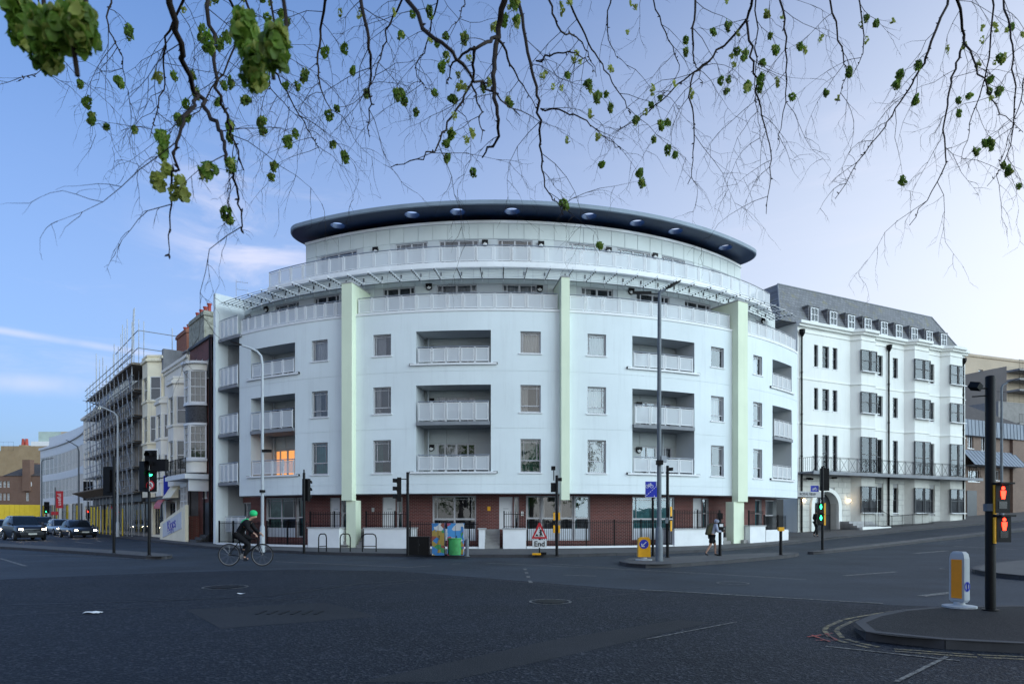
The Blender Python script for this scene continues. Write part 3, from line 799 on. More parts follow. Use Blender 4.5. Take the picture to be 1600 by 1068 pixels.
for i, (a, b) in enumerate(zip(cuts, cuts[1:])):
    for mm, z in ((under, CZ0), (top, CZ1)):
        if b - a < 1e-6: continue
        if i % 2 == 0:
            S = tsteps(a, b)
            for ta, tb in zip(S, S[1:]): mm.poly([cyl(ta, 21.4, z), cyl(tb, 21.4, z), cyl(tb, CR, z), cyl(ta, CR, z)])
        else:
            tm = (a + b) / 2; n = 32; ra, rb2 = 21.4, CR; rc = 22.12
            def outer(an):
                dx, dr = math.cos(an), math.sin(an)
                lim = []
                if abs(dx) > 1e-9: lim.append(((b - tm) * rc) / abs(dx))
                if dr > 1e-9: lim.append((rb2 - rc) / dr)
                if dr < -1e-9: lim.append((ra - rc) / dr)
                k = min(lim); return (tm + dx * k / rc, rc + dr * k)
            angs = sorted([2 * math.pi * j / n for j in range(n)] + [math.atan2(rr - rc, s * (b - tm) * rc) % (2 * math.pi) for rr in (ra, rb2) for s in (-1, 1)])
            for j in range(len(angs)):
                p, q = angs[j], angs[(j + 1) % len(angs)]
                o1, o2 = outer(p), outer(q)
                i1 = (tm + math.cos(p) * ringr / rc, rc + math.sin(p) * ringr); i2 = (tm + math.cos(q) * ringr / rc, rc + math.sin(q) * ringr)
                mm.poly([cyl(o1[0], o1[1], z), cyl(o2[0], o2[1], z), cyl(i2[0], i2[1], z), cyl(i1[0], i1[1], z)])
S = tsteps(ca, cb, .012)
for ta, tb in zip(S, S[1:]):
    for mm, z in ((under, CZ0), (top, CZ1)):
        if ta >= ca2 - 1e-9 and tb <= cb2 + 1e-9: mm.poly([cyl(ta, 13.0, z), cyl(tb, 13.0, z), cyl(tb, 21.4, z), cyl(ta, 21.4, z)])
def capfan(mm, z):
    for (u0, u1) in ((ca, ca2), (cb2, cb)):
        S = [u0 + (u1 - u0) * (1 - math.cos(math.pi * k / 24)) / 2 for k in range(25)]
        for ta, tb in zip(S, S[1:]): mm.poly([cyl(ta, rin(ta), z), cyl(tb, rin(tb), z), cyl(tb, rout(tb), z), cyl(ta, rout(ta), z)])
# middle strip between inner deck and cap segments that tsteps missed
for mm, z in ((under, CZ0), (top, CZ1)):
    capfan(mm, z)
    S2 = [t for t in S if ca2 <= t <= cb2]
    for (u0, u1) in ((ca2, S2[0]), (S2[-1], cb2)):
        if u1 - u0 > 1e-6: mm.poly([cyl(u0, 13.0, z), cyl(u1, 13.0, z), cyl(u1, 21.4, z), cyl(u0, 21.4, z)])
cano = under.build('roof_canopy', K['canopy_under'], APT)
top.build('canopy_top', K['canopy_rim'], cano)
E = [ca + (ca2 - ca) * (1 - math.cos(math.pi * k / 24)) / 2 for k in range(25)] + [t for t in tsteps(ca2, cb2)[1:-1]] + [cb2 + (cb - cb2) * (1 - math.cos(math.pi * k / 24)) / 2 for k in range(25)]
m = MB()
prof = [(-.02, -.002), (.06, -.002), (.085, .02), (.09, .19), (.07, .225), (-.02, .232), (-.1, .221)]
m.loft([[cyl(t, rout(t) + dr * (1 if True else 0), CZ0 + dz) for dr, dz in prof] for t in E], closed=False); m.build('canopy_edge', K['canopy_rim'], cano, smooth=25)
m = MB(); m.loft([[cyl(t, rin(t), CZ0 - .001), cyl(t, rin(t), CZ1 + .001)] for t in E], closed=False); m.build('canopy_edge', K['canopy_rim'], cano)
for t in holes_in:
    def mkr():
        m = MB(); m.lathe([(ringr + .03, -.02), (ringr - .004, -.02), (ringr - .004, .24), (ringr + .07, .24), (ringr + .07, .215)], 32); m.lathe([(ringr + .03, -.02), (ringr + .03, -.001)], 32); return m.mesh('opening_ring', K['blue_ring'], 40)
    inst('opening_ring', cached('or', mkr), cano, MT(t, 22.12, CZ0))
# drum under the canopy and its posts
m = MB(); csolid(m, 19.6, 19.9, t6a + .02, t6b - .02, 17.62, CZ0 - .002); m.build('roof_drum', K['canopy_under'], APT)
for px in (593, 668, 772, 858, 940, 1020, 1090):
    t = th(px, 21.0); MB().box(-.12, .12, -.1, .1, 17.62, CZ0 - .001, MT(t, 21.0, 0)).build('canopy_post', K['blue_ring'], APT)
for px in (600, 675, 560): 
    t = th(px, 20.3); MB().box(-.5, .5, -.04, .04, 17.625, CZ0 - .003, MT(t, 20.3, 0)).build('timber_screen', K['timber'], APT)
# ---------------------------------------------------------------- ground floor of the curved block
RG = 23.1
FL = 1.05
GW = [  # px0, px1, z0, z1, kind
 (375, 392, 1.3, 2.55, 'win'), (416, 462, .55, 2.78, 'big'), (463, 473, .55, 2.78, 'slim'), (516, 531, FL, 2.72, 'door'), (533, 541, FL, 2.72, 'slim'),
 (598, 618, FL, 2.72, 'door'), (620, 629, FL, 2.72, 'slim'), (676, 744, .45, 2.78, 'big'), (780, 801, FL, 2.72, 'door'), (803, 811, FL, 2.72, 'slim'),
 (822, 846, .45, 2.78, 'bay'), (846, 870, .45, 2.78, 'bay'), (873, 897, .45, 2.78, 'bay'), (897, 922, .45, 2.78, 'bay'), (988, 1054, .45, 2.78, 'teal'),
 (1083, 1097, FL, 2.74, 'door'), (1098, 1107, FL, 2.74, 'slim'), (1180, 1190, FL, 2.76, 'slim'), (1196, 1218, .8, 2.76, 'bay')]
ops = [(th(a, RG), th(b, RG), z0, z1) for a, b, z0, z1, _ in GW]
m = MB(); cwall(m, RG, tF + .003, tE, -.4, 2.87, ops, .16); gw = m.build('brick_wall', [K['brick'], K['frame']], APT, smooth=25)
bbig = (('v', .5, 0, 1, .09), ('h', .48, 0, 1, .09), ('h', .92, .0, 1, .025), ('v', .1, .48, 1, .02), ('v', .9, .48, 1, .02))
bbay = (('h', .50, 0, 1, .08), ('v', .12, .5, 1, .03))
for (a, b, z0, z1, k), (ta, tb, _, _) in zip(GW, ops):
    t = (ta + tb) / 2; wd = RG * (tb - ta) - .01; M = MT(t, RG - .09, z0); h = z1 - z0
    if k == 'door':
        d = MB().box(-wd / 2, wd / 2, 0, .05, 0, h).build('door', K['door'], APT, M)
        MB().box(-.14, .14, -.012, 0, h * .62, h * .62 + .05, Matrix.Translation((0, 0, 0))).build('letter_plate', K['rail'], d, M)
        MB().tube([(wd * .36, -.05, h * .48), (wd * .36, -.05, h * .56)], .014, 6).build('handle', K['rail'], d, M)
    else:
        fill, part = {'big': ('green_curtain' if a == 416 else None, .5), 'teal': ('teal', 1), 'bay': (random.choice(('curtain', 'teal')), .25), 'slim': ('teal', 1), 'win': ('blind', 1)}[k]
        window(APT, M, wd, h, bbig if k in ('big', 'teal') else (bbay if k in ('bay', 'slim') else (('v', .5, 0, 1, .06),)), fill, part, False, .07, 'frame')
# lower opaque spandrel boards inside the tall windows
for a, b in ((416, 462), (676, 744), (822, 846), (846, 870), (873, 897), (897, 922), (988, 1054)):
    ta, tb = th(a, RG), th(b, RG); MB().box(-RG * (tb - ta) / 2 + .08, RG * (tb - ta) / 2 - .08, -.012, .03, .07, .62, MT((ta + tb) / 2, RG - .09, .45)).build('spandrel_panel', K['blind'], APT)
# small plates on the brick
for px, z, wd, mt in ((583, 1.95, .14, 'cap'), (764, 2.0, .16, 'yellow'), (816, 1.75, .12, 'sign_white'), (536, 1.7, .1, 'cap')):
    t = th(px, RG); MB().box(-wd / 2, wd / 2, -.03, 0, z, z + .22, MT(t, RG + .002)).build('wall_plate', K[mt], APT)
# dark stone return at the right end
m = MB(); csolid(m, RG + .001, RG + .08, th(1222, RG), tE, -.3, 2.85); m.build('dark_cladding', K['dark'], APT)
# entrance steps
def steps(px0, px1, r0, r1, ztop, n=6):
    a, b = th(px0, r1), th(px1, r1); z0 = zg(*cyl((a + b) / 2, r1, 0)[:2]) + KH
    for i in range(n):
        m = MB(); ra = r1 - (r1 - r0) * i / n
        csolid(m, r0 - .5, ra, a, b, z0 - .1 + (ztop - z0) * i / n, z0 + (ztop - z0) * (i + 1) / n - .001); m.build('step', K['concrete'], APT)
steps(531, 541, RG + .5, 25.0, FL); steps(557, 569, RG + .5, 25.0, FL); steps(757, 781, RG + .5, 25.0, FL); steps(1131, 1142, RG + .5, 25.0, 1.1, 5); steps(1162, 1170, RG + .5, 25.0, 1.15, 5)
# white planter walls with copings and railings
def iron_rail(r, px0, px1, z0, z1, sp=.105, parent=APT, name='railing', ts=None):
    a, b = ts or (th(px0, r), th(px1, r)); m = MB(); S = tsteps(a, b)
    for zz in (z0 + .08, z1 - .1): m.loft([[cyl(t, r - .006, zz - .014), cyl(t, r + .006, zz - .014), cyl(t, r + .006, zz + .014), cyl(t, r - .006, zz + .014)] for t in S])
    n = max(1, int((b - a) * r / sp))
    for i in range(n + 1):
        t = a + (b - a) * i / n; big = i % 14 == 0
        M = MT(t, r, 0); k = .03 if big else .009
        m.box(-k, k, -k, k, z0, z1 + (.06 if big else .03), M)
    return m.build(name, K['iron'], parent)
def planter(px0, px1, r0, r1, ztop, railtop=None, base=None):
    a, b = th(px0, r1), th(px1, r1); zb = zg(*cyl((a + b) / 2, r1, 0)[:2]) - .2
    m = MB(); csolid(m, r0, r1, a, b, zb, ztop); p = m.build('planter_wall', K['white'], APT)
    m = MB(); csolid(m, r0 - .02, r1 + .04, a - .002, b + .002, ztop + .002, ztop + .06); m.build('coping', K['cap'], p)
    if railtop: iron_rail(r1 - .12, 0, 0, ztop + .062, railtop, ts=(a + .002, b - .002), parent=p)
planter(481, 530, 23.6, 25.15, 1.09, 1.92); planter(569, 637, 23.6, 25.15, 1.09, 1.92); planter(786, 822, 23.6, 25.15, 1.07, 1.92)
planter(748, 757, 24.2, 25.15, 1.07); planter(1054, 1130, 23.8, 25.15, 1.02, 2.0); planter(1172, 1196, 23.8, 25.15, 1.15, 2.0)
for px0, px1, zt, rt in ((338, 408, .22, 1.42), (413, 480, .22, 1.42), (638, 748, .22, 1.42), (823, 1053, .24, 1.50), (1197, 1232, .95, 1.75)):
    r1 = 25.1; a, b = th(px0, r1), th(px1, r1); m = MB(); csolid(m, r1 - .3, r1, a, b, -.2, zt); p = m.build('plinth_wall', K['white'], APT)
    iron_rail(r1 - .14, 0, 0, zt + .001, rt, ts=(a + .002, b - .002), parent=p)
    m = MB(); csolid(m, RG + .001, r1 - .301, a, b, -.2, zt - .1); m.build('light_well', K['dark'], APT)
# small porch balcony panel at the left end
railing(APT, 24.3, th(352, 24.3), th(384, 24.3), .75, .95, 3)
# television aerial on the party wall
pA = Vector(cyl(tF, 23.5, 14.75)); m = MB(); m.tube([pA, pA + Vector((0, 0, 1.1))], .015, 5)
for zz in (.55, 1.0):
    m.tube([pA + Vector((0, 0, zz)), pA + Vector((.75, -.1, zz - .12))], .01, 4)
    for k in range(5): c = pA + Vector((.15 * k + .1, -.01 * k, zz - .02 * k)); m.tube([c + Vector((0, 0, -.09)), c + Vector((0, 0, .09))], .006, 4)
m.build('aerial', K['rail'], APT)
# ---------------------------------------------------------------- planar facades
class Facade:
    def __init__(s, O, u, side):
        s.O = Vector((O[0], O[1], 0)); s.u = Vector((u[0], u[1], 0)).normalized()
        s.n = Vector((s.u.y, -s.u.x, 0)) * side                # outward
        s.x = s.u if side > 0 else -s.u                        # to the viewer's right when facing the wall
    def P(s, t, d, z): return s.O + s.u * t + s.n * d + Vector((0, 0, z))
    def M(s, t, d, z):                                         # local x right, y inward, z up
        p = s.P(t, d, z); y = -s.n
        return Matrix(((s.x.x, y.x, 0, p.x), (s.x.y, y.y, 0, p.y), (0, 0, 1, p.z), (0, 0, 0, 1)))
    def t(s, px, d=0.):
        k = (px - 800) / FP; a = s.O + s.n * d
        return (k * a.y - a.x) / (s.u.x - k * s.u.y)
    def z(s, py, t, d=0.): return EYE + (HOR - py) / FP * s.P(t, d, 0).y
    def box(s, m, t0, t1, d0, d1, z0, z1):
        m.hexa([s.P(t0, d0, z0), s.P(t1, d0, z0), s.P(t1, d1, z0), s.P(t0, d1, z0), s.P(t0, d0, z1), s.P(t1, d0, z1), s.P(t1, d1, z1), s.P(t0, d1, z1)]); return m
    def extr(s, m, pts, z0, z1):                               # plan polygon (t,d) extruded
        n = len(pts); b = len(m.v)
        for z in (z0, z1): m.v += [tuple(s.P(t, d, z)) for t, d in pts]
        m.face([b + i for i in range(n)]); m.face([b + n + i for i in range(n)])
        for i in range(n): j = (i + 1) % n; m.face((b + i, b + j, b + n + j, b + n + i))
        return m
    def wall(s, m, t0, t1, z0, z1, ops=(), depth=.18, d=0., inner=1):
        T = sorted({t0, t1} | {v for o in ops for v in o[:2]}); Z = sorted({z0, z1} | {v for o in ops for v in o[2:]})
        for ta, tb in zip(T, T[1:]):
            for za, zb in zip(Z, Z[1:]):
                tm, zm = (ta + tb) / 2, (za + zb) / 2
                if any(a < tm < b and c < zm < e for a, b, c, e in ops): continue
                m.poly([s.P(ta, d, za), s.P(tb, d, za), s.P(tb, d, zb), s.P(ta, d, zb)])
        k = m.mi; m.mat(inner)
        for a, b, c, e in ops:
            for t in (a, b): m.poly([s.P(t, d, c), s.P(t, d - depth, c), s.P(t, d - depth, e), s.P(t, d, e)])
            for z in (c, e): m.poly([s.P(a, d, z), s.P(b, d, z), s.P(b, d - depth, z), s.P(a, d - depth, z)])
        m.mat(k); return m

K['hotel'] = surf('cream_white_stucco', (.86, .87, .83), .85, .04, .5, streak=.2, dirt=(.50, .50, .44), spec=.2)
K['stone'] = surf('pale_rusticated_stone', (.60, .60, .56), .85, .1, 1.2, streak=.3, bump=.15, spec=.2)
K['sash'] = surf('white_sash', (.74, .75, .76), .4, .05, 2)
K['dsash'] = surf('dark_sash', (.05, .055, .065), .4, .2, 2)
sash = (('h', .5, 0, 1, .05), ('v', .5, 0, 1, .02))

# ---------------------------------------------------------------- white hotel-like block on the right
H = Facade((20.7, 49.0), (.891, .454), 1)
HOT = thing('terrace_block', 'white stucco five storey block with slate mansard roof and long iron balcony', 'building', (30, 53.5, .8))
K['slate'] = brickmat('slate_roof', lambda t: planecoord(t, H.u), (.23, .235, .25), (.16, .165, .18), (.06, .06, .065), .32, .22, .012, .7, dirt=(.24, .22, .11))
LEN = H.t(1508)
bays = [(H.t(1328), H.t(1364)), (H.t(1412), H.t(1447)), (H.t(1468), H.t(1499))]
bw_px = [(1333, 1357), (1418, 1441), (1473, 1495)]
rows = [(12.62, 14.22), (9.50, 11.08), (5.05, 7.70)]; grow = (2.02, 4.00)
singles = [(1272, 1278.5), (1285, 1295.5), (1301, 1308.5), (1371, 1379.5), (1395, 1403), (1452, 1460)]
ops = []
for i, (a, b) in enumerate(singles):
    ta, tb = H.t(a), H.t(b)
    for z0, z1 in rows: ops.append((ta, tb, z0, z1))
    if i > 2: ops.append((ta, tb, *grow))
m = MB(); H.wall(m, -.3, LEN, 4.75, 15.55, [o for o in ops if o[2] > 4.6]); m.build('wall', [K['hotel'], K['hotel']], HOT)
m = MB()                                                   # side and back walls
for pts in ([(-.3, 0), (-.3, -11)], [(LEN, 0), (LEN, -11)], [(-.3, -11), (LEN, -11)]):
    (a, b), (c, e) = pts; m.poly([H.P(a, b, -.3), H.P(c, e, -.3), H.P(c, e, 15.6), H.P(a, b, 15.6)])
m.build('wall', K['hotel'], HOT)
for (a, b, z0, z1) in ops:
    window(HOT, H.M((a + b) / 2, -.12, z0), b - a - .01, z1 - z0, (('h', .5, 0, 1, .05),), random.choice((None, None, None, 'blind')), random.choice((.4, 1)), z0 < 5 or z0 > 8, .05, 'dsash', rd=.8, gl='glass1')
# ground floor in rusticated courses
ent = (H.t(1267), H.t(1311)); ec = (ent[0] + ent[1]) / 2; er = (ent[1] - ent[0]) / 2
gops = [o for o in ops if o[2] < 4.6]
zc_ = -.3; ci = 0
stone = D.objects.new('stone_wall', None); place(stone, HOT, I4)
m = MB()
T_open = gops
m2 = MB(); H.wall(m2, -.3, LEN, -.3, 4.75, gops + [(ec - er + .25, ec + er - .25, -.3, 3.75)], .5, -.035); m2.build('joint_wall', [K['cap'], K['stone']], stone)
z = .1
while z < 4.7:
    z1 = min(z + .42, 4.74); x = -.3; off = .45 if ci % 2 else 0
    x = -.3 - off
    while x < LEN:
        x1 = x + .95
        def cut(iv, a, b):
            r = []
            for p, q in iv:
                if b <= p or a >= q: r.append((p, q))
                else:
                    if a > p: r.append((p, a))
                    if b < q: r.append((b, q))
            return r
        iv = [(max(x, -.3), min(x1, LEN))]
        for a, b, c, e in gops:
            if c < z1 - .05 and e > z + .05: iv = cut(iv, a, b)
        if z < 3.75:
            hw = er - .02 if z < 2.6 else max(.25, math.sqrt(max(.01, er * er - (z + .2 - 2.5) ** 2)))
            iv = cut(iv, ec - hw, ec + hw)
        for bx in bays: iv = cut(iv, bx[0] + .05, bx[1] - .05)
        for p, q in iv:
            if q - p > .06: inst('stone_block', H.box(MB(), p + .012, q - .012, -.034, .03, z + .012, z1 - .012).mesh('stone_block', K['stone']), stone)
        x = x1
    z = z1; ci += 1
# canted bays
for (t0, t1), (pa, pb) in zip(bays, bw_px):
    c = (t0 + t1) / 2; w_ = t1 - t0; q = .55; pr = .55
    for z0, z1, mt in ((4.76, 15.55, 'hotel'), (-.2, 4.75, 'stone')):
        bay = MB(); H.extr(bay, [(t0, -.03), (t0 + q, pr), (t1 - q, pr), (t1, -.03)], z0, z1); bb = bay.build('bay', K[mt], HOT)
        for r0, r1 in (rows if z0 > 0 else [grow]):
            for f0, f1 in ((.04, .55), (.63, .96)):
                wa = t0 + q + (w_ - 2 * q) * f0 - .18 * (f0 < .1); wb = t0 + q + (w_ - 2 * q) * f1 + .18 * (f1 > .9)
                mid = (wa + wb) / 2
                window(HOT, H.M(mid, pr + .12, r0), wb - wa, r1 - r0, (('h', .5, 0, 1, .05),), random.choice((None, None, None, None, 'blind')), 1, r0 > 8 or r0 < 3, .05, 'dsash', rd=.112, gl='glass1')
# string courses, cornice
for z0, z1, d in ((8.35, 8.43, .05), (11.6, 11.68, .05), (14.95, 15.05, .06), (15.35, 15.52, .22), (15.52, 15.72, .38)):
    m = MB(); pts = [(-.35, -.05), (-.35, d)]
    for t0, t1 in bays: pts += [(t0 - .05, d), (t0 + .5, .55 + d), (t1 - .5, .55 + d), (t1 + .05, d)]
    pts += [(LEN + .05, d), (LEN + .05, -.05)]
    n = len(pts); base = len(m.v)
    for zz in (z0, z1): m.v += [tuple(H.P(t, dd, zz)) for t, dd in pts]
    for i in range(n - 1): m.face((base + i, base + i + 1, base + n + i + 1, base + n + i))
    m.face([base + i for i in range(n)]); m.face([base + n + i for i in range(n)])
    m.build('cornice' if z0 > 15 else 'string_course', K['hotel'], HOT)
# mansard with hips and dormers
zr0, zr1 = 15.60, 18.75
m = MB(); a = [H.P(-.3 - 1.6, -.1, zr0), H.P(LEN - .1, -.1, zr0), H.P(LEN - .1, -11, zr0), H.P(-1.9, -11, zr0), H.P(-.6, -1.5, zr1), H.P(LEN - 2.2, -1.5, zr1), H.P(LEN - 2.2, -9.5, zr1), H.P(-.6, -9.5, zr1)]
m.hexa(a); rf = m.build('mansard_roof', K['slate'], HOT)
m = MB(); m.tube([a[4], a[5]], .07, 6); m.tube([a[5], a[1]], .06, 6); m.tube([a[4], a[0]], .06, 6); m.build('lead_ridge', K['lead'], rf)
for px in (1270.4, 1300, 1328, 1354, 1379.4, 1402.6, 1426.6, 1450, 1472.6):
    t = H.t(px, -.3); m = MB(); H.box(m, t - .52, t + .52, -1.5, -.28, 15.75, 17.05); H.box(m, t - .6, t + .6, -1.6, -.2, 17.05, 17.13); d = m.build('dormer', K['slate'], HOT)
    window(HOT, H.M(t, -.16, 15.95), .78, 1.02, (('h', .5, 0, 1, .05), ('v', .5, 0, 1, .03)), 'curtain' if random.random() < .5 else None, 1, False, .06, 'sash', 'dormer_window', rd=.112, gl='glass1')
# downpipes with hopper heads
for px in (1252.5, 1388.5, 1505):
    t = H.t(px, .1); m = MB(); m.tube([H.P(t, .12, .4), H.P(t, .12, 15.0)], .065, 8); m.lathe([(.07, 14.6), (.2, 14.85), (.22, 15.1), (.05, 15.1)], 8, Matrix.Translation(H.P(t, .16, 0)))
    for zz in (3, 6, 9, 12): m.tube([H.P(t, .12, zz), H.P(t, .12, zz + .1)], .085, 8)
    m.build('drainpipe', K['black'], HOT)
# long balcony
tb0, tb1 = -.25, H.t(1530, 1.0)
m = MB(); H.box(m, tb0, tb1, .02, 1.25, 4.78, 4.90); H.box(m, tb0, tb1, 1.2, 1.33, 4.70, 4.93); bal = m.build('balcony', K['lead'], HOT)
n = int((tb1 - tb0) / .92); dxx = (tb1 - tb0) / n
def balus():
    m = MB(); w2 = dxx
    for (x0, z0, x1, z1) in ((.12, .08, w2 - .12, .92), (.12, .92, w2 - .12, .08)): m.tube([(x0, 0, z0), (x1, 0, z1)], .012, 4)
    for x in (.0, .1): m.tube([(x, 0, 0), (x, 0, 1.0)], .014, 4)
    for zz in (.05, .95, 1.02): m.tube([(0, 0, zz), (w2, 0, zz)], .014, 4)
    m.lathe([(.001, -.09), (.03, -.05), (.001, .0)], 6, Matrix.Translation((.05, 0, 0)))
    return m.mesh('balustrade_panel', K['iron'])
bpm = balus()
for i in range(n): inst('balustrade_panel', bpm, bal, H.M(tb0 + i * dxx, 1.24, 4.93))
for tt in (tb0 + .05, tb1 - .05):
    m = MB(); m.tube([H.P(tt, .05, 5.9), H.P(tt, 1.24, 5.9)], .014, 4)
    for k in range(7): m.tube([H.P(tt, .1 + k * .17, 4.93), H.P(tt, .1 + k * .17, 5.9)], .011, 4)
    m.build('balustrade_return', K['iron'], bal)
# arched entrance
m = MB(); rO, rI, zc0 = er + .12, er - .22, 2.45
arc = [(ec + rO * math.cos(an), zc0 + rO * math.sin(an) * .85) for an in [math.pi * k / 24 for k in range(25)]]
arci = [(ec + rI * math.cos(an), zc0 + rI * math.sin(an) * .85) for an in [math.pi * k / 24 for k in range(25)]]
outl = [(ec + rO, .3)] + arc + [(ec - rO, .3)]; inl = [(ec + rI, .3)] + arci + [(ec - rI, .3)]
m.loft([[H.P(a, .16, z), H.P(a, -.6, z), H.P(b, -.6, zz), H.P(b, .16, zz)] for (a, z), (b, zz) in zip(outl, inl)]); en = m.build('entrance_arch', K['hotel'], HOT, smooth=30)
m = MB(); m.poly([H.P(a, -.55, z) for a, z in inl]); m.build('entrance_door', K['dsash'], en)
for k in (-.5, .12):
    window(HOT, H.M(ec + k + .2, -.5, 1.2), .5, 1.9, (('h', .35, 0, 1, .06),), None, 1, False, .05, 'dsash', 'door_glass', rd=.04 + .1)
for dz in (0,):
    st = [(2.5, .9), (2.1, 1.05), (1.7, 1.2)]
    for i in range(4):
        m = MB(); H.box(m, ec + er - .1, ec + er + 2.6 - .0, .1, 1.9 - .33 * i, .3, .92 + .15 * i); m.build('step', K['cap'], HOT)
m = MB(); H.extr(m, [(ec + er - .3, 1.9), (ec + er - .3, 2.15), (ec + er + 2.9, 2.15), (ec + er + 2.9, 1.9)], .3, .98); m.build('step_wall', K['hotel'], HOT)
# area railings either side of the door
def flat_rail(F, t0, t1, d, z0, z1, parent, name='railing', sp=.12, z0b=None, z1b=None):
    m = MB(); n = max(2, int(abs(t1 - t0) / sp)); z0b = z0 if z0b is None else z0b; z1b = z1 if z1b is None else z1b
    m.tube([F.P(t0, d, z1), F.P(t1, d, z1b)], .016, 4); m.tube([F.P(t0, d, z0 + .1), F.P(t1, d, z0b + .1)], .012, 4)
    for i in range(n + 1):
        f = i / n; t = t0 + (t1 - t0) * f; a = z0 + (z0b - z0) * f; b = z1 + (z1b - z1) * f; m.tube([F.P(t, d, a), F.P(t, d, b + .05)], .01 if i % 10 else .02, 4)
    return m.build(name, K['iron'], parent)
flat_rail(H, ec + er + .1, ec + er + 1.6, 2.0, .98, 2.3, HOT); flat_rail(H, ec + er + 1.6, ec + er + 3.2, 2.02, .98, 2.3, HOT, z0b=.8, z1b=1.7)
flat_rail(H, ec + er + 3.2, H.t(1420), 2.0, .75, 1.75, HOT, z0b=1.05, z1b=2.0); flat_rail(H, -.2, ec - er, 1.6, .5, 1.8, HOT)
# porch canopy with its name, wall lamps
cn = H.box(MB(), H.t(1240, 2.1), H.t(1288, 2.1), .05, 2.1, 3.05, 3.42).build('porch_canopy', K['cap'], HOT)
tx = D.curves.new('canopy_lettering', 'FONT'); tx.body = 'ROYAL VIEW'; tx.size = .27; tx.extrude = .008; tx.align_x = 'CENTER'
def text_mesh(body, size, mat, parent, M, ext=.006, name='lettering', shear=0, bold=0):
    c = D.curves.new(name, 'FONT'); c.body = body; c.size = size; c.extrude = ext; c.align_x = 'CENTER'; c.align_y = 'CENTER'; c.shear = shear; c.offset = bold
    o = D.objects.new(name, c); col.objects.link(o); dg = bpy.context.evaluated_depsgraph_get(); me = D.meshes.new_from_object(o.evaluated_get(dg))
    D.objects.remove(o); me.materials.clear(); me.materials.append(K[mat]); return inst(name, me, parent, M)
RX = Matrix.Rotation(R_(90), 4, 'X')
text_mesh('ROYAL VIEW', .27, 'dsash', cn, H.M(H.t(1262, 2.1), 2.115, 3.235) @ RX)
for px in (1256.5, 1327):
    t = H.t(px, .2); z = H.z(781, t, .2); m = MB(); m.tube([H.P(t, .02, z + .2), H.P(t, .2, z + .2), H.P(t, .2, z + .1)], .02, 5); lb = m.build('wall_lantern', K['black'], HOT)
    MB().lathe([(.001, -.12), (.09, -.07), (.11, 0), (.08, .08), (.001, .11)], 12, Matrix.Translation(H.P(t, .2, z))).build('lamp_globe', K['lamp_on'], lb, smooth=60)
for px, py in ((1262, 747), (1265, 748), (1302, 746)):
    t = H.t(px, .3); z = H.z(py, t, .3); m = MB(); m.box(-.1, .1, -.25, .1, -.06, .06, H.M(t, .3, z) @ Matrix.Rotation(.5, 4, 'Z')); m.tube([H.P(t, 0, z), H.P(t, .3, z)], .02, 5); m.build('security_camera', K['black'], HOT)

# ---------------------------------------------------------------- far right: brown brick block and the tall concrete block
K['brownbrick'] = brickmat('brown_brick', lambda t: planecoord(t, (.891, .454)), (.22, .14, .105), (.17, .105, .08), (.22, .18, .15))
K['tanstone'] = surf('tan_concrete', (.46, .38, .29), .85, .08, .4, streak=.15)
K['metalband'] = surf('ribbed_zinc', (.20, .235, .29), .6, .1, 1)
K['tile_dark'] = surf('dark_tile', (.07, .06, .055), .8, .3, 3)
B = Facade((43.5, 64.0), (.891, .454), 1)
BB = thing('office_building', 'low brown brick building with blue grey ribbed metal bands right of the white block', 'building', (50, 68, 1.6))
b0, b1 = B.t(1500), B.t(1596)
def zB(y, px, d=0): return B.z(y, B.t(px, d), d)
zt = zB(684, 1550); bops = []
for a, b, y0, y1 in ((1512, 1521, 680, 700), (1533, 1541, 682, 704), (1544, 1549, 684, 706), (1513, 1530, 735, 752), (1540, 1552, 735, 750), (1555, 1562, 735, 750)):
    bops.append((B.t(a), B.t(b), zB(y1, (a + b) / 2), zB(y0, (a + b) / 2)))
m = MB(); B.wall(m, b0, b1, -.5, zB(660, 1550), bops); B.extr(m, [(b0, -.3), (b1, -.3), (b1, -14), (b0, -14)], -.5, zB(660, 1550) - .01); m.build('wall', [K['brownbrick'], K['brownbrick']], BB)
for o in bops: window(BB, B.M((o[0] + o[1]) / 2, -.12, o[2]), o[1] - o[0] - .01, o[3] - o[2], (('v', .5, 0, 1, .05),), random.choice((None, 'curtain')), 1, True, .05, 'sash', rd=.15)
def ribs(z0, z1, ta, tb, d0, d1, name):
    m = MB(); m.poly([B.P(ta, d1, z0), B.P(tb, d1, z0), B.P(tb, d0, z1), B.P(ta, d0, z1)]); m.poly([B.P(ta, 0, z0), B.P(tb, 0, z0), B.P(tb, d1, z0), B.P(ta, d1, z0)]); m.poly([B.P(tb, 0, z0), B.P(tb, d1, z0), B.P(tb, d0, z1), B.P(tb, 0, z1)])
    p = m.build(name, K['metalband'], BB); n = int((tb - ta) / .55)
    for i in range(n + 1):
        t = ta + (tb - ta) * i / n; MB().tube([B.P(t, d1 + .02, z0), B.P(t, d0 + .02, z1)], .022, 4).build('rib', K['metalband'], p)
ribs(zB(684, 1550), zB(660, 1550), b0, b1 + .2, .35, .42, 'metal_band'); ribs(zB(729, 1545), zB(705, 1545), b0, B.t(1582), .1, 1.3, 'metal_awning')
m = MB(); zz = zB(660, 1550); m.hexa([B.P(b0, .2, zz), B.P(b1, .2, zz), B.P(b1, -14, zz), B.P(b0, -14, zz), B.P(b0, -5, zz + 3.4), B.P(b1 - 5, -5, zz + 3.4), B.P(b1 - 5, -8, zz + 3.4), B.P(b0, -8, zz + 3.4)]); m.build('roof', K['tile_dark'], BB)
m = MB(); B.box(m, B.t(1510), B.t(1525), .01, .08, .8, zB(766, 1518)); m.build('garage_door', K['dsash'], BB)
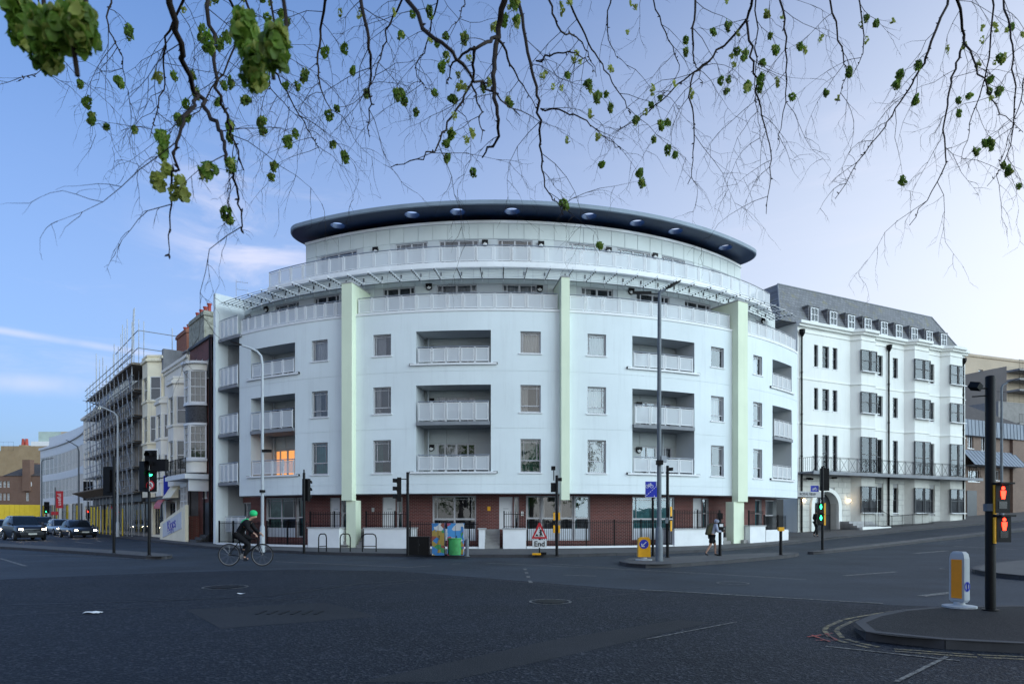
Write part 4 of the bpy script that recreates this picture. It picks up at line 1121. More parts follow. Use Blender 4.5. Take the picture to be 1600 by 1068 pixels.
m = MB(); B.box(m, b1 - 2.0, b1 + .12, -.2, .25, -.5, zB(686, 1590)); m.build('corner_pier', K['brownbrick'], BB)
# tall block behind
Tt = Facade((63, 96), (.93, .36), 1)
TB = thing('tall_building', 'tall tan concrete building with rows of tall windows behind the brown brick building', 'building', (75, 100, 3))
t0, t1 = Tt.t(1508), Tt.t(1660); zT = Tt.z(556, t0)
zt2 = Tt.z(556, Tt.t(1512)); tops = []
for px in (1529, 1540, 1551, 1562, 1573, 1584, 1596):
    a, b = Tt.t(px), Tt.t(px + 7)
    for r0, r1 in ((zt2 - 4.6, zt2 - 1.7), (zt2 - 9.6, zt2 - 6.3)): tops.append((a, b, r0, r1))
m = MB(); Tt.wall(m, t0, t1, 0, zt2, tops, .25); Tt.extr(m, [(t0, -.4), (t1, -.4), (t1, -18), (t0, -18)], 0, zt2 - .01); m.build('wall', [K['tanstone'], K['tanstone']], TB)
for o in tops: window(TB, Tt.M((o[0] + o[1]) / 2, -.15, o[2]), o[1] - o[0] - .01, o[3] - o[2], (), random.choice((None, 'curtain')), 1, False, .06, 'frame', rd=.2)
m = MB(); Tt.box(m, t0 - .1, t1, -.5, .15, zt2, zt2 + .35); m.build('parapet', K['tanstone'], TB)
T2 = Facade((60, 86), (.93, .36), 1)
CB = thing('concrete_building', 'pale concrete podium with roof railing between brown brick building and tall building', 'building', (70, 90, 3))
c0, c1 = T2.t(1560), T2.t(1680); zc2 = T2.z(628, T2.t(1580)); m = MB(); T2.extr(m, [(c0, 0), (c1, 0), (c1, -9), (c0, -9)], 0, zc2); m.build('wall', K['concrete'], CB)
m = MB(); a0 = T2.t(1513); T2.extr(m, [(a0, .3), (c0 + .5, .3), (c0 + .5, -9), (a0, -9)], 0, zc2 - 3.0); T2.extr(m, [(T2.t(1546), .6), (c1, .6), (c1, .2), (T2.t(1546), .2)], zc2 - 4.2, zc2 - 3.4); m.build('lower_wall', K['concrete'], CB)
flat_rail(T2, T2.t(1546), c1, .4, zc2 - .05, zc2 + 1.1, CB, sp=1.0)
E2 = Facade((78, 92), (.93, .36), 1)
EB = thing('corner_block', 'grey apartment corner with stacked balconies at the right edge of the picture', 'building', (88, 96, 3))
e0, e1 = E2.t(1592), E2.t(1720); m = MB(); E2.extr(m, [(e0, -1.5), (e1, -1.5), (e1, -10), (e0, -10)], 0, E2.z(568, e0)); m.build('wall', K['tanstone'], EB)
for y in (575, 590, 607, 660, 690):
    z = E2.z(y, e0); m = MB(); E2.box(m, e0, e1, -1.5, .1, z - .25, z); b = m.build('balcony_slab', K['concrete'], EB); flat_rail(E2, e0, e1, .05, z, z + 1.1, b, sp=.3)
# ---------------------------------------------------------------- terrace on the left street
Tr = Facade((-19.5, 43.5), (-.64, .77), -1)
K['redbrick'] = brickmat('red_brick_house', lambda t: planecoord(t, Tr.u), (.19, .05, .04), (.13, .035, .03), (.17, .12, .10), dirt=(.06, .03, .03))
K['cream'] = surf('cream_stucco', (.90, .83, .64), .85, .08, .8, streak=.35, dirt=(.33, .31, .26), spec=.2)
K['creamwhite'] = surf('white_stucco', (.90, .87, .78), .85, .07, .8, streak=.28, dirt=(.38, .37, .34), spec=.2)
K['redchim'] = brickmat('orange_brick', lambda t: planecoord(t, Tr.u), (.34, .11, .06), (.26, .08, .045), (.25, .16, .12))
K['flint'] = surf('flint_wall', (.32, .33, .28), .9, .4, 4, bump=.5, bscale=14, dirt=(.22, .22, .08), streak=.5)
K['flint_dark'] = surf('dark_flint', (.05, .05, .055), .6, .6, 9, bump=.6, bscale=20)
K['pot'] = surf('terracotta', (.42, .07, .05), .7, .15, 3)
K['redtile'] = surf('red_roof_tile', (.24, .085, .05), .8, .3, 5, bump=.3, bscale=18)
K['shopdark'] = surf('dark_shopfront', (.035, .04, .05), .4, .4, 2)
def chimney(parent, F, t0, t1, d0, d1, z0, z1, mat, npots, name='chimney'):
    m = MB(); F.box(m, t0, t1, d0, d1, z0, z1 - .35); F.box(m, t0 - .08, t1 + .08, d0 - .08, d1 + .08, z1 - .349, z1 - .15); F.box(m, t0 - .02, t1 + .02, d0 - .02, d1 + .02, z1 - .149, z1)
    c = m.build(name, K[mat], parent)
    for i in range(npots):
        p = F.P(t0 + (t1 - t0) * (i + .5) / npots, (d0 + d1) / 2, z1); MB().lathe([(.17, 0), (.13, .1), (.13, .55), (.17, .6), (.17, .68), (.1, .68)], 10, Matrix.Translation(p)).build('chimney_pot', K['pot'], c, smooth=40)
    return c
def sashwin(parent, F, t, d, z0, w_, h, fmat='sash', fill=None, sill=True, bars=sash, rd=.5, name='window'):
    return window(parent, F.M(t, d, z0), w_, h, bars, fill, 1, sill, .05, fmat, name, rd=rd, gl='glass1')
def rnd_fill(): return random.choice((None, None, 'curtain', 'blind'))
# brick house with white bow window
BH = thing('brick_house', 'narrow red brick house with white bow window beside the curved block', 'house', Tr.P(1.5, 0, 0))
t0, t1 = -1.2, 3.7
def zT_(y, px, d=0): return Tr.z(y, Tr.t(px, d), d)
bo = []
for pa, pb in ((303, 308), (312, 317), (321, 326)):
    bo.append((Tr.t(pb), Tr.t(pa), zT_(596, (pa + pb) / 2) + .2, zT_(562, (pa + pb) / 2)))
bo.append((Tr.t(323.5), Tr.t(318.5), 6.2, 8.6)); bo.append((Tr.t(323.5), Tr.t(318.5), 2.9, 4.9)); bo.append((Tr.t(323.5), Tr.t(318.5), 9.2 - .3, 9.3))
bo = bo[:5]
m = MB(); Tr.wall(m, t0, t1, -.2, 13.0, bo); Tr.extr(m, [(t0, -.6), (t1, -.6), (t1, -10), (t0, -10)], -.2, 12.9); m.build('wall', [K['redbrick'], K['creamwhite']], BH)
for o in bo: sashwin(BH, Tr, (o[0] + o[1]) / 2, -.1, o[2], o[1] - o[0] - .01, o[3] - o[2], fill=rnd_fill())
m = MB(); Tr.box(m, t0, t1, -.3, .12, 12.9, 13.06); m.build('coping', K['flint_dark'], BH)
m = MB(); m.hexa([Tr.P(t0, -.3, 12.9), Tr.P(t1, -.3, 12.9), Tr.P(t1, -10, 12.9), Tr.P(t0, -10, 12.9), Tr.P(t0, -4, 14.6), Tr.P(t1, -4, 14.6), Tr.P(t1, -6, 14.6), Tr.P(t0, -6, 14.6)]); rf = m.build('roof', K['redtile'], BH)
chimney(BH, Tr, Tr.t(328, -2), Tr.t(304, -2), -2.6, -1.6, 12.0, zT_(496, 315, -2), 'flint', 4)
# bow window: three tiers
bc = Tr.t(302, .6); bR = .95
def bow(z0, z1, mat, r=bR, nm='bow'):
    m = MB(); pts = [(bc + r * 1.15 * math.cos(a), .1 + r * math.sin(a)) for a in [math.pi * k / 14 for k in range(15)]]; Tr.extr(m, pts, z0, z1); return m.build(nm, K[mat], BH, smooth=35)
bow(4.5, 5.2, 'creamwhite'); bow(5.2, 5.35, 'sash', 1.08, 'bow_band'); bow(7.6, 8.7, 'flint_dark', .93, 'bow_panel'); bow(8.7, 8.85, 'sash', 1.04, 'bow_band'); bow(7.45, 7.6, 'sash', 1.04, 'bow_band'); bow(10.9, 11.3, 'creamwhite', 1.02); bow(11.3, 11.45, 'sash', 1.2, 'bow_cornice'); bow(5.36, 7.44, 'room', .75, 'bow_room'); bow(8.86, 10.89, 'room', .75, 'bow_room')
for z0, z1 in ((5.36, 7.45), (8.86, 10.9)):
    for k in range(3):
        an = math.pi * (k + .5) / 3; t = bc + bR * 1.1 * math.cos(an); d = .1 + bR * .97 * math.sin(an)
        nrm = (Tr.u * math.cos(an) + Tr.n * math.sin(an)).normalized(); x = Vector((0, 0, 1)).cross(-nrm) * -1
        x = (-nrm).cross(Vector((0, 0, 1))); p = Tr.P(t, d, z0); y = -nrm
        M = Matrix(((x.x, y.x, 0, p.x), (x.y, y.y, 0, p.y), (0, 0, 1, p.z), (0, 0, 0, 1)))
        if M.to_3x3().determinant() < 0: M = M @ Matrix.Diagonal((-1, 1, 1, 1))
        window(BH, M, 1.0, z1 - z0, (('h', .5, 0, 1, .05), ('v', .33, 0, 1, .02), ('v', .66, 0, 1, .02), ('h', .25, 0, 1, .02), ('h', .75, 0, 1, .02)), 'curtain' if k == 0 else None, .4, False, .08, 'sash', rd=.2)
# iron balcony, porch hood and ground-floor bay
m = MB(); Tr.box(m, t0 + .2, t1 + .2, .0, 1.5, 4.05, 4.35); Tr.box(m, t0 + .5, t0 + .7, 0, 1.2, 3.3, 4.05); m.build('balcony', K['sash'], BH); flat_rail(Tr, t0 + .2, t1 + .2, 1.45, 4.35, 5.3, BH)
m = MB(); pts = [(1.5, .0), (1.8, .7), (3.4, .7), (3.7, 0)]; Tr.extr(m, pts, -.1, 1.75); m.build('bay_base', K['redbrick'], BH); m = MB(); Tr.extr(m, pts, 3.72, 3.9); m.build('bay_head', K['sash'], BH); m = MB(); Tr.extr(m, [(1.7, 0), (1.95, .4), (3.25, .4), (3.5, 0)], 1.76, 3.71); m.build('bay_room', K['room'], BH)
for ta, tb in ((1.85, 2.6), (2.62, 3.38)): sashwin(BH, Tr, (ta + tb) / 2, .68, 1.76, tb - ta, 1.95, bars=(('h', .25, 0, 1, .03), ('h', .5, 0, 1, .05), ('h', .75, 0, 1, .03), ('v', .33, 0, 1, .025), ('v', .66, 0, 1, .025)), rd=.2)
m = MB(); Tr.box(m, t0 + .1, t0 + 1.3, -.02, .06, .1, 2.6); m.build('door', K['shopdark'], BH)
m = MB(); m.tube([Tr.P(.1, .1, 0), Tr.P(.1, .1, 4.0)], .05, 6); m.tube([Tr.P(t0 + .05, .1, 0), Tr.P(t0 + .05, .1, 12.9)], .06, 6); m.build('drainpipe', K['black'], BH)
for i in range(3): 
    m = MB(); Tr.box(m, t0 + .1, t0 + 1.5, .0, .9 - .3 * i, 0, .15 + .15 * i + .12); m.build('step', K['flint_dark'], BH)
# cream stucco houses with stacked canted bays
def bay_stack(parent, F, c, wid, pr, tiers, mat, ztop):
    """tiers: list of (zsill, zhead)"""
    q = wid * .24
    pts = [(c - wid / 2, 0), (c - wid / 2 + q, pr), (c + wid / 2 - q, pr), (c + wid / 2, 0)]
    zs = [tiers[-1][0] - 1.0] + [v for tr in sorted(tiers) for v in tr] + [ztop]
    zb = -.2 if tiers[-1][0] < 3 else tiers[-1][0] - 1.1
    prev = zb
    for (a, b) in sorted(tiers):
        m = MB(); F.extr(m, pts, prev, a); m.build('bay', K[mat], parent)
        m = MB(); F.extr(m, [(p[0] * 1 + (p[0] - c) * .06, p[1] * 1.0 + .08) for p in pts], a - .16, a - .02); m.build('bay_sill', K[mat], parent)
        # corner pilasters and centre piece around the glass
        for (x, y) in ((c - wid / 2 + q, pr), (c + wid / 2 - q, pr)):
            m = MB(); F.box(m, x - .12, x + .12, y - .22, y + .02, a, b); m.build('pilaster', K[mat], parent)
        for x in (c - wid / 2, c + wid / 2):
            m = MB(); F.box(m, x - .1, x + .1, -.1, .12, a, b); m.build('pilaster', K[mat], parent)
        m = MB(); F.extr(m, [(c - wid / 2 + .2, -.0), (c - wid / 2 + q + .05, pr - .45), (c + wid / 2 - q - .05, pr - .45), (c + wid / 2 - .2, 0)], a, b); m.build('bay_room', K['room'], parent)
        window(parent, F.M(c, pr - .1, a), wid - 2 * q - .22, b - a, (('h', .5, 0, 1, .05),), rnd_fill(), 1, False, .07, 'sash', rd=.2)
        for sgn in (-1, 1):
            p0 = F.P(c + sgn * (wid / 2 - .04), .08, a); p1 = F.P(c + sgn * (wid / 2 - q + .1), pr - .12, a); mid = (p0 + p1) / 2; dr = (p1 - p0); L2 = dr.length - .12; dr.normalize()
            x = dr if dr.dot(F.x) > 0 else -dr; y = Vector((0, 0, 1)).cross(x)
            M = Matrix(((x.x, y.x, 0, mid.x), (x.y, y.y, 0, mid.y), (0, 0, 1, mid.z), (0, 0, 0, 1)))
            window(parent, M, L2, b - a, (('h', .5, 0, 1, .05),), None, 1, False, .06, 'sash', rd=.12)
        prev = b
    m = MB(); F.extr(m, pts, prev, ztop); m.build('bay', K[mat], parent)
    m = MB(); F.extr(m, [(p[0] + (p[0] - c) * .08, p[1] + .14) for p in pts], ztop - .35, ztop - .15); F.extr(m, [(p[0] + (p[0] - c) * .03, p[1] + .05) for p in pts], ztop + .0, ztop + .14); m.build('bay_cornice', K[mat], parent)
HA = thing('stucco_house', 'white stucco house with two stacked bays and red tiled roof next to the brick house', 'house', Tr.P(8, 0, 0))
a0, a1 = 3.72, 10.6
wo = []
for c in (4.2, 4.95, 5.7): wo.append((c - .26, c + .26, 11.0, 12.1))
for c in (7.9, 9.2): wo.append((c - .35, c + .35, 10.5, 11.8))
m = MB(); Tr.wall(m, a0, a1, 3.2, 12.55, wo); Tr.wall(m, a0, a1, -.2, 3.2, [(a0 + .3, a0 + 1.9, .1, 2.9), (6.3, 7.2, .1, 2.9), (7.5, 10.2, .4, 2.8)], .5); Tr.extr(m, [(a0, -.7), (a1, -.7), (a1, -10), (a0, -10)], -.2, 12.4); m.build('wall', [K['creamwhite'], K['creamwhite']], HA)
for o in wo: sashwin(HA, Tr, (o[0] + o[1]) / 2, -.1, o[2], o[1] - o[0] - .01, o[3] - o[2], fill=rnd_fill())
for a, b in ((a0 + .3, a0 + 1.9), (6.3, 7.2), (7.5, 10.2)): window(HA, Tr.M((a + b) / 2, -.3, .15), b - a, 2.6, (('v', .33, 0, 1, .06), ('v', .66, 0, 1, .06), ('h', .8, 0, 1, .06)), None, 1, False, .08, 'shopdark', 'shop_window', rd=.3)
bay_stack(HA, Tr, 5.2, 2.9, .85, [(8.0, 9.9), (4.9, 6.9)], 'creamwhite', 11.1)
bay_stack(HA, Tr, 8.7, 2.9, .85, [(7.4, 9.1), (4.3, 6.2)], 'creamwhite', 10.2)
m = MB(); Tr.box(m, a0, a1, -.4, .25, 12.5, 12.7); Tr.box(m, a0, a1, -.4, .12, 12.3, 12.495); m.build('cornice', K['creamwhite'], HA)
m = MB(); m.hexa([Tr.P(a0, -.3, 12.6), Tr.P(a1, -.3, 12.6), Tr.P(a1, -9, 12.6), Tr.P(a0, -9, 12.6), Tr.P(a0, -4, 15.2), Tr.P(a1 - 2, -4, 15.2), Tr.P(a1 - 2, -5, 15.2), Tr.P(a0, -5, 15.2)]); m.build('roof', K['redtile'], HA)
chimney(HA, Tr, Tr.t(302, -2.4), Tr.t(286, -2.4), -3.0, -1.9, 12.6, zT_(520, 294, -2.4), 'redchim', 3)
for tt in (a1 - 1.0, a1 - 2.6):
    m = MB(); Tr.box(m, tt - .5, tt + .5, -3, -1.2, 12.6, 14.1); Tr.box(m, tt - .6, tt + .6, -3.1, -1.1, 14.1, 14.2); m.build('roof_dormer', K['lead'], HA)
# shop front awnings, blade sign, painted stair wall
m = MB(); m.loft([[Tr.P(t, .1 + .75 * math.sin(a) , 2.3 + .8 * math.cos(a)) for a in [math.pi / 2 * k / 8 for k in range(9)]] for t in (8.2, 10.2)], closed=False); tag(m.build('awning', K['sign_red'], HA))
m = MB(); Tr.box(m, 6.9, 7.0, .2, .9, 3.0, 4.6); m.build('hanging_sign', K['sign_blue'], HA)
m = MB(); Tr.box(m, a0 + .2, a1, .05, .5, 2.95, 3.55); m.build('shop_fascia', K['shopdark'], HA)
m = MB(); m.hexa([Tr.P(4.6, .1, 3.0), Tr.P(7.0, .1, 3.0), Tr.P(7.0, 1.0, 3.0), Tr.P(4.6, 1.0, 3.0), Tr.P(4.6, .05, 4.2), Tr.P(7.0, .05, 4.2), Tr.P(7.0, .25, 4.2), Tr.P(4.6, .25, 4.2)]); m.build('porch_hood', K['cream'], HA)
HB = thing('stucco_house', 'tall cream stucco house with a single canted bay beside the scaffolding', 'house', Tr.P(12.8, 0, 0))
c0, c1 = 10.65, 14.9
m = MB(); Tr.wall(m, c0, c1, -.2, 13.7, [(11.0, 14.5, .3, 2.8)], .4); Tr.extr(m, [(c0, -.6), (c1, -.6), (c1, -10), (c0, -10)], -.2, 13.5); m.build('wall', [K['cream'], K['cream']], HB)
window(HB, Tr.M(12.75, -.2, .3), 3.45, 2.45, (('v', .25, 0, 1, .08), ('v', .5, 0, 1, .08), ('v', .75, 0, 1, .08)), None, 1, False, .08, 'shopdark', 'shop_window', rd=.3)
bay_stack(HB, Tr, 12.8, 3.3, .9, [(10.6, 12.4), (7.4, 9.4), (4.3, 6.2)], 'cream', 13.9)
m = MB(); Tr.box(m, c0, c1, -.4, .2, 13.7, 13.9); m.build('cornice', K['cream'], HB)
m = MB(); Tr.box(m, c0 - .1, c0 + .4, -6, .1, 12.8, 14.4); m.build('party_parapet', K['lead'], HB)
m = MB(); Tr.box(m, c0 + .2, c1, .05, .45, 2.9, 3.5); m.build('shop_fascia', K['shopdark'], HB)
# the painted hostel stair wall with lettering
SW = thing('stair_wall', 'cream sloping stair wall with a blue hand lettered sign below the bow window', 'wall', Tr.P(6.2, 1.5, 0))
m = MB(); ta, tb = Tr.t(290.5, 1.0), Tr.t(251, 1.0)
m.hexa([Tr.P(ta, 0.85, -.1), Tr.P(tb, 0.85, -.1), Tr.P(tb, 1.05, -.1), Tr.P(ta, 1.05, -.1), Tr.P(ta, 0.85, 2.45), Tr.P(tb, 0.85, 1.25), Tr.P(tb, 1.05, 1.25), Tr.P(ta, 1.05, 2.45)]); m.build('wall', K['cream'], SW)
bd = MB(); sa, sb = ta + (tb - ta) * .12, ta + (tb - ta) * .86
bd.hexa([Tr.P(sa, 1.051, .95), Tr.P(sb, 1.051, .25), Tr.P(sb, 1.08, .25), Tr.P(sa, 1.08, .95), Tr.P(sa, 1.051, 2.05), Tr.P(sb, 1.051, 1.2), Tr.P(sb, 1.08, 1.2), Tr.P(sa, 1.08, 2.05)]); board = bd.build('sign_board', K['blind'], SW)
slope = math.atan2(.85, abs(sb - sa))
text_mesh('Kipps', 1.0, 'sign_blue', board, Tr.M((sa + sb) / 2, 1.09, 1.16) @ Matrix.Rotation(-slope, 4, 'Y') @ RX, .008, bold=.012)
text_mesh('hostel', .28, 'sign_blue', board, Tr.M((sa + sb) / 2, 1.09, .70) @ Matrix.Rotation(-slope, 4, 'Y') @ RX, .008) if False else None
m = MB(); 
for k in range(5): m.tube([Tr.P(sa + (sb - sa) * (.42 + .06 * k), 1.09, .85 - .07 * k), Tr.P(sa + (sb - sa) * (.45 + .06 * k), 1.09, .83 - .07 * k)], .02, 4)
m.build('small_lettering', K['sign_blue'], board)
# ---------------------------------------------------------------- scaffolded building and its scaffolding
K['grimy'] = surf('grimy_stucco', (.30, .28, .25), .9, .3, 1.2, streak=.5, spec=.2)
SC = thing('scaffolded_building', 'grimy white terrace building hidden behind scaffolding', 'building', Tr.P(30, 0, 0))
s0, s1 = 14.95, 38.0; so_ = []
for k in range(5):
    c = 17.0 + k * 4.4
    for z0 in (4.4, 7.4, 10.2): so_.append((c - .5, c + .5, z0, z0 + 1.8))
m = MB(); Tr.wall(m, s0, s1, -.2, 13.4, so_ + [(s0 + .5, s1 - .5, .3, 2.9)], .3); Tr.extr(m, [(s0, -.6), (s1, -.6), (s1, -10), (s0, -10)], -.2, 13.2); m.build('wall', [K['grimy'], K['grimy']], SC)
for o in so_: sashwin(SC, Tr, (o[0] + o[1]) / 2, -.1, o[2], o[1] - o[0] - .01, o[3] - o[2], fill=rnd_fill())
window(SC, Tr.M((s0 + s1) / 2, -.2, .3), s1 - s0 - 1.02, 2.6, tuple(('v', k / 8, 0, 1, .15) for k in range(1, 8)), None, 1, False, .1, 'shopdark', 'shop_window', rd=.3)
m = MB(); Tr.box(m, s0 + .1, s1 - .1, -.5, .7, 2.95, 3.6); m.build('shop_fascia', K['shopdark'], SC)
for c in (19.2, 28.0):
    m = MB(); q = [(c - 1.3, 0), (c - .8, .4), (c + .8, .4), (c + 1.3, 0)]; Tr.extr(m, q, 4, 12.6); m.build('bay', K['grimy'], SC)
SF = thing('scaffolding', 'tall steel tube scaffolding with timber boards wrapped round the terrace', 'scaffolding', Tr.P(30, 1.6, 0))
K['tube'] = surf('scaffold_tube', (.34, .35, .37), .45, .2, 3, metal=.5)
K['board'] = surf('scaffold_board', (.22, .18, .14), .85, .25, 3)
lv = [3.7, 5.7, 7.75, 9.8, 11.8, 13.9]
def pole(a, b, r=.034, nm='scaffold_tube'):
    a, b = Vector(a), Vector(b); L3 = (b - a).length
    me = cached(('pole', r), lambda: MB().tube([(0, 0, 0), (0, 0, 1)], r, 5).mesh('scaffold_tube', K['tube']))
    q = (b - a).to_track_quat('Z', 'Y').to_matrix().to_4x4(); inst(nm, me, SF, Matrix.Translation(a) @ q @ Matrix.Diagonal((1, 1, L3, 1)))
rs = random.Random(5)
tt_ = [s0 + .2 + k * 1.85 for k in range(13)]
for i, t in enumerate(tt_):
    for d in (.5, 1.35):
        pole(Tr.P(t, d, .1), Tr.P(t, d, 14.4 + rs.uniform(.4, 3.6) + (.6 if d < 1 else 0)))
    for z in lv: pole(Tr.P(t, .2, z - .08), Tr.P(t, 1.75, z - .08))
for z in lv:
    for d in (.5, 1.35): pole(Tr.P(s0 - .4, d, z - .12), Tr.P(s1 + .3, d, z - .12))
    for dz in (.5, 1.05): pole(Tr.P(s0 - .4, 1.41, z + dz), Tr.P(s1 + .3, 1.41, z + dz))
    for k in range(4):
        d = .44 + k * .235
        m = MB(); Tr.box(m, s0 - .3, s1 + .2, d, d + .215, z - .03, z + .01); m.build('scaffold_board', K['board'], SF)
for i in range(0, len(tt_) - 1, 2):
    for z0, z1 in zip(lv, lv[1:]): pole(Tr.P(tt_[i], 1.45, z0), Tr.P(tt_[i + 1], 1.45, z1))
for d in (-1.5, -3.5, -6): 
    pole(Tr.P(s0 - .2, d, 13.2), Tr.P(s0 - .2, d, 17.2 + .4 * d / 6))
for z in (15.1, 16.5): pole(Tr.P(s0 - .2, 1.0, z), Tr.P(s0 - .2, -6.2, z)); pole(Tr.P(s0 - .2, 1.0, z), Tr.P(s0 + 9, 1.0, z - .2))
for x in (0, .42): pole(Tr.P(s0 + 2.6 + x, 1.0, 12), Tr.P(s0 + 2.6 + x, .7, 19.0))
for k in range(16): pole(Tr.P(s0 + 2.6, .95 - .04 * k / 2, 13 + k * .36), Tr.P(s0 + 3.02, .95 - .04 * k / 2, 13 + k * .36), .016, 'ladder_rung')
m = MB(); m.hexa([Tr.P(s0 - .4, -3, 13.9), Tr.P(s0 + 7, -3, 13.9), Tr.P(s0 + 7, 1.5, 13.7), Tr.P(s0 - .4, 1.5, 13.7), Tr.P(s0 - .4, -3, 14.05), Tr.P(s0 + 7, -3, 14.05), Tr.P(s0 + 7, 1.5, 13.85), Tr.P(s0 - .4, 1.5, 13.85)]); m.build('temporary_roof', K['board'], SF)
m = MB(); m.hexa([Tr.P(s0 + 4, 1.35, 3.6), Tr.P(s1, 1.35, 3.6), Tr.P(s1, 2.6, 4.1), Tr.P(s0 + 4, 2.6, 4.1), Tr.P(s0 + 4, 1.35, 3.68), Tr.P(s1, 1.35, 3.68), Tr.P(s1, 2.6, 4.18), Tr.P(s0 + 4, 2.6, 4.18)]); m.build('protection_fan', K['board'], SF)
K['yelloww'] = surf('yellow_sleeve', (.65, .48, .03), .6, .1, 3)
for i, t in enumerate(tt_[2:9]):
    p = Tr.P(t, 1.35, .1); MB().tube([p, p + Vector((0, 0, 2.3))], .05, 6).build('yellow_sleeve', K['yelloww'], SF)
# ---------------------------------------------------------------- white buildings further along, far skyline
WB = thing('bay_building', 'white bay fronted building just beyond the scaffolding', 'building', Tr.P(46, 0, 0))
w0, w1 = 38.1, 50
wo = [(c - .6, c + .6, z, z + 1.7) for c in (40.0, 43.0, 46.0, 48.8) for z in (4.6, 7.6, 10.4)]
m = MB(); Tr.wall(m, w0, w1, -.2, 13.2, wo + [(w0 + 1, w1 - 1, .3, 3)], .25); Tr.extr(m, [(w0, -.5), (w1, -.5), (w1, -10), (w0, -10)], -.2, 13.1); m.build('wall', [K['creamwhite'], K['creamwhite']], WB)
for o in wo: sashwin(WB, Tr, (o[0] + o[1]) / 2, -.1, o[2], 1.19, 1.7, fill=rnd_fill())
window(WB, Tr.M((w0 + w1) / 2, -.2, .3), w1 - w0 - 2, 2.65, tuple(('v', k / 5, 0, 1, .15) for k in range(1, 5)), None, 1, False, .1, 'shopdark', 'shop_window', rd=.2)
m = MB(); Tr.box(m, w0, w1, -.4, .3, 13.2, 13.45); m.build('cornice', K['creamwhite'], WB)
m = MB(); m.hexa([Tr.P(w0, -.3, 13.4), Tr.P(w1, -.3, 13.4), Tr.P(w1, -9, 13.4), Tr.P(w0, -9, 13.4), Tr.P(w0, -2.2, 17.2), Tr.P(w1 - 2, -2.2, 17.2), Tr.P(w1 - 2, -7, 17.2), Tr.P(w0, -7, 17.2)]); m.build('roof', K['slate'], WB)
# sweeping white office
OF = thing('sweeping_office', 'long white sweeping office building with two storeys of tall window bands', 'building', (-62, 95, 0))
A0, A1, A2 = Vector((-52.3, 84, 0)), Vector((-62.5, 98, 0)), Vector((-76, 110, 0))
def bez(s): return A0 * (1 - s) ** 2 + A1 * 2 * s * (1 - s) + A2 * s * s
n = 14
for i in range(n):
    p, q = bez(i / n), bez((i + 1) / n); d = (q - p); wl = d.length; d.normalize(); nr = Vector((-d.y, d.x, 0))
    nr = nr if nr.dot(Vector((0, 0, 0)) - p) > 0 else -nr
    F = Facade((p.x, p.y), (d.x, d.y), 1 if Vector((d.y, -d.x, 0)).dot(nr) > 0 else -1)
    m = MB(); F.wall(m, 0, wl, -.1, 12.4, [(.12, wl - .12, 8.3, 11.2), (.12, wl - .12, 4.6, 7.4), (.1, wl - .1, .3, 3.6)], .06)
    F.box(m, 0, wl, -.4, .25, 12.4, 12.75); F.box(m, 0, wl, -1.5, -1.2, 12.75, 14.6); m.build('wall', [K['white'], K['white']], OF)
    for z0, z1 in ((8.3, 11.2), (4.6, 7.4)): window(OF, F.M(wl / 2, -.015, z0), wl - .26, z1 - z0, (('v', .25, 0, 1, .1), ('v', .5, 0, 1, .1), ('v', .75, 0, 1, .1), ('h', .35, 0, 1, .06)), None, 1, False, .07, 'white', rd=.4, gl='glass1')
    window(OF, F.M(wl / 2, -.015, .3), wl - .22, 3.25, (('h', .7, 0, 1, .05),), None, 1, False, .07, 'dsash', 'shop_window', rd=.4)
    if i % 3 == 0: m = MB(); F.box(m, -.15, .15, .0, .3, 0, 3.6); m.build('column', K['white'], OF)
m = MB(); 
for i in range(n):
    p, q = bez(i / n), bez((i + 1) / n); back_ = Vector((-20, -8, 0)) * -1
    m.poly([(p.x, p.y, 12.6), (q.x, q.y, 12.6), (q.x - 14 + 30, q.y + 18, 12.6), (p.x + 16, p.y + 18, 12.6)])
m.build('roof', K['lead'], OF)
BN = thing('street_banner', 'red vertical banner with white lettering on a lamp column by the sweeping office', 'banner', at(93, 815, 80))
p = at(93, 815, 80); m = MB(); m.box(p.x - .42, p.x + .42, p.y - .03, p.y + .03, 2.75, 4.75); f = m.build('banner', K['sign_red'], BN)
text_mesh('useful', .62, 'sign_white', f, Matrix.Translation((p.x, p.y - .04, 3.75)) @ RX @ Matrix.Rotation(R_(90), 4, 'Z'))
MB().tube([(p.x - .5, p.y, 0), (p.x - .5, p.y, 5.2)], .06, 8).build('pole', K['galv'], BN); MB().box(p.x - .95, p.x - .1, p.y - .05, p.y + .02, 1.95, 2.35).build('street_sign', K['sign_red'], BN)
# far skyline
def farblock(name, label, px0, px1, Y, ytop, mat, wins=(), dep=12, roof=None):
    F = Facade(((px0 - 800) / FP * Y, Y), (1, .0), 1); wd = (px1 - px0) / FP * Y; zt_ = EYE + (HOR - ytop) / FP * Y
    o = thing(name, label, 'building', F.P(wd / 2, 0, 0)); oo = []
    for (a, b, y0, y1) in wins: oo.append(((a - px0) / FP * Y, (b - px0) / FP * Y, EYE + (HOR - y1) / FP * Y, EYE + (HOR - y0) / FP * Y))
    m = MB(); F.wall(m, 0, wd, -.5, zt_, oo, .3); F.extr(m, [(0, -.5), (wd, -.5), (wd, -dep), (0, -dep)], -.5, zt_ - .02); m.build('wall', [K[mat], K[mat]], o)
    for q in oo: window(o, F.M((q[0] + q[1]) / 2, -.2, q[2]), q[1] - q[0] - .02, q[3] - q[2], (('v', .5, 0, 1, .1), ('h', .5, 0, 1, .1)), rnd_fill(), 1, True, .1, 'sash', rd=.25)
    return o, F, wd, zt_
K['farbrick'] = brickmat('far_brown_brick', lambda t: planecoord(t, (1, 0)), (.20, .105, .07), (.16, .085, .06), (.20, .15, .12))
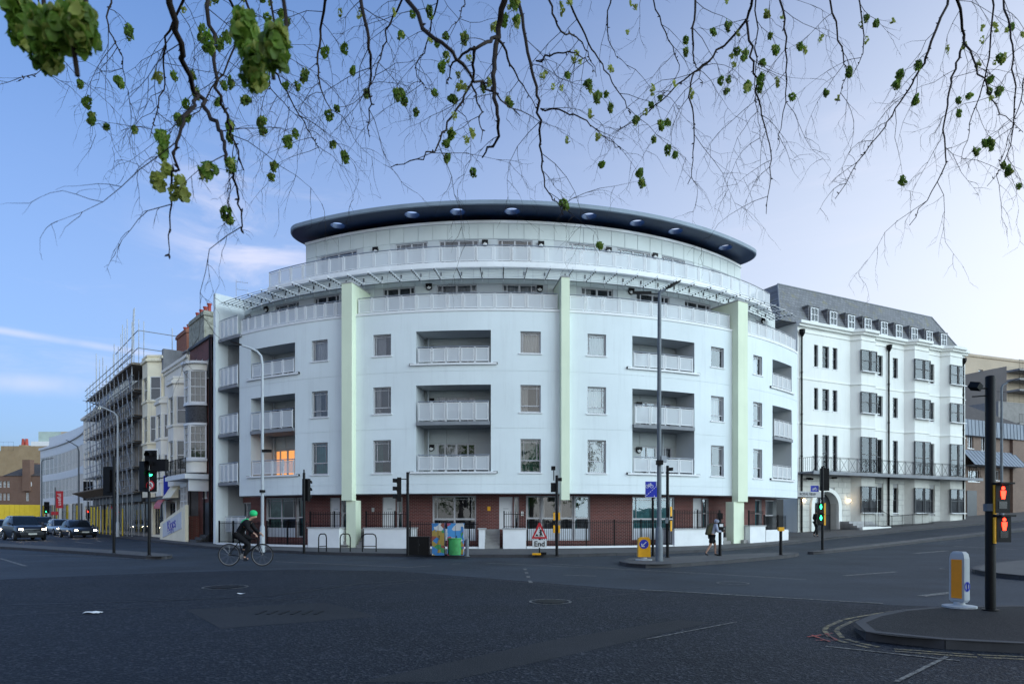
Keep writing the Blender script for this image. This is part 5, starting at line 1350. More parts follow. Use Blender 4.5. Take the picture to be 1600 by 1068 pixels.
K['faryellow'] = brickmat('far_tan_brick', lambda t: planecoord(t, (1, 0)), (.40, .27, .14), (.34, .23, .12), (.36, .30, .22))
K['hoard'] = surf('yellow_hoarding', (.72, .50, .02), .6, .08, 1)
K['paleglass'] = surf('pale_green_glass', (.42, .52, .48), .2, .1, .6, metal=.2)
wl_ = [(a, a + 4.5, y0, y1) for a in (-8, -2, 4.5, 10.5) for (y0, y1) in ((751, 761), (770, 781))]
wl_ = [w_ for w_ in wl_]
o, F, wd, zt_ = farblock('brown_building', 'dark brown brick building with steep roof and chimney above the yellow hoarding', -40, 64, 135, 743, 'farbrick', wl_ + [(40, 45, 769, 782)])
m = MB(); Y = 135
def fz(y): return EYE + (HOR - y) / FP * Y
def fx(px): return (px + 40) / FP * Y
m.hexa([F.P(fx(5), .2, zt_), F.P(fx(64), .2, zt_), F.P(fx(64), -12, zt_), F.P(fx(5), -12, zt_), F.P(fx(22), -5, fz(722)), F.P(fx(58), -5, fz(722)), F.P(fx(58), -7, fz(722)), F.P(fx(22), -7, fz(722))]); m.build('roof', K['tile_dark'], o)
m = MB(); F.box(m, fx(37), fx(49), -.8, .4, zt_ - 3, fz(718)); m.build('chimney', K['farbrick'], o)
m = MB(); F.box(m, fx(13), fx(26), -8, -6, zt_, fz(719)); m.build('chimney', K['farbrick'], o)
MB().lathe([(.9, 0), (.9, .12), (.6, .12)], 20, F.M(fx(43), .02, fz(756)) @ Matrix.Rotation(R_(90), 4, 'X')).build('round_window', K['sash'], o)
o, F, wd, zt_ = farblock('tan_building', 'tan brick warehouse with rooftop railing and chimney stack on the left skyline', -60, 73, 165, 704, 'faryellow'); Y = 165
m = MB(); F.box(m, 85 / FP * Y, 95 / FP * Y, -3, -1, zt_, EYE + (HOR - 694) / FP * Y); F.box(m, 117 / FP * Y, 123 / FP * Y, -6, -1, zt_, EYE + (HOR - 699) / FP * Y); F.box(m, 60 / FP * Y, 132 / FP * Y, -10, -.2, zt_, zt_ + 1.2); ch = m.build('chimney_stack', K['faryellow'], o)
for k in (87, 92.5): p = F.P(k / FP * Y, -2, EYE + (HOR - 694) / FP * Y); MB().lathe([(.4, 0), (.3, 1.6)], 8, Matrix.Translation(p)).build('chimney_pot', K['pot'], ch)
flat_rail(F, 0, 80 / FP * Y, -.2, zt_, zt_ + 2.2, o, sp=1.2)
o, F, wd, zt_ = farblock('glass_topped_building', 'pale glass and white rooftop storeys rising behind the sweeping office', 60, 118, 190, 674, 'paleglass', dep=25)
m = MB(); F.box(m, -1.2, wd + 1, -20, 1.2, -.5, EYE + (HOR - 690) / FP * 190); m.build('lower_storeys', K['white'], o)
m = MB(); F.box(m, wd * .62, wd, .02, .12, zt_ - 4, zt_); m.build('screen', K['tanstone'], o)
HD = thing('site_hoarding', 'bright yellow site hoarding along the far end of the left street', 'hoarding', at(20, 812, 118))
p0, p1 = at(-60, 815, 116), at(70, 815, 122); n = 16
for i in range(n):
    a, b = p0.lerp(p1, i / n), p0.lerp(p1, (i + 1) / n); m = MB(); dv = (b - a).normalized() * .02
    m.hexa([(a.x + dv.x, a.y, -.1), (b.x - dv.x, b.y, -.1), (b.x - dv.x, b.y + .1, -.1), (a.x + dv.x, a.y + .1, -.1), (a.x + dv.x, a.y, 3.9), (b.x - dv.x, b.y, 3.9), (b.x - dv.x, b.y + .1, 3.9), (a.x + dv.x, a.y + .1, 3.9)]); m.build('panel', K['hoard'], HD)
# ---------------------------------------------------------------- street furniture
def rotz(a): return Matrix.Rotation(a, 4, 'Z')
def gp(px, py, dz=KH): return G(px, py, dz)
def head_mesh(n=3, w_=.30, h=.95, d=.16):
    m = MB(); m.box(-w_ / 2, w_ / 2, 0, d, 0, h); return m
def signal_head(parent, M, lit=None, n=3, w_=.30, h=.95, board=False, mat='black', name='signal_head'):
    """local frame: lenses look towards -y"""
    m = MB(); m.box(-w_ / 2, w_ / 2, 0, .17, 0, h)
    if board: m.mat(1).box(-.32, .32, .06, .075, -.14, h + .14); m.mat(0).box(-.29, .29, .045, .058, -.11, h + .11); m.box(-.33, .33, .077, .09, -.15, h + .15)
    hd = m.build(name, [K[mat], K['sign_white']], parent, M)
    for i in range(n):
        z = h * (n - i - .5) / n; r = min(.105, w_ * .36)
        k = 'lens_off'
        if lit and lit[0] == i: k = lit[1]
        MB().lathe([(.001, .02), (r * .6, .015), (r, 0)], 16, Matrix.Translation((0, 0, z)) @ Matrix.Rotation(R_(90), 4, 'X')).build('lens', K[k], hd, M, smooth=50)
        v = MB(); v.lathe([(r + .012, 0), (r + .018, .17)], 14, Matrix.Translation((0, 0, z)) @ Matrix.Rotation(R_(90), 4, 'X'), a0=-.3, a1=math.pi + .3); v.build('visor', K[mat], hd, M)
    return hd
def ped_head(parent, M, lit, w_=.26, h=.42):
    m = MB(); m.box(-w_ / 2, w_ / 2, 0, .2, 0, h); m.box(-w_ / 2, w_ / 2, -.1, 0, h - .03, h); hd = m.build('pedestrian_signal', K['black'], parent, M)
    z = h * .66; g = MB(); g.lathe([(.001, 0), (.032, 0)], 10, Matrix.Translation((0, -.006, z + .075)) @ Matrix.Rotation(R_(90), 4, 'X'))
    g.prism([(-.045, z + .035), (.045, z + .035), (.04, z - .03), (.025, z - .10), (-.025, z - .10), (-.04, z - .03)], -.012, -.004); g.build('lit_figure', K[lit], hd, M)
    MB().box(-.07, .07, -.006, 0, .07, .19).build('dark_figure', K['lens_off'], hd, M)
    return hd
def pole_part(parent, p, h, r=.057, mat='black', cap=True):
    m = MB(); m.lathe([(r, 0), (r, h - .02), (r * .8, h), (.001, h)], 12, Matrix.Translation(p)); m.lathe([(r * 1.6, 0), (r * 1.6, .02), (r, .025)], 12, Matrix.Translation(p)); return m.build('pole', K[mat], parent, smooth=40)
def H_(p, ytop): return EYE + (HOR - ytop) / FP * p.y - p.z
def TM(p, z, a=0, dx=0, dy=0): return Matrix.Translation((p.x, p.y, p.z + z)) @ rotz(a) @ Matrix.Translation((dx, dy, 0))
SG = 'traffic signals at the junction'
# left island: signal seen from behind
p = gp(178, 863.5); t = thing('traffic_signal', 'dark traffic signal seen from behind, leftmost on the left island', 'traffic light', p, SG)
pole_part(t, p, H_(p, 712)); signal_head(t, TM(p, H_(p, 768) , R_(180 - 20), .32, -.1), board=True, mat='black')
# left island: lit green with no u-turn
p = gp(233, 867); t = thing('traffic_signal', 'traffic signal showing green above a round no u turn sign', 'traffic light', p, SG)
pole_part(t, p, H_(p, 706)); zz = H_(p, 766)
M = TM(p, zz, R_(-14), .12, -.12)
m = MB(); m.box(-.27, .27, .05, .10, -.04, 1.62); m.mat(1).box(-.325, .325, .10, .115, -.095, 1.675); m.mat(0).box(-.325, .325, .116, .13, -.095, 1.675); bd = m.build('backing_board', [K['black'], K['sign_white']], t, M)
def roundel(parent, M, r, kind):
    m = MB(); m.lathe([(.001, 0), (r * .8, 0)], 28, RXm); m.mat(1).lathe([(r * .8, .001), (r, 0), (r, -.012)], 28, RXm)
    return m
RXm = Matrix.Rotation(R_(90), 4, 'X')
for i, k in enumerate(('lens_off', 'lens_off', 'green_on')):
    z = 1.43 - i * .37; MB().lathe([(.001, .03), (.07, .02), (.115, 0)], 18, Matrix.Translation((0, .045, z)) @ RXm).build('lens', K[k], bd, M, smooth=50)
    MB().lathe([(.125, 0), (.13, .2)], 16, Matrix.Translation((0, .05, z)) @ RXm, a0=-.3, a1=math.pi + .3).build('visor', K['black'], bd, M)
sm = MB(); Mz = Matrix.Translation((0, .04, .21)); sm.lathe([(.001, 0), (.15, 0)], 24, Mz @ RXm); sm.mat(1).lathe([(.145, .004), (.195, .004), (.195, -.01)], 24, Mz @ RXm)
sg = sm.build('no_u_turn_sign', [K['sign_white'], K['sign_red']], bd, M)
um = MB(); pts = [(-.055, -.08), (-.055, .02)] + [(-.055 + .055 * (1 - math.cos(a)), .02 + .055 * math.sin(a)) for a in [math.pi * k / 8 for k in range(9)]] + [(.055, -.02)]
um.tube([(x, .03, .21 + z) for x, z in pts], .014, 5); um.poly([(.02, .03, .19), (.09, .03, .19), (.055, .03, .13)]); um.build('u_arrow', K['black'], sg, M)
MB().tube([(-.12, .028, .33), (.12, .028, .09)], .016, 5).build('red_bar', K['sign_red'], sg, M)
M2 = TM(p, H_(p, 762), R_(150), .2, .0); signal_head(t, M2, None, board=True)
m = MB(); m.box(.28, .74, .02, .2, .78, 1.25); m.tube([(.0, .1, .45), (.5, .1, .5), (.74, .1, .55)], .02, 5); m.build('side_signal', K['black'], t, M)
# far-side kerb signals
p = gp(475, 864); t = thing('traffic_signal', 'black signal seen from behind in front of the white planter, left of the first fin', 'traffic light', p, SG); pole_part(t, p, H_(p, 738)); signal_head(t, TM(p, H_(p, 782), R_(160), .0, -.24)); MB().tube([TM(p, H_(p, 738)).translation, TM(p, H_(p, 733)).translation], .03, 6).build('cap', K['black'], t)
p = gp(637, 868); t = thing('traffic_signal', 'black signal with side facing hoods beside the black utility cabinet', 'traffic light', p, SG); pole_part(t, p, H_(p, 737)); signal_head(t, TM(p, H_(p, 783), R_(-80), 0, -.42), n=3); MB().tube([p + Vector((-.3, 0, H_(p, 748))), p + Vector((0, 0, H_(p, 748)))], .02, 5).build('bracket', K['black'], t)
p = gp(870, 868); t = thing('traffic_signal', 'slim black signal pole with top mounted camera and yellow boxes by the centre fin', 'traffic light', p, SG); pole_part(t, p, H_(p, 742))
signal_head(t, TM(p, H_(p, 768), R_(180), .12, -.16), n=2, w_=.22, h=.36)
m = MB(); m.tube([p + Vector((-.12, 0, H_(p, 750))), p + Vector((-.12, 0, H_(p, 732)))], .02, 5); m.box(p.x - .22, p.x - .06, p.y - .1, p.y + .1, p.z + H_(p, 734), p.z + H_(p, 728)); m.box(p.x + .06, p.x + .2, p.y - .06, p.y + .1, p.z + H_(p, 751), p.z + H_(p, 746)); m.build('camera', K['black'], t)
for zz in (800, 820):
    for sx in (-.11, .09): MB().box(p.x + sx - .035, p.x + sx + .035, p.y - .09, p.y - .02, p.z + H_(p, zz + 12), p.z + H_(p, zz)).build('yellow_box', K['yellow'], t)
p = gp(1043, 870.5); t = thing('traffic_signal', 'tall black pole with yellow wait box right of the grey lamp column', 'traffic light', p, SG); pole_part(t, p, H_(p, 727))
m = MB(); m.box(p.x + .06, p.x + .2, p.y - .07, p.y + .1, p.z + H_(p, 735), p.z + H_(p, 730)); m.build('camera', K['black'], t)
for a, b in ((806, 791), (829, 813)):
    m = MB(); m.lathe([(.14, 0), (.14, H_(p, b) - H_(p, a))], 12, TM(p, H_(p, a), 0, .03, 0), a0=-1.2, a1=.9); m.build('yellow_shroud', K['yellow'], t)
m = MB(); m.box(p.x - .1, p.x - .0, p.y - .12, p.y - .04, p.z + H_(p, 817), p.z + H_(p, 808)); m.build('push_button_box', K['galv'], t)
# cycle lane sign on its own post
p = gp(1020, 868); t = thing('cycle_lane_sign', 'square blue cycle lane sign on black post left of the lamp column', 'sign', p); pole_part(t, p, H_(p, 752), .05)
def cycle_sign(parent, M, wd, h, full=True):
    pl = MB().box(-wd / 2, wd / 2, 0, .02, 0, h).build('sign_plate', K['sign_blue'], parent, M)
    bm_ = MB(); f = .012; 
    for b in ((-wd / 2, wd / 2, 0, f), (-wd / 2, wd / 2, h - f, h), (-wd / 2, -wd / 2 + f, f, h - f), (wd / 2 - f, wd / 2, f, h - f)): bm_.box(b[0], b[1], -.003, 0, b[2], b[3])
    s = wd * .5; cx, cz = -wd * .18, h * .72
    if not full: cx, cz = 0, h * .45
    for sx in (-.32, .32):
        bm_.lathe([(s * .2, 0), (s * .26, 0)], 18, Matrix.Translation((cx + sx * s, -.004, cz - .08 * s)) @ RXm)
    for a, b in (((-.32, -.08), (-.08, .25)), ((-.08, .25), (.2, .25)), ((.2, .25), (.0, -.08)), ((0, -.08), (-.32, -.08)), ((0, -.08), (-.1, .33)), ((.32, -.08), (.18, .38)), ((.1, .38), (.24, .38))):
        bm_.tube([(cx + a[0] * s, -.004, cz + a[1] * s), (cx + b[0] * s, -.004, cz + b[1] * s)], .008, 4)
    if full:
        for k in range(6):
            a = (-.42 + k * .135, .1 + k * .105); bm_.tube([(a[0] * wd, -.004, a[1] * h), ((a[0] + .08) * wd, -.004, (a[1] + .062) * h)], .012, 4)
        bm_.tube([(.33 * wd, -.004, .72 * h), (.33 * wd, -.004, .96 * h)], .014, 4); bm_.tube([(.18 * wd, -.004, .03 * h), (.18 * wd, -.004, .12 * h)], .012, 4)
    bm_.build('cycle_symbol', K['sign_white'], pl, M)
wS = 21 / FP * p.y; hS = 25 / FP * p.y; cycle_sign(t, TM(p, H_(p, 776.5), 0, -2 / FP * p.y, -.07), wS, hS)
# push-button posts on the right-hand island
p = gp(1125, 868); t = thing('push_button_post', 'black push button post the hooded pedestrian reaches for', 'post', p, 'crossing posts'); pole_part(t, p, H_(p, 808), .06); m = MB(); m.box(p.x - .1, p.x + .1, p.y - .16, p.y - .04, p.z + .95, p.z + 1.3); m.box(p.x - .08, p.x + .08, p.y - .1, p.y + .1, p.z + 1.45, p.z + 1.68); m.build('push_button_box', K['black'], t); MB().box(p.x - .07, p.x + .07, p.y - .175, p.y - .16, p.z + 1.15, p.z + 1.26).build('sticker', K['sign_white'], t)
p = gp(1220, 866.5); t = thing('push_button_post', 'short black post with yellow band standing alone on the long island', 'post', p, 'crossing posts'); pole_part(t, p, H_(p, 822), .06); MB().box(p.x - .11, p.x + .11, p.y - .09, p.y + .06, p.z + H_(p, 829), p.z + H_(p, 823)).build('yellow_band', K['yellow'], t)
p = gp(1285, 859); t = thing('traffic_signal', 'tall dark signal seen from behind with two green walking figures, before the arched entrance', 'traffic light', p, SG); pole_part(t, p, H_(p, 728)); signal_head(t, TM(p, H_(p, 766), R_(175), -.12, -.18), w_=.36, h=H_(p, 731) - H_(p, 766))
for y in (803, 820): ped_head(t, TM(p, H_(p, y), R_(-8), -.12, -.2), 'green_on', .24, .5); MB().box(p.x - .02, p.x + .06, p.y - .2, p.y, p.z + H_(p, y), p.z + H_(p, y) + .5).build('yellow_strip', K['yellow'], t)
cycle_sign(t, TM(p, H_(p, 768), 0, -.3, .1), .38, .3, False)
# near right: thick pole with two red figures
p = gp(1547.5, 953); t = thing('traffic_signal', 'thick black pole with two red standing figures on the near right island', 'traffic light', p, SG); pole_part(t, p, H_(p, 587), .076)
for y0, y1, sx in ((803, 752, .10), (848, 802, .12)):
    ped_head(t, TM(p, H_(p, y0) + .02, R_(6), sx, -.14), 'red_on', .25, H_(p, y1) - H_(p, y0) - .04)
    m = MB(); m.box(-.022, .012, -.13, -.09, 0, H_(p, y1) - H_(p, y0) - .06, TM(p, H_(p, y0), 0, -.0, 0)); m.build('yellow_strip', K['yellow'], t)
m = MB(); m.lathe([(.1, 0), (.1, .12)], 12, TM(p, H_(p, 798))); m.build('grey_band', K['galv'], t)
pc = p + Vector((0, 0, H_(p, 606))); m = MB(); m.tube([pc, pc + Vector((-.22, -.02, -.01))], .015, 5); m.tube([pc + Vector((-.02, 0, -.12)), pc + Vector((-.3, 0, -.14))], .012, 5); m.box(-.06, .06, -.09, .07, -.05, .05, Matrix.Translation(pc + Vector((-.29, -.05, .02))) @ Matrix.Rotation(.5, 4, 'Y') @ rotz(.5)); m.build('detector_camera', K['black'], t)
# small far signals
p = Vector((at(138, 829, 72).x, 72, .05)); t = thing('traffic_signal', 'small far signal showing red beside the scaffolding', 'traffic light', p, SG); pole_part(t, p, 3.3); signal_head(t, TM(p, 1.5, 0, 0, -.1), (0, 'red_on'), n=2, w_=.4, h=1.0); signal_head(t, TM(p, 3.4, 0, 0, -.1), None, n=3, w_=.95, h=2.0)
p = Vector((at(73, 822, 100).x, 100, .05)); t = thing('traffic_signal', 'far signal showing green beyond the queue of cars', 'traffic light', p, SG); pole_part(t, p, 3.2); signal_head(t, TM(p, 2.2, 0, 0, -.1), (2, 'green_on'), n=3, w_=.7, h=1.7)
# keep-left bollards
p = gp(1006, 874.5); t = thing('keep_left_bollard', 'yellow bollard with round blue arrow sign at the tip of the far island', 'bollard', p)
zt = H_(p, 838.5); m = MB()
prof = [(-.22, .12), (.22, .12), (.21, zt * .9), (.15, zt), (-.15, zt), (-.21, zt * .9)]
m.prism(prof, -.13, .13, Matrix.Translation(p)); m.build('body', K['yellow'], t); m = MB(); m.lathe([(.3, 0), (.3, .03), (.12, .05), (.1, .13)], 16, Matrix.Translation(p)); m.build('base', K['galv_light'], t)
Mb = Matrix.Translation(p + Vector((-.02, -.135, zt * .70))); MB().lathe([(.001, .003), (.16, .003), (.165, -.004)], 24, Mb @ RXm).build('arrow_roundel', K['sign_blue'], t)
m = MB(); m.tube([(.08, -.006, .08), (-.07, -.006, -.07)], .018, 5); m.tube([(-.08, -.006, .02), (-.08, -.006, -.08), (.02, -.006, -.08)], .018, 5); m.build('arrow', K['sign_white'], t, Mb)
p = gp(1499, 948); t = thing('keep_left_bollard', 'grey bollard with tall orange reflector strip on the near right island', 'bollard', p)
zt = H_(p, 861); Mb = Matrix.Translation(p) @ rotz(R_(-62))
m = MB(); wd = .125
rings = []
for z, s_, sy in ((.09, .8, .8), (.13, 1, 1), (zt * .88, .97, 1), (zt * .96, .85, .9), (zt, .6, .7)): rings.append([(-wd * s_, -.08 * sy, z), (wd * s_, -.08 * sy, z), (wd * s_, .08 * sy, z), (-wd * s_, .08 * sy, z)])
m.loft(rings); m.build('body', K['galv_light'], t, Mb); MB().box(-.085, .085, -.092, -.079, .16, zt * .86).build('orange_reflector', K['orange'], t, Matrix.Translation(p) @ rotz(R_(-62)))
Mr = Matrix.Translation(p) @ rotz(R_(28)) ; m = MB(); m.lathe([(.055, 0), (.085, 0)], 20, Matrix.Translation((0, -.128, zt * .38)) @ RXm); m.tube([(0, -.13, zt * .38 - .07), (0, -.13, zt * .38 + .07)], .012, 4); m.build('blue_arrow_roundel', K['sign_blue'], t, Mr)
m = MB(); m.lathe([(.26, 0), (.26, .03), (.09, .05), (.08, .1)], 18, Matrix.Translation(p)); m.build('base', K['galv_light'], t)
# roadworks sign
p = gp(843, 866); t = thing('roadworks_sign', 'red triangle roadworks sign with a white End plate standing on the pavement', 'sign', p)
k = p.y / FP; S = 25 * k
Ms = Matrix.Translation(p + Vector((0, 0, H_(p, 841)))) ; hT = H_(p, 816) - H_(p, 841)
def tri(s, z0, hh): return [(-s / 2, z0), (s / 2, z0), (s * .05, z0 + hh), (-s * .05, z0 + hh)]
m = MB(); m.prism(tri(S, 0, hT), 0, .03); m.build('triangle', K['sign_red'], t, Ms); m = MB(); m.prism(tri(S * .66, hT * .12, hT * .62), -.004, 0); fc = m.build('triangle_face', K['sign_white'], t, Ms)
m = MB(); z0 = hT * .16; m.tube([(.02, -.01, z0), (.06, -.01, z0 + .16), (.02, -.01, z0 + .28)], .025, 5); m.tube([(.06, -.01, z0 + .16), (.12, -.01, z0)], .022, 5); m.tube([(.02, -.01, z0 + .28), (.1, -.01, z0 + .22), (-.02, -.01, z0 + .14)], .018, 5); m.lathe([(.001, 0), (.032, 0)], 10, Matrix.Translation((.0, -.01, z0 + .34)) @ RXm); m.prism([(-.18, z0), (-.04, z0), (-.11, z0 + .1)], -.012, -.005); m.build('digging_figure', K['black'], fc, Ms)
pw = 22 * k; ph = H_(p, 843) - H_(p, 855); MB().box(-pw / 2, pw / 2, -.0, .03, 0, ph, Matrix.Translation((0, 0, 0))).build('end_plate', K['sign_white'], t, Matrix.Translation(p + Vector((0, 0, H_(p, 855)))))
text_mesh('End', ph * .95, 'black', t, Matrix.Translation(p + Vector((0, -.012, H_(p, 855) + ph * .48))) @ RX, .004, bold=.004)
m = MB(); m.tube([p + Vector((0, .07, .05)), p + Vector((0, .07, H_(p, 841)))], .03, 6); m.box(p.x + .05, p.x + .28, p.y - .1, p.y + .2, p.z, p.z + .1); m.build('stand', K['black'], t); MB().box(p.x - .3, p.x + .05, p.y - .16, p.y + .1, p.z, p.z + .07).build('foot', K['yellow'], t)
# utility cabinets
def cabinet(name, label, px0, px1, yb, yt, mat, dep=.45):
    p = gp((px0 + px1) / 2, yb); wd = (px1 - px0) / FP * p.y; h = H_(p, yt); t = thing(name, label, 'cabinet', p)
    M = Matrix.Translation(p); m = MB(); m.box(-wd / 2, wd / 2, 0, dep, 0, h - .04); m.box(-wd / 2 - .015, wd / 2 + .015, -.015, dep + .015, h - .039, h); b = m.build('body', K[mat], t, M)
    m = MB(); m.box(-.006, .006, -.004, 0, .06, h - .1); m.tube([(.05, -.02, h * .5), (.05, -.02, h * .62)], .012, 5); m.build('door_seam', K['dark'], t, M); return t, M, wd, h
cabinet('utility_cabinet', 'plain black utility cabinet beside the painted cabinets', 637, 670, 866.5, 838, 'bin_black')
def mural(name, cols, scale, seed):
    t = NT(name); p_ = t.pos(); v = t.new('ShaderNodeTexVoronoi'); t.l.new(t.mapv(p_, (1, 1, 1.2)), v.inputs['Vector']); v.inputs['Scale'].default_value = scale
    sp = t.new('ShaderNodeSeparateColor'); t.l.new(v.outputs['Color'], sp.inputs[0])
    c = cols[0]
    for i, cc in enumerate(cols[1:]):
        lo = .42 + .58 * i / (len(cols) - 1); f = t.new('ShaderNodeMath', operation='GREATER_THAN'); t.l.new(sp.outputs[0], f.inputs[0]); f.inputs[1].default_value = lo
        c = t.mix(f.outputs[0], c, cc)
    t.set(Base_Color=c, Roughness=.5); return t.m
K['mural_a'] = mural('painted_mural_a', [(.03, .16, .38), (.04, .22, .07), (.22, .06, .04), (.30, .20, .04), (.10, .05, .25), (.5, .5, .5)], 4.5, 1)
K['mural_b'] = mural('painted_mural_b', [(.05, .24, .52), (.35, .06, .12), (.05, .22, .5), (.5, .5, .5)], 4, 2)
K['mural_green'] = surf('painted_green', (.04, .30, .08), .45, .25, 5)
cabinet('painted_cabinet', 'narrow cabinet painted with a blue, green and red abstract mural', 675, 694, 867, 817, 'mural_a', .4)
t, M, wd, h = cabinet('painted_cabinet', 'wider cabinet with blue painted top and bright green lower half', 699, 724, 867, 817, 'mural_b', .4)
m = MB(); m.lathe([(.28, 0), (.28, h * .48), (.31, h * .49), (.31, h * .53)], 16, Matrix.Translation((-.02, .12, .02)), a0=math.pi, a1=2 * math.pi); m.box(-.3, .28, .0, .12, .02, h * .5); m.build('green_panel', K['mural_green'], t, M)
m = MB(); m.box(wd / 2 - .1, wd / 2, -.01, .0, .02, h * .9); m.build('side_strip', K['mural_a'], t, M)
p = gp(730, 868.5); t = thing('steel_post', 'short round steel post at the kerb right of the painted cabinets', 'post', p); pole_part(t, p, H_(p, 842), .07, 'galv')
# cycle stands
for i, (px, lab, rot) in enumerate(((504, 'cycle stand nearest the left signal, in front of the white planter', 1.25), (539.5, 'middle cycle stand in front of the first fin column', 1.0), (577, 'cycle stand furthest right, before the second white planter', .2))):
    p = gp(px, 861.5); t = tag(MB().tube([(-.3, 0, 0), (-.3, 0, .62), (-.25, 0, .75), (-.15, 0, .8), (.15, 0, .8), (.25, 0, .75), (.3, 0, .62), (.3, 0, 0)], .026, 8).tube([(-.3, 0, .25), (.3, 0, .25)], .02, 6).build('cycle_stand', K['black'], None, Matrix.Translation(p) @ rotz(rot), smooth=60), 'black hoop ' + lab, 'cycle stand', 'cycle stands on the pavement')
# ---------------------------------------------------------------- lamp columns
def lamp(label, px, yb, path, mat, r0, r1, headw=.55, door=True, lum='dark', base=None):
    p = base or gp(px, yb); t = thing('street_lamp', label, 'street lamp', p, 'street lamps'); k = p.y / FP
    P = [Vector((p.x, p.y, p.z))] + [Vector(((x - 800) * k, p.y + dy, EYE + (HOR - y) * k)) for x, y, dy in path]
    n = len(P); m = MB(); m.tube(P, [r0 + (r1 - r0) * i / (n - 1) for i in range(n)], 10)
    m.lathe([(r0 * 1.55, 0), (r0 * 1.5, 1.1), (r0, 1.2)], 12, Matrix.Translation(p)); m.build('column', K[mat], t, smooth=50)
    d = (P[-1] - P[-2]).normalized(); a = P[-1]; b = a + d * headw; m = MB(); s = Vector((0, .11, 0)); u = Vector((0, 0, .05))
    m.loft([[a - s * .5, a + s * .5, a + s * .5 + u, a - s * .5 + u], [a.lerp(b, .4) - s - u * .6, a.lerp(b, .4) + s - u * .6, a.lerp(b, .4) + s + u, a.lerp(b, .4) - s + u], [b - s * .7 - u * .2, b + s * .7 - u * .2, b + s * .6 + u * .5, b - s * .6 + u * .5]]); m.build('lantern', K['black' if lum == 'dark' else mat], t)
    return t, p
t, p = lamp('tall grey lamp column with dark lantern rising before the right side of the curved block', 1030, 876, [(1030, 760, 0), (1030, 600, 0), (1030.5, 470, 0), (1031, 457, 0), (1040, 452, 0)], 'galv', .085, .05, .6)
k = p.y / FP; q = Vector(((1031 - 800) * k, p.y, EYE + (HOR - 459) * k)); m = MB(); m.tube([q, q + Vector((-.8, 0, .03))], .02, 5); m.box(q.x - .95, q.x - .3, q.y - .05, q.y + .05, q.z, q.z + .08); m.build('side_arm', K['black'], t)
m = MB(); m.box(p.x - .12, p.x + .1, p.y - .2, p.y, p.z + H_(p, 726), p.z + H_(p, 719)); m.build('camera_box', K['black'], t); MB().box(p.x + .06, p.x + .24, p.y - .1, p.y + .05, p.z + H_(p, 722), p.z + H_(p, 712)).build('junction_box', K['galv_light'], t)
t, p = lamp('pale curved lamp column in front of the left balconies of the curved block', 410, 862, [(410, 780, 0), (410, 650, 0), (410, 570, 0), (408, 556, 0), (402, 549, 0), (392, 544, 0), (378, 539.5, 0)], 'galv_light', .072, .042, .5)
m = MB(); m.tube([p + Vector((0, 0, H_(p, 769))), p + Vector((0, 0, H_(p, 765)))], .125, 10); m.build('band', K['black'], t); m = MB(); m.box(p.x, p.x + .4, p.y - .08, p.y + .05, p.z + H_(p, 706), p.z + H_(p, 702)); m.build('bracket', K['black'], t)
t, p = lamp('pale curved lamp column in front of the scaffolding', 184, 838, [(184, 760, 0), (184, 660, 0), (183, 650, 0), (178, 644, 0), (165, 638, 0), (155, 634, 0)], 'galv_light', .085, .05, .8)
t, p = lamp('distant lamp column before the sweeping office', 123, 826, [(123, 760, 0), (123, 705, 0), (121, 697, 0), (114, 693, 0)], 'galv', .12, .06, 1.0, base=Vector((at(123, 826, 85).x, 85, .1)))
t, p = lamp('distant slim grey lamp column left of the red banner', 65, 820, [(65, 750, 0), (65, 722, 0), (67, 718, 0), (73, 717, 0)], 'galv', .12, .06, 1.0, base=Vector((at(65, 822, 100).x, 100, .1)))
t, p = lamp('grey lamp column far up the street at the right edge', 1565, 800, [(1565, 700, 0), (1565, 606, 0), (1567, 601, 0), (1574, 598, 0)], 'galv', .11, .06, .9, base=Vector((at(1565, 812, 52).x, 52, zg(at(1565, 812, 52).x, 52))))
# litter
def litter(px, py, sz, label, seed):
    c = G(px, py); r = random.Random(seed); m = MB(); n = 5
    for j in range(n):
        for i in range(n): m.v.append((c.x + (i / (n - 1) - .5) * sz, c.y + (j / (n - 1) - .5) * sz * .7, c.z + .014 + r.uniform(0, .03) * sz / .3))
    for j in range(n - 1):
        for i in range(n - 1): a = j * n + i; m.face((a, a + 1, a + n + 1, a + n))
    tag(m.build('litter', K['sign_white']), label, 'litter', 'litter on the road')
litter(145, 958, .26, 'flat scrap of white paper on the dark road at lower left', 1); litter(376, 928, .16, 'small crumpled white paper on the road right of the ringed cover', 2)
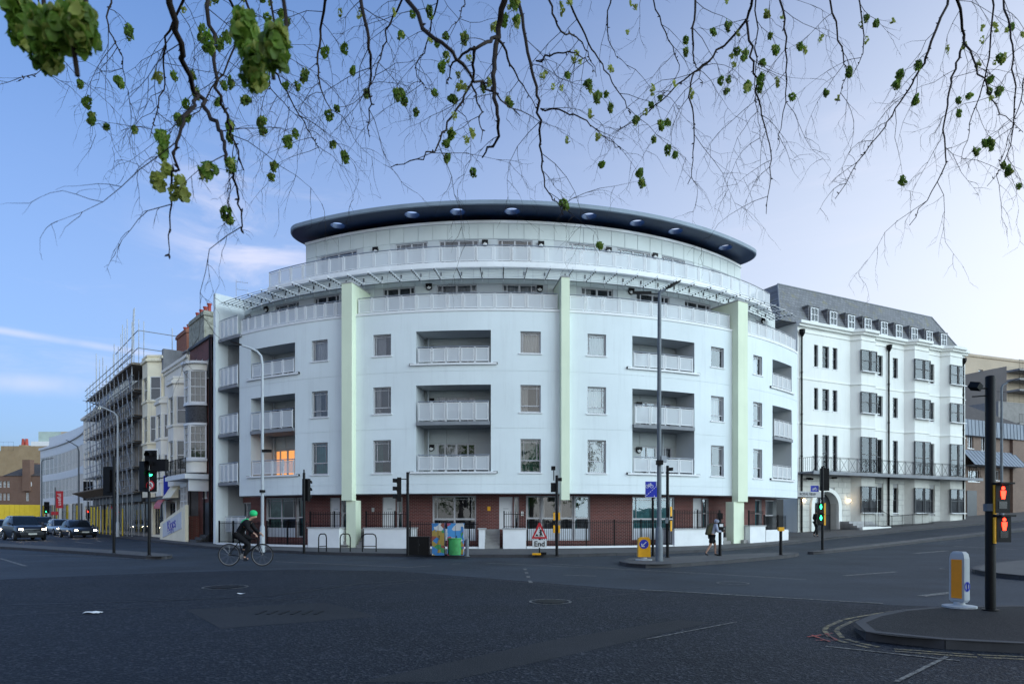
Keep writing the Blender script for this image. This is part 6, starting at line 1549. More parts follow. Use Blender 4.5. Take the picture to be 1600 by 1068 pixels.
# ---------------------------------------------------------------- cars
def paint(name, c, metal=.5):
    t = NT(name); t.set(Base_Color=c, Metallic=metal, Roughness=.32); t.b.inputs['Coat Weight'].default_value = .6; t.b.inputs['Coat Roughness'].default_value = .06; return t.m
K['paint_dark'] = paint('dark_car_paint', (.02, .022, .028)); K['paint_blue'] = paint('blue_grey_car_paint', (.05, .065, .09)); K['paint_silver'] = paint('silver_car_paint', (.42, .44, .46)); K['paint_white'] = paint('white_car_paint', (.62, .63, .64), 0.)
K['carglass'] = surf('car_glass', (.008, .012, .016), .06, .1, 2, spec=.6); K['tyre'] = surf('tyre', (.012, .012, .013), .85, .2, 8); K['rim'] = surf('alloy_rim', (.30, .31, .33), .3, .1, 4, metal=.8); K['plate'] = surf('number_plate', (.6, .6, .55), .5, .04, 3)
def car_mesh(kind, L_, Wd, Ht):
    hw = Wd / 2; hood = Ht * (.62 if kind == 'suv' else .58)
    secs = [(-L_ / 2, .80, .34, hood * .72), (-L_ / 2 + .12, .90, .24, hood * .86), (-L_ / 2 + .45, .97, .20, hood * .95), (-L_ * .27, 1.0, .20, hood * 1.0), (-L_ * .1, 1.0, .19, hood * 1.04), (L_ * .15, 1.0, .19, hood * 1.06), (L_ * .35, .99, .22, hood * 1.06), (L_ / 2 - .12, .94, .28, hood * 1.02), (L_ / 2, .85, .36, hood * .9)]
    m = MB(); rings = []
    for y, s, b, t in secs:
        w = hw * s; rings.append([(-.86 * w, y, b), (.86 * w, y, b), (.97 * w, y, b + .12), (w, y, b + (t - b) * .5), (.97 * w, y, t - .12), (.86 * w, y, t - .02), (.5 * w, y, t + .015), (-.5 * w, y, t + .015), (-.86 * w, y, t - .02), (-.97 * w, y, t - .12), (-w, y, b + (t - b) * .5), (-.97 * w, y, b + .12)])
    m.loft(rings); body = m
    zb = hood * 1.0; fw = -L_ * .20; rw = L_ * (.46 if kind != 'saloon' else .36); rf0, rf1 = -L_ * .03, L_ * (.36 if kind != 'saloon' else .2)
    def ring(y0, y1, w, z): return [(-w * .9, y0, z), (w * .9, y0, z), (w, y0 + .2, z), (w, y1 - .15, z), (w * .88, y1, z), (-w * .88, y1, z), (-w, y1 - .15, z), (-w, y0 + .2, z)]
    gm = MB(); gm.loft([ring(fw, rw, hw * .93, zb - .03), ring(fw + (rf0 - fw) * .55, rw + (rf1 - rw) * .5, hw * .86, zb + (Ht - zb) * .6), ring(rf0, rf1, hw * .74, Ht - .05)])
    rm = MB(); rm.loft([ring(rf0 - .02, rf1 + .02, hw * .76, Ht - .06), ring(rf0 + .1, rf1 - .1, hw * .66, Ht)])
    for sx in (-1, 1):
        for (ya, yb, wa, wb) in ((fw + .02, rf0, .86, .70), (rw - .05, rf1, .84, .68), (0.05 * L_, .07 * L_, .935, .745)):
            rm.tube([(sx * hw * wa, ya, zb - .02), (sx * hw * (wa * .45 + wb * .57), (ya + yb) / 2 , (zb + Ht) / 2 + .04), (sx * hw * wb, yb, Ht - .045)], .035, 5)
    return body, gm, rm, hood, hw
def car(label, kind, px, Y, rot, paintk, L_, Wd, Ht, lights=True, cat='car'):
    X = (px - 800) / FP * Y; z = zg(X, Y); t = thing('parked_car' if False else 'car', label, cat, (X, Y, z), 'cars queuing on the left street'); M = Matrix.Translation((X, Y, z)) @ rotz(rot)
    body, gm, rm, hood, hw = car_mesh(kind, L_, Wd, Ht); body.build('body', K[paintk], t, M, smooth=40); gm.build('windows', K['carglass'], t, M, smooth=30); rm.build('roof', K[paintk], t, M, smooth=40)
    yf = -L_ / 2
    gr = MB().box(-hw * .52, hw * .52, yf - .012, yf + .1, hood * .50, hood * .70).build('grille', K['bin_black'], t, M)
    for k in range(2): MB().box(-hw * .5, hw * .5, yf - .02, yf - .011, hood * (.54 + .07 * k), hood * (.555 + .07 * k)).build('grille_bar', K['rim'], gr, M)
    MB().box(-hw * .72, hw * .72, yf - .01, yf + .15, .22, .40).build('lower_intake', K['bin_black'], t, M); MB().box(-.26, .26, yf - .03, yf - .013, .42, .53).build('number_plate', K['plate'], t, M)
    for sx in (-1, 1):
        h = MB(); x0, x1 = sorted((sx * hw * .56, sx * hw * .92)); h.box(x0, x1, yf + .0, yf + .22, hood * .66, hood * .80); ho = h.build('headlight', K['carglass'], t, M)
        if lights: xa, xb = sorted((sx * hw * .62, sx * hw * .86)); MB().box(xa, xb, yf - .012, yf + .02, hood * .69, hood * .77).build('lit_lens', K['head_on'], ho, M)
        mi = MB(); mi.loft([[(sx * hw * .92, -L_ * .13, hood + .06), (sx * hw * 1.0, -L_ * .13, hood + .05), (sx * hw * 1.0, -L_ * .11, hood + .1), (sx * hw * .92, -L_ * .11, hood + .1)], [(sx * hw * 1.08, -L_ * .14, hood + .02), (sx * hw * 1.2, -L_ * .13, hood + .04), (sx * hw * 1.2, -L_ * .12, hood + .2), (sx * hw * 1.05, -L_ * .12, hood + .2)]]); mi.build('mirror', K[paintk], t, M)
        for yy in (-L_ * .31, L_ * .29):
            r = .33 if kind != 'suv' else .37; Mw = M @ Matrix.Translation((sx * hw * .93, yy, r)) @ Matrix.Rotation(R_(90) * sx, 4, 'Y')
            w_ = MB().lathe([(r * .62, .1), (r * .95, .1), (r, .05), (r, -.08), (r * .9, -.1)], 20).build('tyre', K['tyre'], t, Mw, smooth=40)
            MB().lathe([(.001, .085), (r * .2, .09), (r * .6, .075), (r * .64, .1)], 12).build('rim', K['rim'], w_, Mw)
    return t
car('large dark four by four with lit headlights leading the queue on the left', 'suv', 37, 50.5, R_(49), 'paint_dark', 4.5, 1.9, 1.78)
car('dark blue grey saloon nearest the pavement on the left street', 'saloon', 121, 57.0, R_(47), 'paint_blue', 4.5, 1.82, 1.46)
car('silver hatchback with lit headlights behind the dark blue grey saloon', 'hatch', 95.5, 65, R_(46), 'paint_silver', 4.1, 1.78, 1.5)
car('pale hatchback queuing behind the silver hatchback', 'hatch', 81, 74, R_(46), 'paint_white', 4.0, 1.76, 1.5)
car('dark people carrier half hidden behind the leading four by four', 'suv', 66, 70, R_(46), 'paint_dark', 4.6, 1.88, 1.75)
car('small silver car with bright headlight at the left edge of the picture', 'hatch', 6, 60, R_(50), 'paint_silver', 4.0, 1.76, 1.5)
# ---------------------------------------------------------------- people
def skin(name, J, Eg, mat, parent, M, sub=2):
    me = D.meshes.new(name); names = list(J); me.from_pydata([J[k][0] for k in names], [(names.index(a), names.index(b)) for a, b in Eg], [])
    o = D.objects.new(name, me); col.objects.link(o)
    md = o.modifiers.new('skin', 'SKIN'); md.use_smooth_shade = True
    for v, k in zip(me.skin_vertices[0].data, names): v.radius = (J[k][1], J[k][2] if len(J[k]) > 2 else J[k][1])
    me.skin_vertices[0].data[0].use_root = True
    s_ = o.modifiers.new('sub', 'SUBSURF'); s_.levels = sub; s_.render_levels = sub
    dg = bpy.context.evaluated_depsgraph_get(); out = D.meshes.new_from_object(o.evaluated_get(dg)); D.objects.remove(o)
    out.materials.clear(); out.materials.append(K[mat])
    for p in out.polygons: p.use_smooth = True
    return inst(name, out, parent, M)
K['skin'] = surf('skin', (.42, .24, .17), .5, .08, 6); K['hoodie'] = surf('pale_blue_grey_fleece', (.33, .36, .45), .9, .08, 5); K['blackcloth'] = surf('black_cloth', (.008, .008, .01), .8, .2, 6, spec=.2); K['olive'] = surf('olive_canvas', (.06, .05, .02), .8, .2, 6); K['greencloth'] = surf('bright_green_fabric', (.01, .50, .16), .6, .08, 5); K['shoe'] = surf('dark_shoe', (.02, .02, .025), .6, .2, 6); K['tancloth'] = surf('tan_cloth', (.30, .26, .22), .85, .1, 5); K['hair'] = surf('dark_hair', (.02, .014, .01), .6, .2, 10)
def figure(t, M, Jt, skinmat='skin', top='hoodie', bottom='blackcloth', shoes='shoe', hood=False, long_legs=False, hair='hair', helmet=None):
    """Jt: joint positions pelvis chest neck head + hip/knee/ankle/toe and sh/el/wr for l, r"""
    V = {k: Vector(v) for k, v in Jt.items()}
    J = {'pelvis': (V['pelvis'], .11, .09), 'waist': (V['pelvis'].lerp(V['chest'], .5), .11, .085), 'chest': (V['chest'], .13, .10), 'neck': (V['neck'], .05), 'jaw': (V['neck'].lerp(V['head'], .55), .062), 'head': (V['head'], .088), 'crown': (V['head'] + (V['head'] - V['neck']).normalized() * .09, .06)}
    E_ = [('pelvis', 'waist'), ('waist', 'chest'), ('chest', 'neck'), ('neck', 'jaw'), ('jaw', 'head'), ('head', 'crown')]
    fd = (V['toe_l'] + V['toe_r'] - V['ankle_l'] - V['ankle_r']); fd.z = 0; fd.normalize()
    J['nose'] = (V['head'] + fd * .105 + Vector((0, 0, -.01)), .018); E_.append(('head', 'nose'))
    for s in 'lr':
        for a, r in (('hip', .085), ('knee', .055), ('ankle', .036), ('toe', .03), ('sh', .055), ('el', .04), ('wr', .027)): J[a + s] = (V[a + '_' + s], r)
        E_ += [('pelvis', 'hip' + s), ('hip' + s, 'knee' + s), ('knee' + s, 'ankle' + s), ('ankle' + s, 'toe' + s), ('chest', 'sh' + s), ('sh' + s, 'el' + s), ('el' + s, 'wr' + s)]
        d = (V['wr_' + s] - V['el_' + s]).normalized(); sd_ = d.cross(Vector((0, 0, 1))).normalized(); up = sd_.cross(d)
        palm = V['wr_' + s] + d * .06; J['palm' + s] = (palm, .028, .02); E_.append(('wr' + s, 'palm' + s))
        for i, ln in enumerate((.055, .075, .08, .072, .055)):
            off = sd_ * (.018 * (i - 2)); tip = palm + d * ln * .6 + off * 1.3 - up * .01; tip2 = palm + d * ln + off * 1.4 - up * .035
            if i == 0: tip = V['wr_' + s] + d * .045 + sd_ * -.045; tip2 = tip + d * .03 - sd_ * .01
            J['f%s%d' % (s, i)] = (tip, .009); J['g%s%d' % (s, i)] = (tip2, .007); E_ += [(('palm' if i else 'wr') + s, 'f%s%d' % (s, i)), ('f%s%d' % (s, i), 'g%s%d' % (s, i))]
    body = skin('body', J, E_, skinmat, t, M)
    A = {'hem': (V['pelvis'] + Vector((0, 0, -.06)), .155, .125), 'waist': (V['pelvis'].lerp(V['chest'], .5), .15, .125), 'chest': (V['chest'], .165, .135), 'collar': (V['chest'].lerp(V['neck'], .8), .085)}
    Ea = [('hem', 'waist'), ('waist', 'chest'), ('chest', 'collar')]
    for s in 'lr':
        A['sh' + s] = (V['sh_' + s], .078); A['el' + s] = (V['el_' + s], .062); A['cuff' + s] = (V['wr_' + s].lerp(V['el_' + s], .12), .045); Ea += [('chest', 'sh' + s), ('sh' + s, 'el' + s), ('el' + s, 'cuff' + s)]
    skin('jacket', A, Ea, top, body, M)
    Bm = {'waist': (V['pelvis'] + Vector((0, 0, .04)), .135, .11)}; Eb = []
    for s in 'lr':
        Bm['hip' + s] = (V['hip_' + s], .112)
        if long_legs: Bm['kn' + s] = (V['knee_' + s], .075); Bm['an' + s] = (V['ankle_' + s] + Vector((0, 0, .03)), .055); Eb += [('waist', 'hip' + s), ('hip' + s, 'kn' + s), ('kn' + s, 'an' + s)]
        else: Bm['kn' + s] = (V['hip_' + s].lerp(V['knee_' + s], .85), .092); Eb += [('waist', 'hip' + s), ('hip' + s, 'kn' + s)]
    skin('trousers' if long_legs else 'shorts', Bm, Eb, bottom, body, M)
    for s in 'lr':
        skin('shoe', {'heel': (V['ankle_' + s] + (V['ankle_' + s] - V['toe_' + s]).normalized() * .03 + Vector((0, 0, -.03)), .042), 'mid': (V['ankle_' + s].lerp(V['toe_' + s], .5) + Vector((0, 0, -.008)), .043), 'toe': (V['toe_' + s], .036)}, [('heel', 'mid'), ('mid', 'toe')], shoes, body, M)
    hc = V['head'] - fd * .03 + Vector((0, 0, .025))
    if hood: skin('hood', {'a': (V['neck'] - fd * .02, .09), 'b': (hc - fd * .005, .125), 'c': (hc + Vector((0, 0, .07)) + fd * .02, .095)}, [('a', 'b'), ('b', 'c')], top, body, M)
    elif helmet:
        skin('hair', {'a': (hc - fd * .02, .1), 'b': (hc + Vector((0, 0, .06)), .085)}, [('a', 'b')], hair, body, M)
        skin('helmet', {'a': (V['head'] - fd * .12 + Vector((0, 0, .09)), .1), 'b': (V['head'] + Vector((0, 0, .11)), .13), 'c': (V['head'] + fd * .13 + Vector((0, 0, .07)), .085)}, [('a', 'b'), ('b', 'c')], helmet, body, M)
    else: skin('hair', {'a': (hc - fd * .03 + Vector((0, 0, -.07)), .075), 'b': (hc - fd * .005, .102), 'c': (hc + Vector((0, 0, .05)) + fd * .02, .085)}, [('a', 'b'), ('b', 'c')], hair, body, M)
    return body
p = gp(1112, 868); S_ = Matrix.Diagonal((.96, .96, .96, 1)); M = Matrix.Translation(p) @ S_
t = thing('person', 'person in pale hooded top and black shorts leaning to the crossing post', 'person', p, 'people')
figure(t, M, dict(pelvis=(0, 0, .83), chest=(.09, 0, 1.17), neck=(.19, 0, 1.33), head=(.25, 0, 1.41), hip_l=(.01, .09, .80), knee_l=(.17, .09, .45), ankle_l=(.17, .09, .09), toe_l=(.32, .09, .035), hip_r=(-.01, -.09, .80), knee_r=(-.08, -.09, .44), ankle_r=(-.27, -.09, .13), toe_r=(-.15, -.09, .035), sh_l=(.13, .18, 1.25), el_l=(.22, .2, 1.02), wr_l=(.42, .12, 1.0), sh_r=(.13, -.18, 1.25), el_r=(.18, -.21, 1.0), wr_r=(.38, -.14, 1.02)), hood=True)
t = thing('backpack', 'olive backpack worn by the hooded person', 'backpack', p); bm_ = MB(); rr = []
for z, a, b in ((.86, .10, .13), (.92, .14, .155), (1.12, .13, .15), (1.28, .10, .13), (1.33, .05, .09)): rr.append([(-.16 - a * .6 + (z - .86) * .22, -b, z), (-.02 + (z - .86) * .28 - .06, -b, z), (-.02 + (z - .86) * .28 - .06, b, z), (-.16 - a * .6 + (z - .86) * .22, b, z)])
bm_.loft(rr); bm_.build('pack', K['olive'], t, M, smooth=70)
for sy in (-.1, .1): MB().tube([(.0, sy, 1.32), (.12, sy * 1.2, 1.34), (.22, sy * 1.3, 1.22), (.16, sy * 1.3, 1.0), (-.04, sy, .92)], .018, 6).build('strap', K['olive'], t, M)
p = gp(1275, 838.5); t = thing('person', 'dark clothed pedestrian with a pale bag walking past the arched entrance', 'person', p, 'people')
M = Matrix.Translation(p) @ rotz(.3)
figure(t, M, dict(pelvis=(0, 0, .92), chest=(.03, 0, 1.3), neck=(.05, 0, 1.47), head=(.08, 0, 1.57), hip_l=(0, .09, .9), knee_l=(.14, .09, .5), ankle_l=(.16, .09, .09), toe_l=(.3, .09, .035), hip_r=(0, -.09, .9), knee_r=(-.06, -.09, .5), ankle_r=(-.24, -.09, .14), toe_r=(-.12, -.09, .035), sh_l=(.03, .18, 1.4), el_l=(.0, .22, 1.14), wr_l=(.16, .2, .98), sh_r=(.03, -.18, 1.4), el_r=(-.06, -.22, 1.14), wr_r=(.08, -.2, .95)), top='blackcloth', bottom='blackcloth', long_legs=True)
t = thing('shoulder_bag', 'pale shoulder bag carried by the dark clothed pedestrian', 'bag', p); MB().prism([(-.2, .82), (.16, .82), (.13, 1.1), (-.17, 1.1)], -.33, -.22).build('bag', K['tancloth'], t, M); MB().tube([(-.15, -.27, 1.1), (0, -.2, 1.42), (.1, -.27, 1.1)], .012, 5).build('strap', K['tancloth'], t, M)
# cyclist
p = G(384, 884); p.z = zg(p.x, p.y) + .006; M = Matrix.Translation(p) @ Matrix.Diagonal((1.08, 1.08, 1.08, 1))
t = thing('bicycle', 'dark bicycle ridden across the road on the left', 'bicycle', p)
R0 = .335
for sx in (-.52, .52):
    Mw = M @ Matrix.Translation((sx, 0, R0 + .018)) @ RXm
    ring = [(R0 + .018 * math.cos(a), .018 * math.sin(a)) for a in [2 * math.pi * k / 8 for k in range(9)]]
    w_ = MB().lathe(ring, 32).build('tyre', K['tyre'], t, Mw, smooth=60); m = MB(); m.lathe([(R0 - .03, -.01), (R0 - .015, -.012), (R0 - .015, .012), (R0 - .03, .01)], 32); m.lathe([(.001, -.04), (.025, -.04), (.025, .04), (.001, .04)], 8)
    for k in range(18): a = 2 * math.pi * k / 18; m.tube([(.02 * math.cos(a), .02 * math.sin(a), .02 * (-1) ** k), ((R0 - .025) * math.cos(a + .12 * (-1) ** k), (R0 - .025) * math.sin(a + .12 * (-1) ** k), 0)], .0022, 3, False)
    m.build('rim', K['rim'], w_, Mw)
m = MB(); BBk, ST, HDt, HDb, RA, FA = (-.08, 0, .30), (-.22, 0, .82), (.36, 0, .86), (.40, 0, .70), (-.52, 0, .353), (.52, 0, .353)
for a, b, r in ((BBk, ST, .017), (ST, HDt, .018), (BBk, HDb, .021), (HDt, HDb, .02)): m.tube([a, b], r, 8)
for sy in (-.06, .06):
    m.tube([BBk, (-.52, sy, .353)], .011, 6); m.tube([(-.21, 0, .78), (-.52, sy, .353)], .010, 6); m.tube([(.405, 0, .68), (.43, sy, .62), (.52, sy, .353)], .012, 6)
m.build('frame', K['blackcloth'], t, M); m = MB(); m.tube([(.355, 0, .86), (.345, 0, .95), (.43, 0, .97)], .014, 6); m.tube([(.40, -.29, .98), (.43, -.12, .975), (.43, .12, .975), (.40, .29, .98)], .013, 6); m.build('handlebar', K['bin_black'], t, M)
m = MB(); m.tube([(-.22, 0, .82), (-.25, 0, .92)], .014, 6); m.loft([[(-.38, -.07, .93), (-.38, .07, .93), (-.38, .06, .96), (-.38, -.06, .96)], [(-.26, -.05, .93), (-.26, .05, .93), (-.26, .04, .965), (-.26, -.04, .965)], [(-.11, -.015, .935), (-.11, .015, .935), (-.11, .012, .955), (-.11, -.012, .955)]]); m.build('saddle', K['bin_black'], t, M)
m = MB(); m.lathe([(.001, -.01), (.09, -.008), (.09, .008), (.001, .01)], 20, Matrix.Translation((-.08, -.06, .30)) @ RXm); m.tube([(-.08, .08, .30), (-.08, -.08, .30), (.05, -.1, .19)], .012, 5); cr = m.build('crankset', K['rim'], t, M)
MB().tube([(-.08, .075, .30), (-.21, .1, .41)], .012, 5).build('crank_arm', K['rim'], t, M); MB().box(.0, .1, -.2, -.1, .175, .195).build('pedal', K['bin_black'], t, M); MB().box(-.26, -.16, .1, .2, .40, .42).build('pedal', K['bin_black'], t, M)
t = thing('person', 'cyclist in black with bright green helmet and shoulders riding across the road', 'person', p, 'people')
J = dict(pelvis=(-.27, 0, 1.0), chest=(.02, 0, 1.34), neck=(.14, 0, 1.47), head=(.24, 0, 1.55), hip_l=(-.25, .09, .98), knee_l=(.12, .11, .86), ankle_l=(-.14, .13, .50), toe_l=(-.02, .14, .45), hip_r=(-.25, -.09, .98), knee_r=(.16, -.11, .66), ankle_r=(.0, -.13, .27), toe_r=(.13, -.14, .225), sh_l=(.07, .19, 1.38), el_l=(.2, .25, 1.14), wr_l=(.37, .26, 1.02), sh_r=(.07, -.19, 1.38), el_r=(.2, -.25, 1.14), wr_r=(.37, -.26, 1.02))
bd = figure(t, M, J, top='blackcloth', bottom='blackcloth', long_legs=True, helmet='greencloth')
skin('green_yoke', {'a': ((-.14, 0, 1.30), .12), 'b': ((.04, 0, 1.41), .14, .17), 'c': ((.14, 0, 1.45), .09), 'l': ((.07, .15, 1.41), .085), 'r': ((.07, -.15, 1.41), .085)}, [('a', 'b'), ('b', 'c'), ('b', 'l'), ('b', 'r')], 'greencloth', bd, M)
# ---------------------------------------------------------------- the elm overhead
def leafmat(name, c, tr):
    t = NT(name); p = t.new('ShaderNodeObjectInfo'); n = t.noise(t.pos(), 9, 3)
    cc = t.mix(t.ramp(n, .3, .7), tuple(x * .55 for x in c), tuple(min(1, x * 1.5) for x in c)); t.set(Base_Color=cc, Roughness=.55)
    tl = t.new('ShaderNodeBsdfTranslucent'); t.l.new(cc, tl.inputs[0]); mx = t.new('ShaderNodeMixShader'); mx.inputs[0].default_value = tr
    t.l.new(t.b.outputs[0], mx.inputs[1]); t.l.new(tl.outputs[0], mx.inputs[2]); t.l.new(mx.outputs[0], t.out.inputs[0]); return t.m
K['samara'] = leafmat('elm_seed_green', (.16, .27, .035), .5); K['samara_pale'] = leafmat('elm_seed_pale', (.40, .44, .10), .5)
K['bark'] = surf('dark_bark', (.035, .026, .022), .9, .35, 8, bump=.4, bscale=40, spec=.2)
K['bark_trunk'] = surf('trunk_bark', (.09, .07, .055), .95, .35, 3, bump=.8, bscale=12, spec=.2)
ELM = thing('elm_tree', 'elm with drooping bare twigs and green seed clusters hanging over the road from above', 'tree', (3.4, -3.2, 0))
tk = [Vector((3.4, -3.2, 0)), Vector((3.35, -3.15, 1.5)), Vector((3.2, -3.0, 3.2)), Vector((3.0, -2.8, 4.8)), Vector((2.8, -2.5, 5.6))]
MB().tube(tk, [.52, .40, .36, .34, .30], 14).lathe([(.8, -.05), (.6, .15), (.45, .5)], 14, Matrix.Translation((3.4, -3.2, 0))).build('trunk', K['bark_trunk'], ELM, smooth=60)
def spl(P, n):
    out = []
    P = [Vector(p) for p in P]; Q = [P[0] * 2 - P[1]] + P + [P[-1] * 2 - P[-2]]
    for i in range(len(P) - 1):
        a, b, c, d = Q[i:i + 4]
        for k in range(n):
            t = k / n; out.append(.5 * ((2 * b) + (c - a) * t + (2 * a - 5 * b + 4 * c - d) * t * t + (3 * b - a - 3 * c + d) * t ** 3))
    out.append(P[-1]); return out
limbs = []
for e, mid in (((-4.6, 4.6, 6.6), (-1, 1.0, 7.0)), ((-2.0, 6.2, 7.9), (.3, 2.0, 7.8)), ((.6, 6.6, 8.4), (1.6, 2.2, 8.2)), ((3.4, 6.8, 8.2), (3.0, 2.2, 8.0)), ((6.2, 6.4, 7.8), (4.8, 2.2, 7.4))):
    P = spl([tk[-1], Vector(mid) * .5 + tk[-1] * .5 + Vector((0, 0, .5)), mid, e], 8); limbs.append(P)
    n = len(P); MB().tube(P, [.17 * (1 - i / n) + .05 for i in range(n)], 8).build('limb', K['bark_trunk'], ELM, smooth=60)
limb_pts = [p for P in limbs for p in P[8:]]
def cluster_mesh(seed, n, size, leaf, mat, pale=0., ng=6):
    r = random.Random(seed); m = MB()
    for i in range(n):
        d = Vector((r.gauss(0, 1), r.gauss(0, 1), r.gauss(0, 1))).normalized()
        c = Vector((d.x * size * .8, d.y * size * .8, d.z * size * 1.05)) * r.uniform(.55, 1)
        nrm = (d + Vector((r.gauss(0, .5), r.gauss(0, .5), r.gauss(0, .5)))).normalized(); u = nrm.orthogonal().normalized(); u = Matrix.Rotation(r.uniform(0, 6.28), 3, nrm) @ u; v = nrm.cross(u); L2 = leaf * r.uniform(.7, 1.25)
        pts = []
        cup = r.uniform(-.3, .45); m.mat(1 if r.random() < pale else 0)
        for k in range(ng): a = 2 * math.pi * k / ng; pts.append(c + u * math.cos(a) * L2 * (1 + .08 * math.sin(5 * a + i)) + v * math.sin(a) * L2 * .78 + nrm * L2 * (.22 * math.cos(2 * a) + cup + r.uniform(-.06, .06)))
        b = len(m.v); m.v += [tuple(c)] + [tuple(q) for q in pts]
        for k in range(ng): m.face((b, b + 1 + k, b + 1 + (k + 1) % ng))
    me = m.mesh('seed_cluster', [K[mat], K['samara_pale']], recalc=False)
    if ng > 6:
        for p in me.polygons: p.use_smooth = True
    return me
CL = [cluster_mesh(s, 46, .031, .0125, 'samara', .15) for s in range(4)]
CS = [cluster_mesh(10 + s, 14, .022, .011, 'samara_pale') for s in range(3)]
CB_ = [cluster_mesh(20 + s, 120, .075, .024, 'samara', .3, 12) for s in range(3)]
CP = cluster_mesh(30, 16, .035, .017, 'samara_pale', 0, 12)
rb_ = random.Random(11); nclus = [0]; bud = [0, 0]
def put_cluster(p, big=False, small=False, sc_=1.):
    i = 1 if small else 0
    if nclus[0] >= 284 or bud[i] <= 0: return
    bud[i] -= 1
    nclus[0] += 1
    me = rb_.choice(CB_ if big else (CS if small else CL)); s = sc_ * rb_.uniform(.8, 1.25)
    inst('seed_cluster', me, ELM, Matrix.Translation(p) @ Matrix.Rotation(rb_.uniform(0, 6.28), 4, 'Z') @ Matrix.Rotation(rb_.uniform(-.4, .4), 4, 'X') @ Matrix.Diagonal((s, s, s * rb_.uniform(.9, 1.5), 1)))
def twig(m, p, d, ln, r, lvl, dens, Y):
    n = 6; P = [p]; dd = d.normalized()
    for i in range(n):
        dd = (dd + Vector((rb_.gauss(0, .20), rb_.gauss(0, .16), rb_.gauss(0, .16) - .13))).normalized(); P.append(P[-1] + dd * ln / n)
    m.tube(P, [r * (1 - .75 * i / n) for i in range(n + 1)], 4 if lvl else 5, False)
    if lvl < 2:
        for i in range(1, n + 1):
            if rb_.random() < (.75 if lvl == 0 else .45):
                sd_ = Vector((rb_.choice((-1, 1)) * rb_.uniform(.4, 1), rb_.gauss(0, .35), rb_.gauss(-.15, .5)))
                twig(m, P[i], dd * .6 + sd_ * .8, ln * rb_.uniform(.25, .5), r * .62, lvl + 1, dens, Y)
    if lvl == 0 and rb_.random() < (max(dens, .5) if dens > .01 else 0):
        k = rb_.randint(2, n); put_cluster(P[k] + Vector((0, 0, -.03)), sc_=1.0)
        if rb_.random() < .45: put_cluster(P[max(1, k - 1)] + Vector((rb_.gauss(0, .03), rb_.gauss(0, .03), -.02)))
    elif rb_.random() < .25: put_cluster(P[-1], small=True)
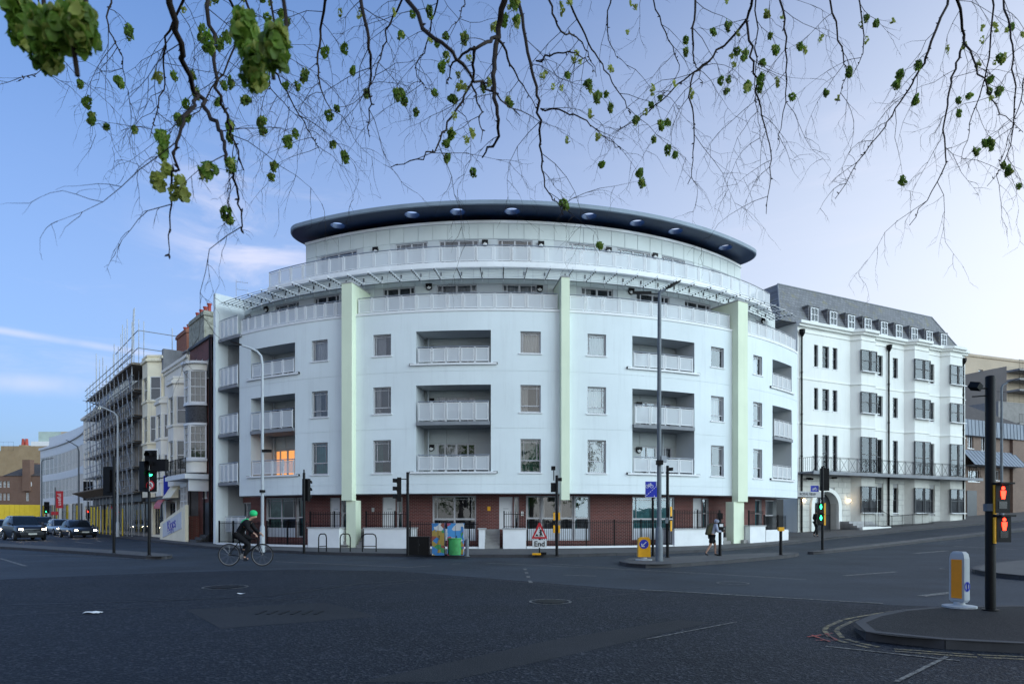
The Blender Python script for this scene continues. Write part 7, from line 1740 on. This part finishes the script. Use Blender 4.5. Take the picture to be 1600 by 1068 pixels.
BR = [  # photo polyline, distance, start radius, side twigs per metre, cluster density
 ([(262, -30), (282, 80), (310, 150), (340, 200), (355, 250), (370, 300), (378, 360)], 3.0, .017, 2.6, .10),
 ([(310, 150), (280, 200), (270, 260), (266, 330), (262, 402)], 3.0, .010, 1.2, .0),
 ([(322, -30), (333, 70), (345, 150), (362, 215), (380, 266)], 3.6, .015, 3.5, .2),
 ([(345, -30), (375, 50), (330, 140), (300, 185)], 4.6, .012, 5, .5), ([(300, -30), (262, 60), (255, 140), (235, 215)], 4.8, .012, 6, .6),
 ([(178, -30), (170, 40), (190, 90), (200, 150)], 4.6, .008, 4, .45), ([(418, -30), (432, 70), (420, 130), (470, 190)], 4.8, .010, 6, .6), ([(515, -30), (500, 60), (500, 130), (520, 180)], 4.6, .013, 5, .5),
 ([(556, -30), (575, 60), (578, 130), (576, 216)], 4.0, .014, 3.5, .45), ([(640, -30), (605, 50), (590, 110), (560, 160)], 5.0, .01, 6, .6), ([(380, -30), (400, 60), (440, 130), (480, 200), (500, 235)], 5.4, .012, 6, .6),
 ([(612, -30), (690, 72), (752, 128), (811, 178)], 2.8, .012, 1.0, .0),
 ([(792, -30), (777, 60), (771, 130), (780, 200), (752, 246)], 4.2, .026, 3.0, .25), ([(776, 58), (741, 74), (708, 98), (697, 132)], 4.2, .014, 3.5, .3), ([(741, 74), (736, 130), (702, 190), (670, 240), (612, 262)], 4.25, .012, 4, .45), ([(736, 130), (750, 180), (752, 226)], 4.2, .008, 3, .2), ([(779, 62), (806, 115), (838, 168)], 4.2, .010, 3, .2),
 ([(806, -30), (824, 80), (840, 160), (845, 240), (852, 290), (880, 332)], 4.6, .015, 4.5, .3), ([(838, 95), (880, 82), (915, 92), (932, 118)], 4.8, .008, 4, .3), ([(852, -30), (872, 40), (905, 62), (922, 90), (930, 118)], 5.0, .010, 3.5, .1), ([(872, -30), (915, 55), (945, 110), (980, 165), (985, 180)], 5.2, .010, 4, .2), ([(845, 170), (900, 180), (940, 210), (975, 235)], 5.0, .008, 4, .15),
 ([(1090, -30), (1083, 60), (1085, 100), (1098, 136)], 4.8, .012, 4, .25), ([(1180, -30), (1166, 30), (1112, 92), (1078, 130), (1085, 210), (1078, 290)], 5.2, .016, 4.5, .2), ([(1110, 95), (1050, 140), (1000, 185), (958, 205)], 5.2, .009, 5, .08), ([(1166, 30), (1176, 100), (1190, 180), (1206, 250), (1195, 335)], 5.4, .013, 5.5, .06), ([(1180, -30), (1182, 60), (1180, 150), (1190, 230)], 5.6, .009, 5, .05),
 ([(1216, -30), (1228, 60), (1226, 160), (1214, 235)], 5.4, .012, 5.5, .06), ([(1292, -30), (1312, 60), (1322, 115), (1305, 165)], 5.4, .011, 4.5, .1), ([(1336, -30), (1350, 70), (1330, 120)], 5.6, .009, 4, .1),
 ([(1492, -30), (1450, 80), (1430, 122), (1395, 180), (1350, 240), (1308, 312)], 5.2, .014, 5, .2), ([(1488, -30), (1505, 58), (1488, 120), (1476, 190), (1472, 270), (1420, 352)], 5.4, .016, 5.5, .12), ([(1505, 58), (1535, 125), (1560, 170), (1598, 208)], 5.4, .011, 4.5, .1), ([(1550, -30), (1545, 90), (1520, 180), (1500, 260)], 5.8, .011, 5.5, .08), ([(1560, -30), (1580, 60), (1586, 150), (1575, 240), (1545, 290)], 5.6, .012, 5, .1), ([(1620, -30), (1610, 80), (1590, 170), (1560, 260)], 5.6, .011, 5, .1), ([(1010, -30), (1040, 50), (1060, 110), (1020, 170)], 5.8, .009, 5, .1), ([(960, -30), (950, 60), (985, 110)], 5.6, .008, 4, .1),
 ([(55, -30), (75, 60), (60, 110), (30, 128)], 4.4, .006, 3, .3), ([(690, -30), (670, 60), (650, 110), (668, 140)], 5.4, .009, 5, .4), ([(730, -30), (720, 20), (690, 60)], 5.6, .008, 4, .3)]
starts = {}
for pl, Y, r0, tw, dens in BR:
    P = [at(x, y, Y + .25 * math.sin(i * 1.7 + pl[0][0])) for i, (x, y) in enumerate(pl)]
    r0 *= .72 if pl[0][0] > 1000 else .82
    P = spl(P, 6); P = [P[0]] + [q + Vector((rb_.gauss(0, .006), rb_.gauss(0, .01), rb_.gauss(0, .006))) for q in P[1:]]
    bud[:] = ([int(3 + 16 * dens), 3 if pl[0][0] > 700 else 1] if dens > .01 else [0, 0])
    m = MB()
    if pl[0][1] < 0:
        j = min(limb_pts, key=lambda q: (q - P[0]).length); up = spl([j, j.lerp(P[0], .5) + Vector((0, 0, .35)), P[0]], 6)
        PP = up[:-1] + P; k = len(up) - 1
        rad = [r0 * (1.9 - .9 * i / k) for i in range(k)] + [r0 * (1 - .78 * i / (len(P) - 1)) for i in range(len(P))]
    else: PP = P; rad = [r0 * (1 - .75 * i / (len(P) - 1)) for i in range(len(P))]
    m.tube(PP, rad, 7, True)
    Ls = sum((b - a).length for a, b in zip(P, P[1:])); nt = int(Ls * tw * (1.4 if pl[0][0] < 700 else .8))
    for q in range(nt):
        f = (q + rb_.random()) / max(1, nt); i = min(len(P) - 2, int(f * (len(P) - 1))); tg = (P[i + 1] - P[i]).normalized()
        sd_ = Vector((rb_.choice((-1, 1)), rb_.gauss(0, .4), rb_.gauss(-.1, .35)))
        twig(m, P[i], tg * .55 + sd_ * .7, rb_.uniform(.22, .62) * (.75 + .09 * Y), .0025, 0, dens * .8, Y)
    # small buds along the branch
    for q in range(int(Ls * 7)):
        i = rb_.randrange(len(P) - 1); c = P[i].lerp(P[i + 1], rb_.random()); d = Vector((rb_.gauss(0, 1), rb_.gauss(0, 1), rb_.gauss(0, 1))).normalized(); m.tube([c, c + d * .012, c + d * .022], [.004, .005, .001], 4, False)
    m.build('branch', K['bark'], ELM, smooth=60)
print('clusters', nclus)
# the large near clusters, slightly out of focus
for px, py, Y, n in ((105, 62, 1.75, 5), (412, 72, 1.9, 3), (40, 15, 1.9, 2)):
    for k in range(n):
        q = at(px + (k - n / 2) * 16 + rb_.gauss(0, 8), py + rb_.gauss(0, 20), Y + rb_.gauss(0, .03)); nclus[0] += 1
        inst('seed_cluster', CB_[k % 3], ELM, Matrix.Translation(q) @ Matrix.Rotation(k * 1.3, 4, 'Z') @ Matrix.Diagonal((.62, .62, .8, 1)))
    a, b = at(px + 10, py - 10, Y), at(px + 22, -60, Y + .1); j = min(limb_pts, key=lambda q: (q - b).length); MB().tube(spl([j, b.lerp(j, .5) + Vector((0, 0, .2)), b, a, a + Vector((.01, 0, -.11))], 6), .006, 6).build('branch', K['bark'], ELM)
for px, py in ((260, 265), (282, 285), (250, 290), (272, 300), (245, 280), (288, 305)): inst('seed_cluster', CP, ELM, Matrix.Translation(at(px, py, 2.95)) @ Matrix.Rotation(px, 4, 'Z'))
# trees of the gardens opposite, seen only mirrored in the windows
def crown_mesh(seed):
    r = random.Random(seed); m = MB(); blobs = [(Vector((r.gauss(0, 2.0), r.gauss(0, 2.0), 7.5 + r.gauss(0, 1.8))), r.uniform(1.2, 2.2)) for _ in range(16)]
    for c, s in blobs:
        for _ in range(170):
            d = Vector((r.gauss(0, 1), r.gauss(0, 1), r.gauss(0, 1))).normalized() * s * r.uniform(.6, 1.05); p = c + d; u = Vector((r.gauss(0, 1), r.gauss(0, 1), r.gauss(0, 1))).normalized(); v = u.orthogonal().normalized(); k = .22
            m.poly([p - u * k, p + v * k * .6, p + u * k, p - v * k * .6])
    return m.mesh('crown', K['samara'], recalc=False)
crm = [crown_mesh(s) for s in (1, 2)]
trm = MB().tube([(0, 0, -.1), (.05, 0, 2), (0, .1, 4.5), (.1, .1, 7.5)], [.35, .27, .22, .1], 9).tube([(0, .1, 4.2), (1.2, .5, 6.8)], [.14, .05], 6).tube([(0, .1, 4.4), (-1.2, -.4, 7.0)], [.14, .05], 6).mesh('trunk', K['bark_trunk'])
for i, (x, y, s) in enumerate(((-26, -12, 1.1), (-16, -17, 1.2), (-6, -20, 1.1), (13, -19, 1.2), (22, -14, 1.1), (32, -18, 1.2))):
    t = thing('garden_tree', 'leafy tree of the gardens behind the viewpoint, seen only as window reflections', 'tree', (x, y, 0), 'trees behind the viewpoint'); M = Matrix.Translation((x, y, 0)) @ rotz(i * 1.1) @ Matrix.Diagonal((s, s, s, 1)); inst('trunk', trm, t, M); inst('crown', crm[i % 2], t, M)
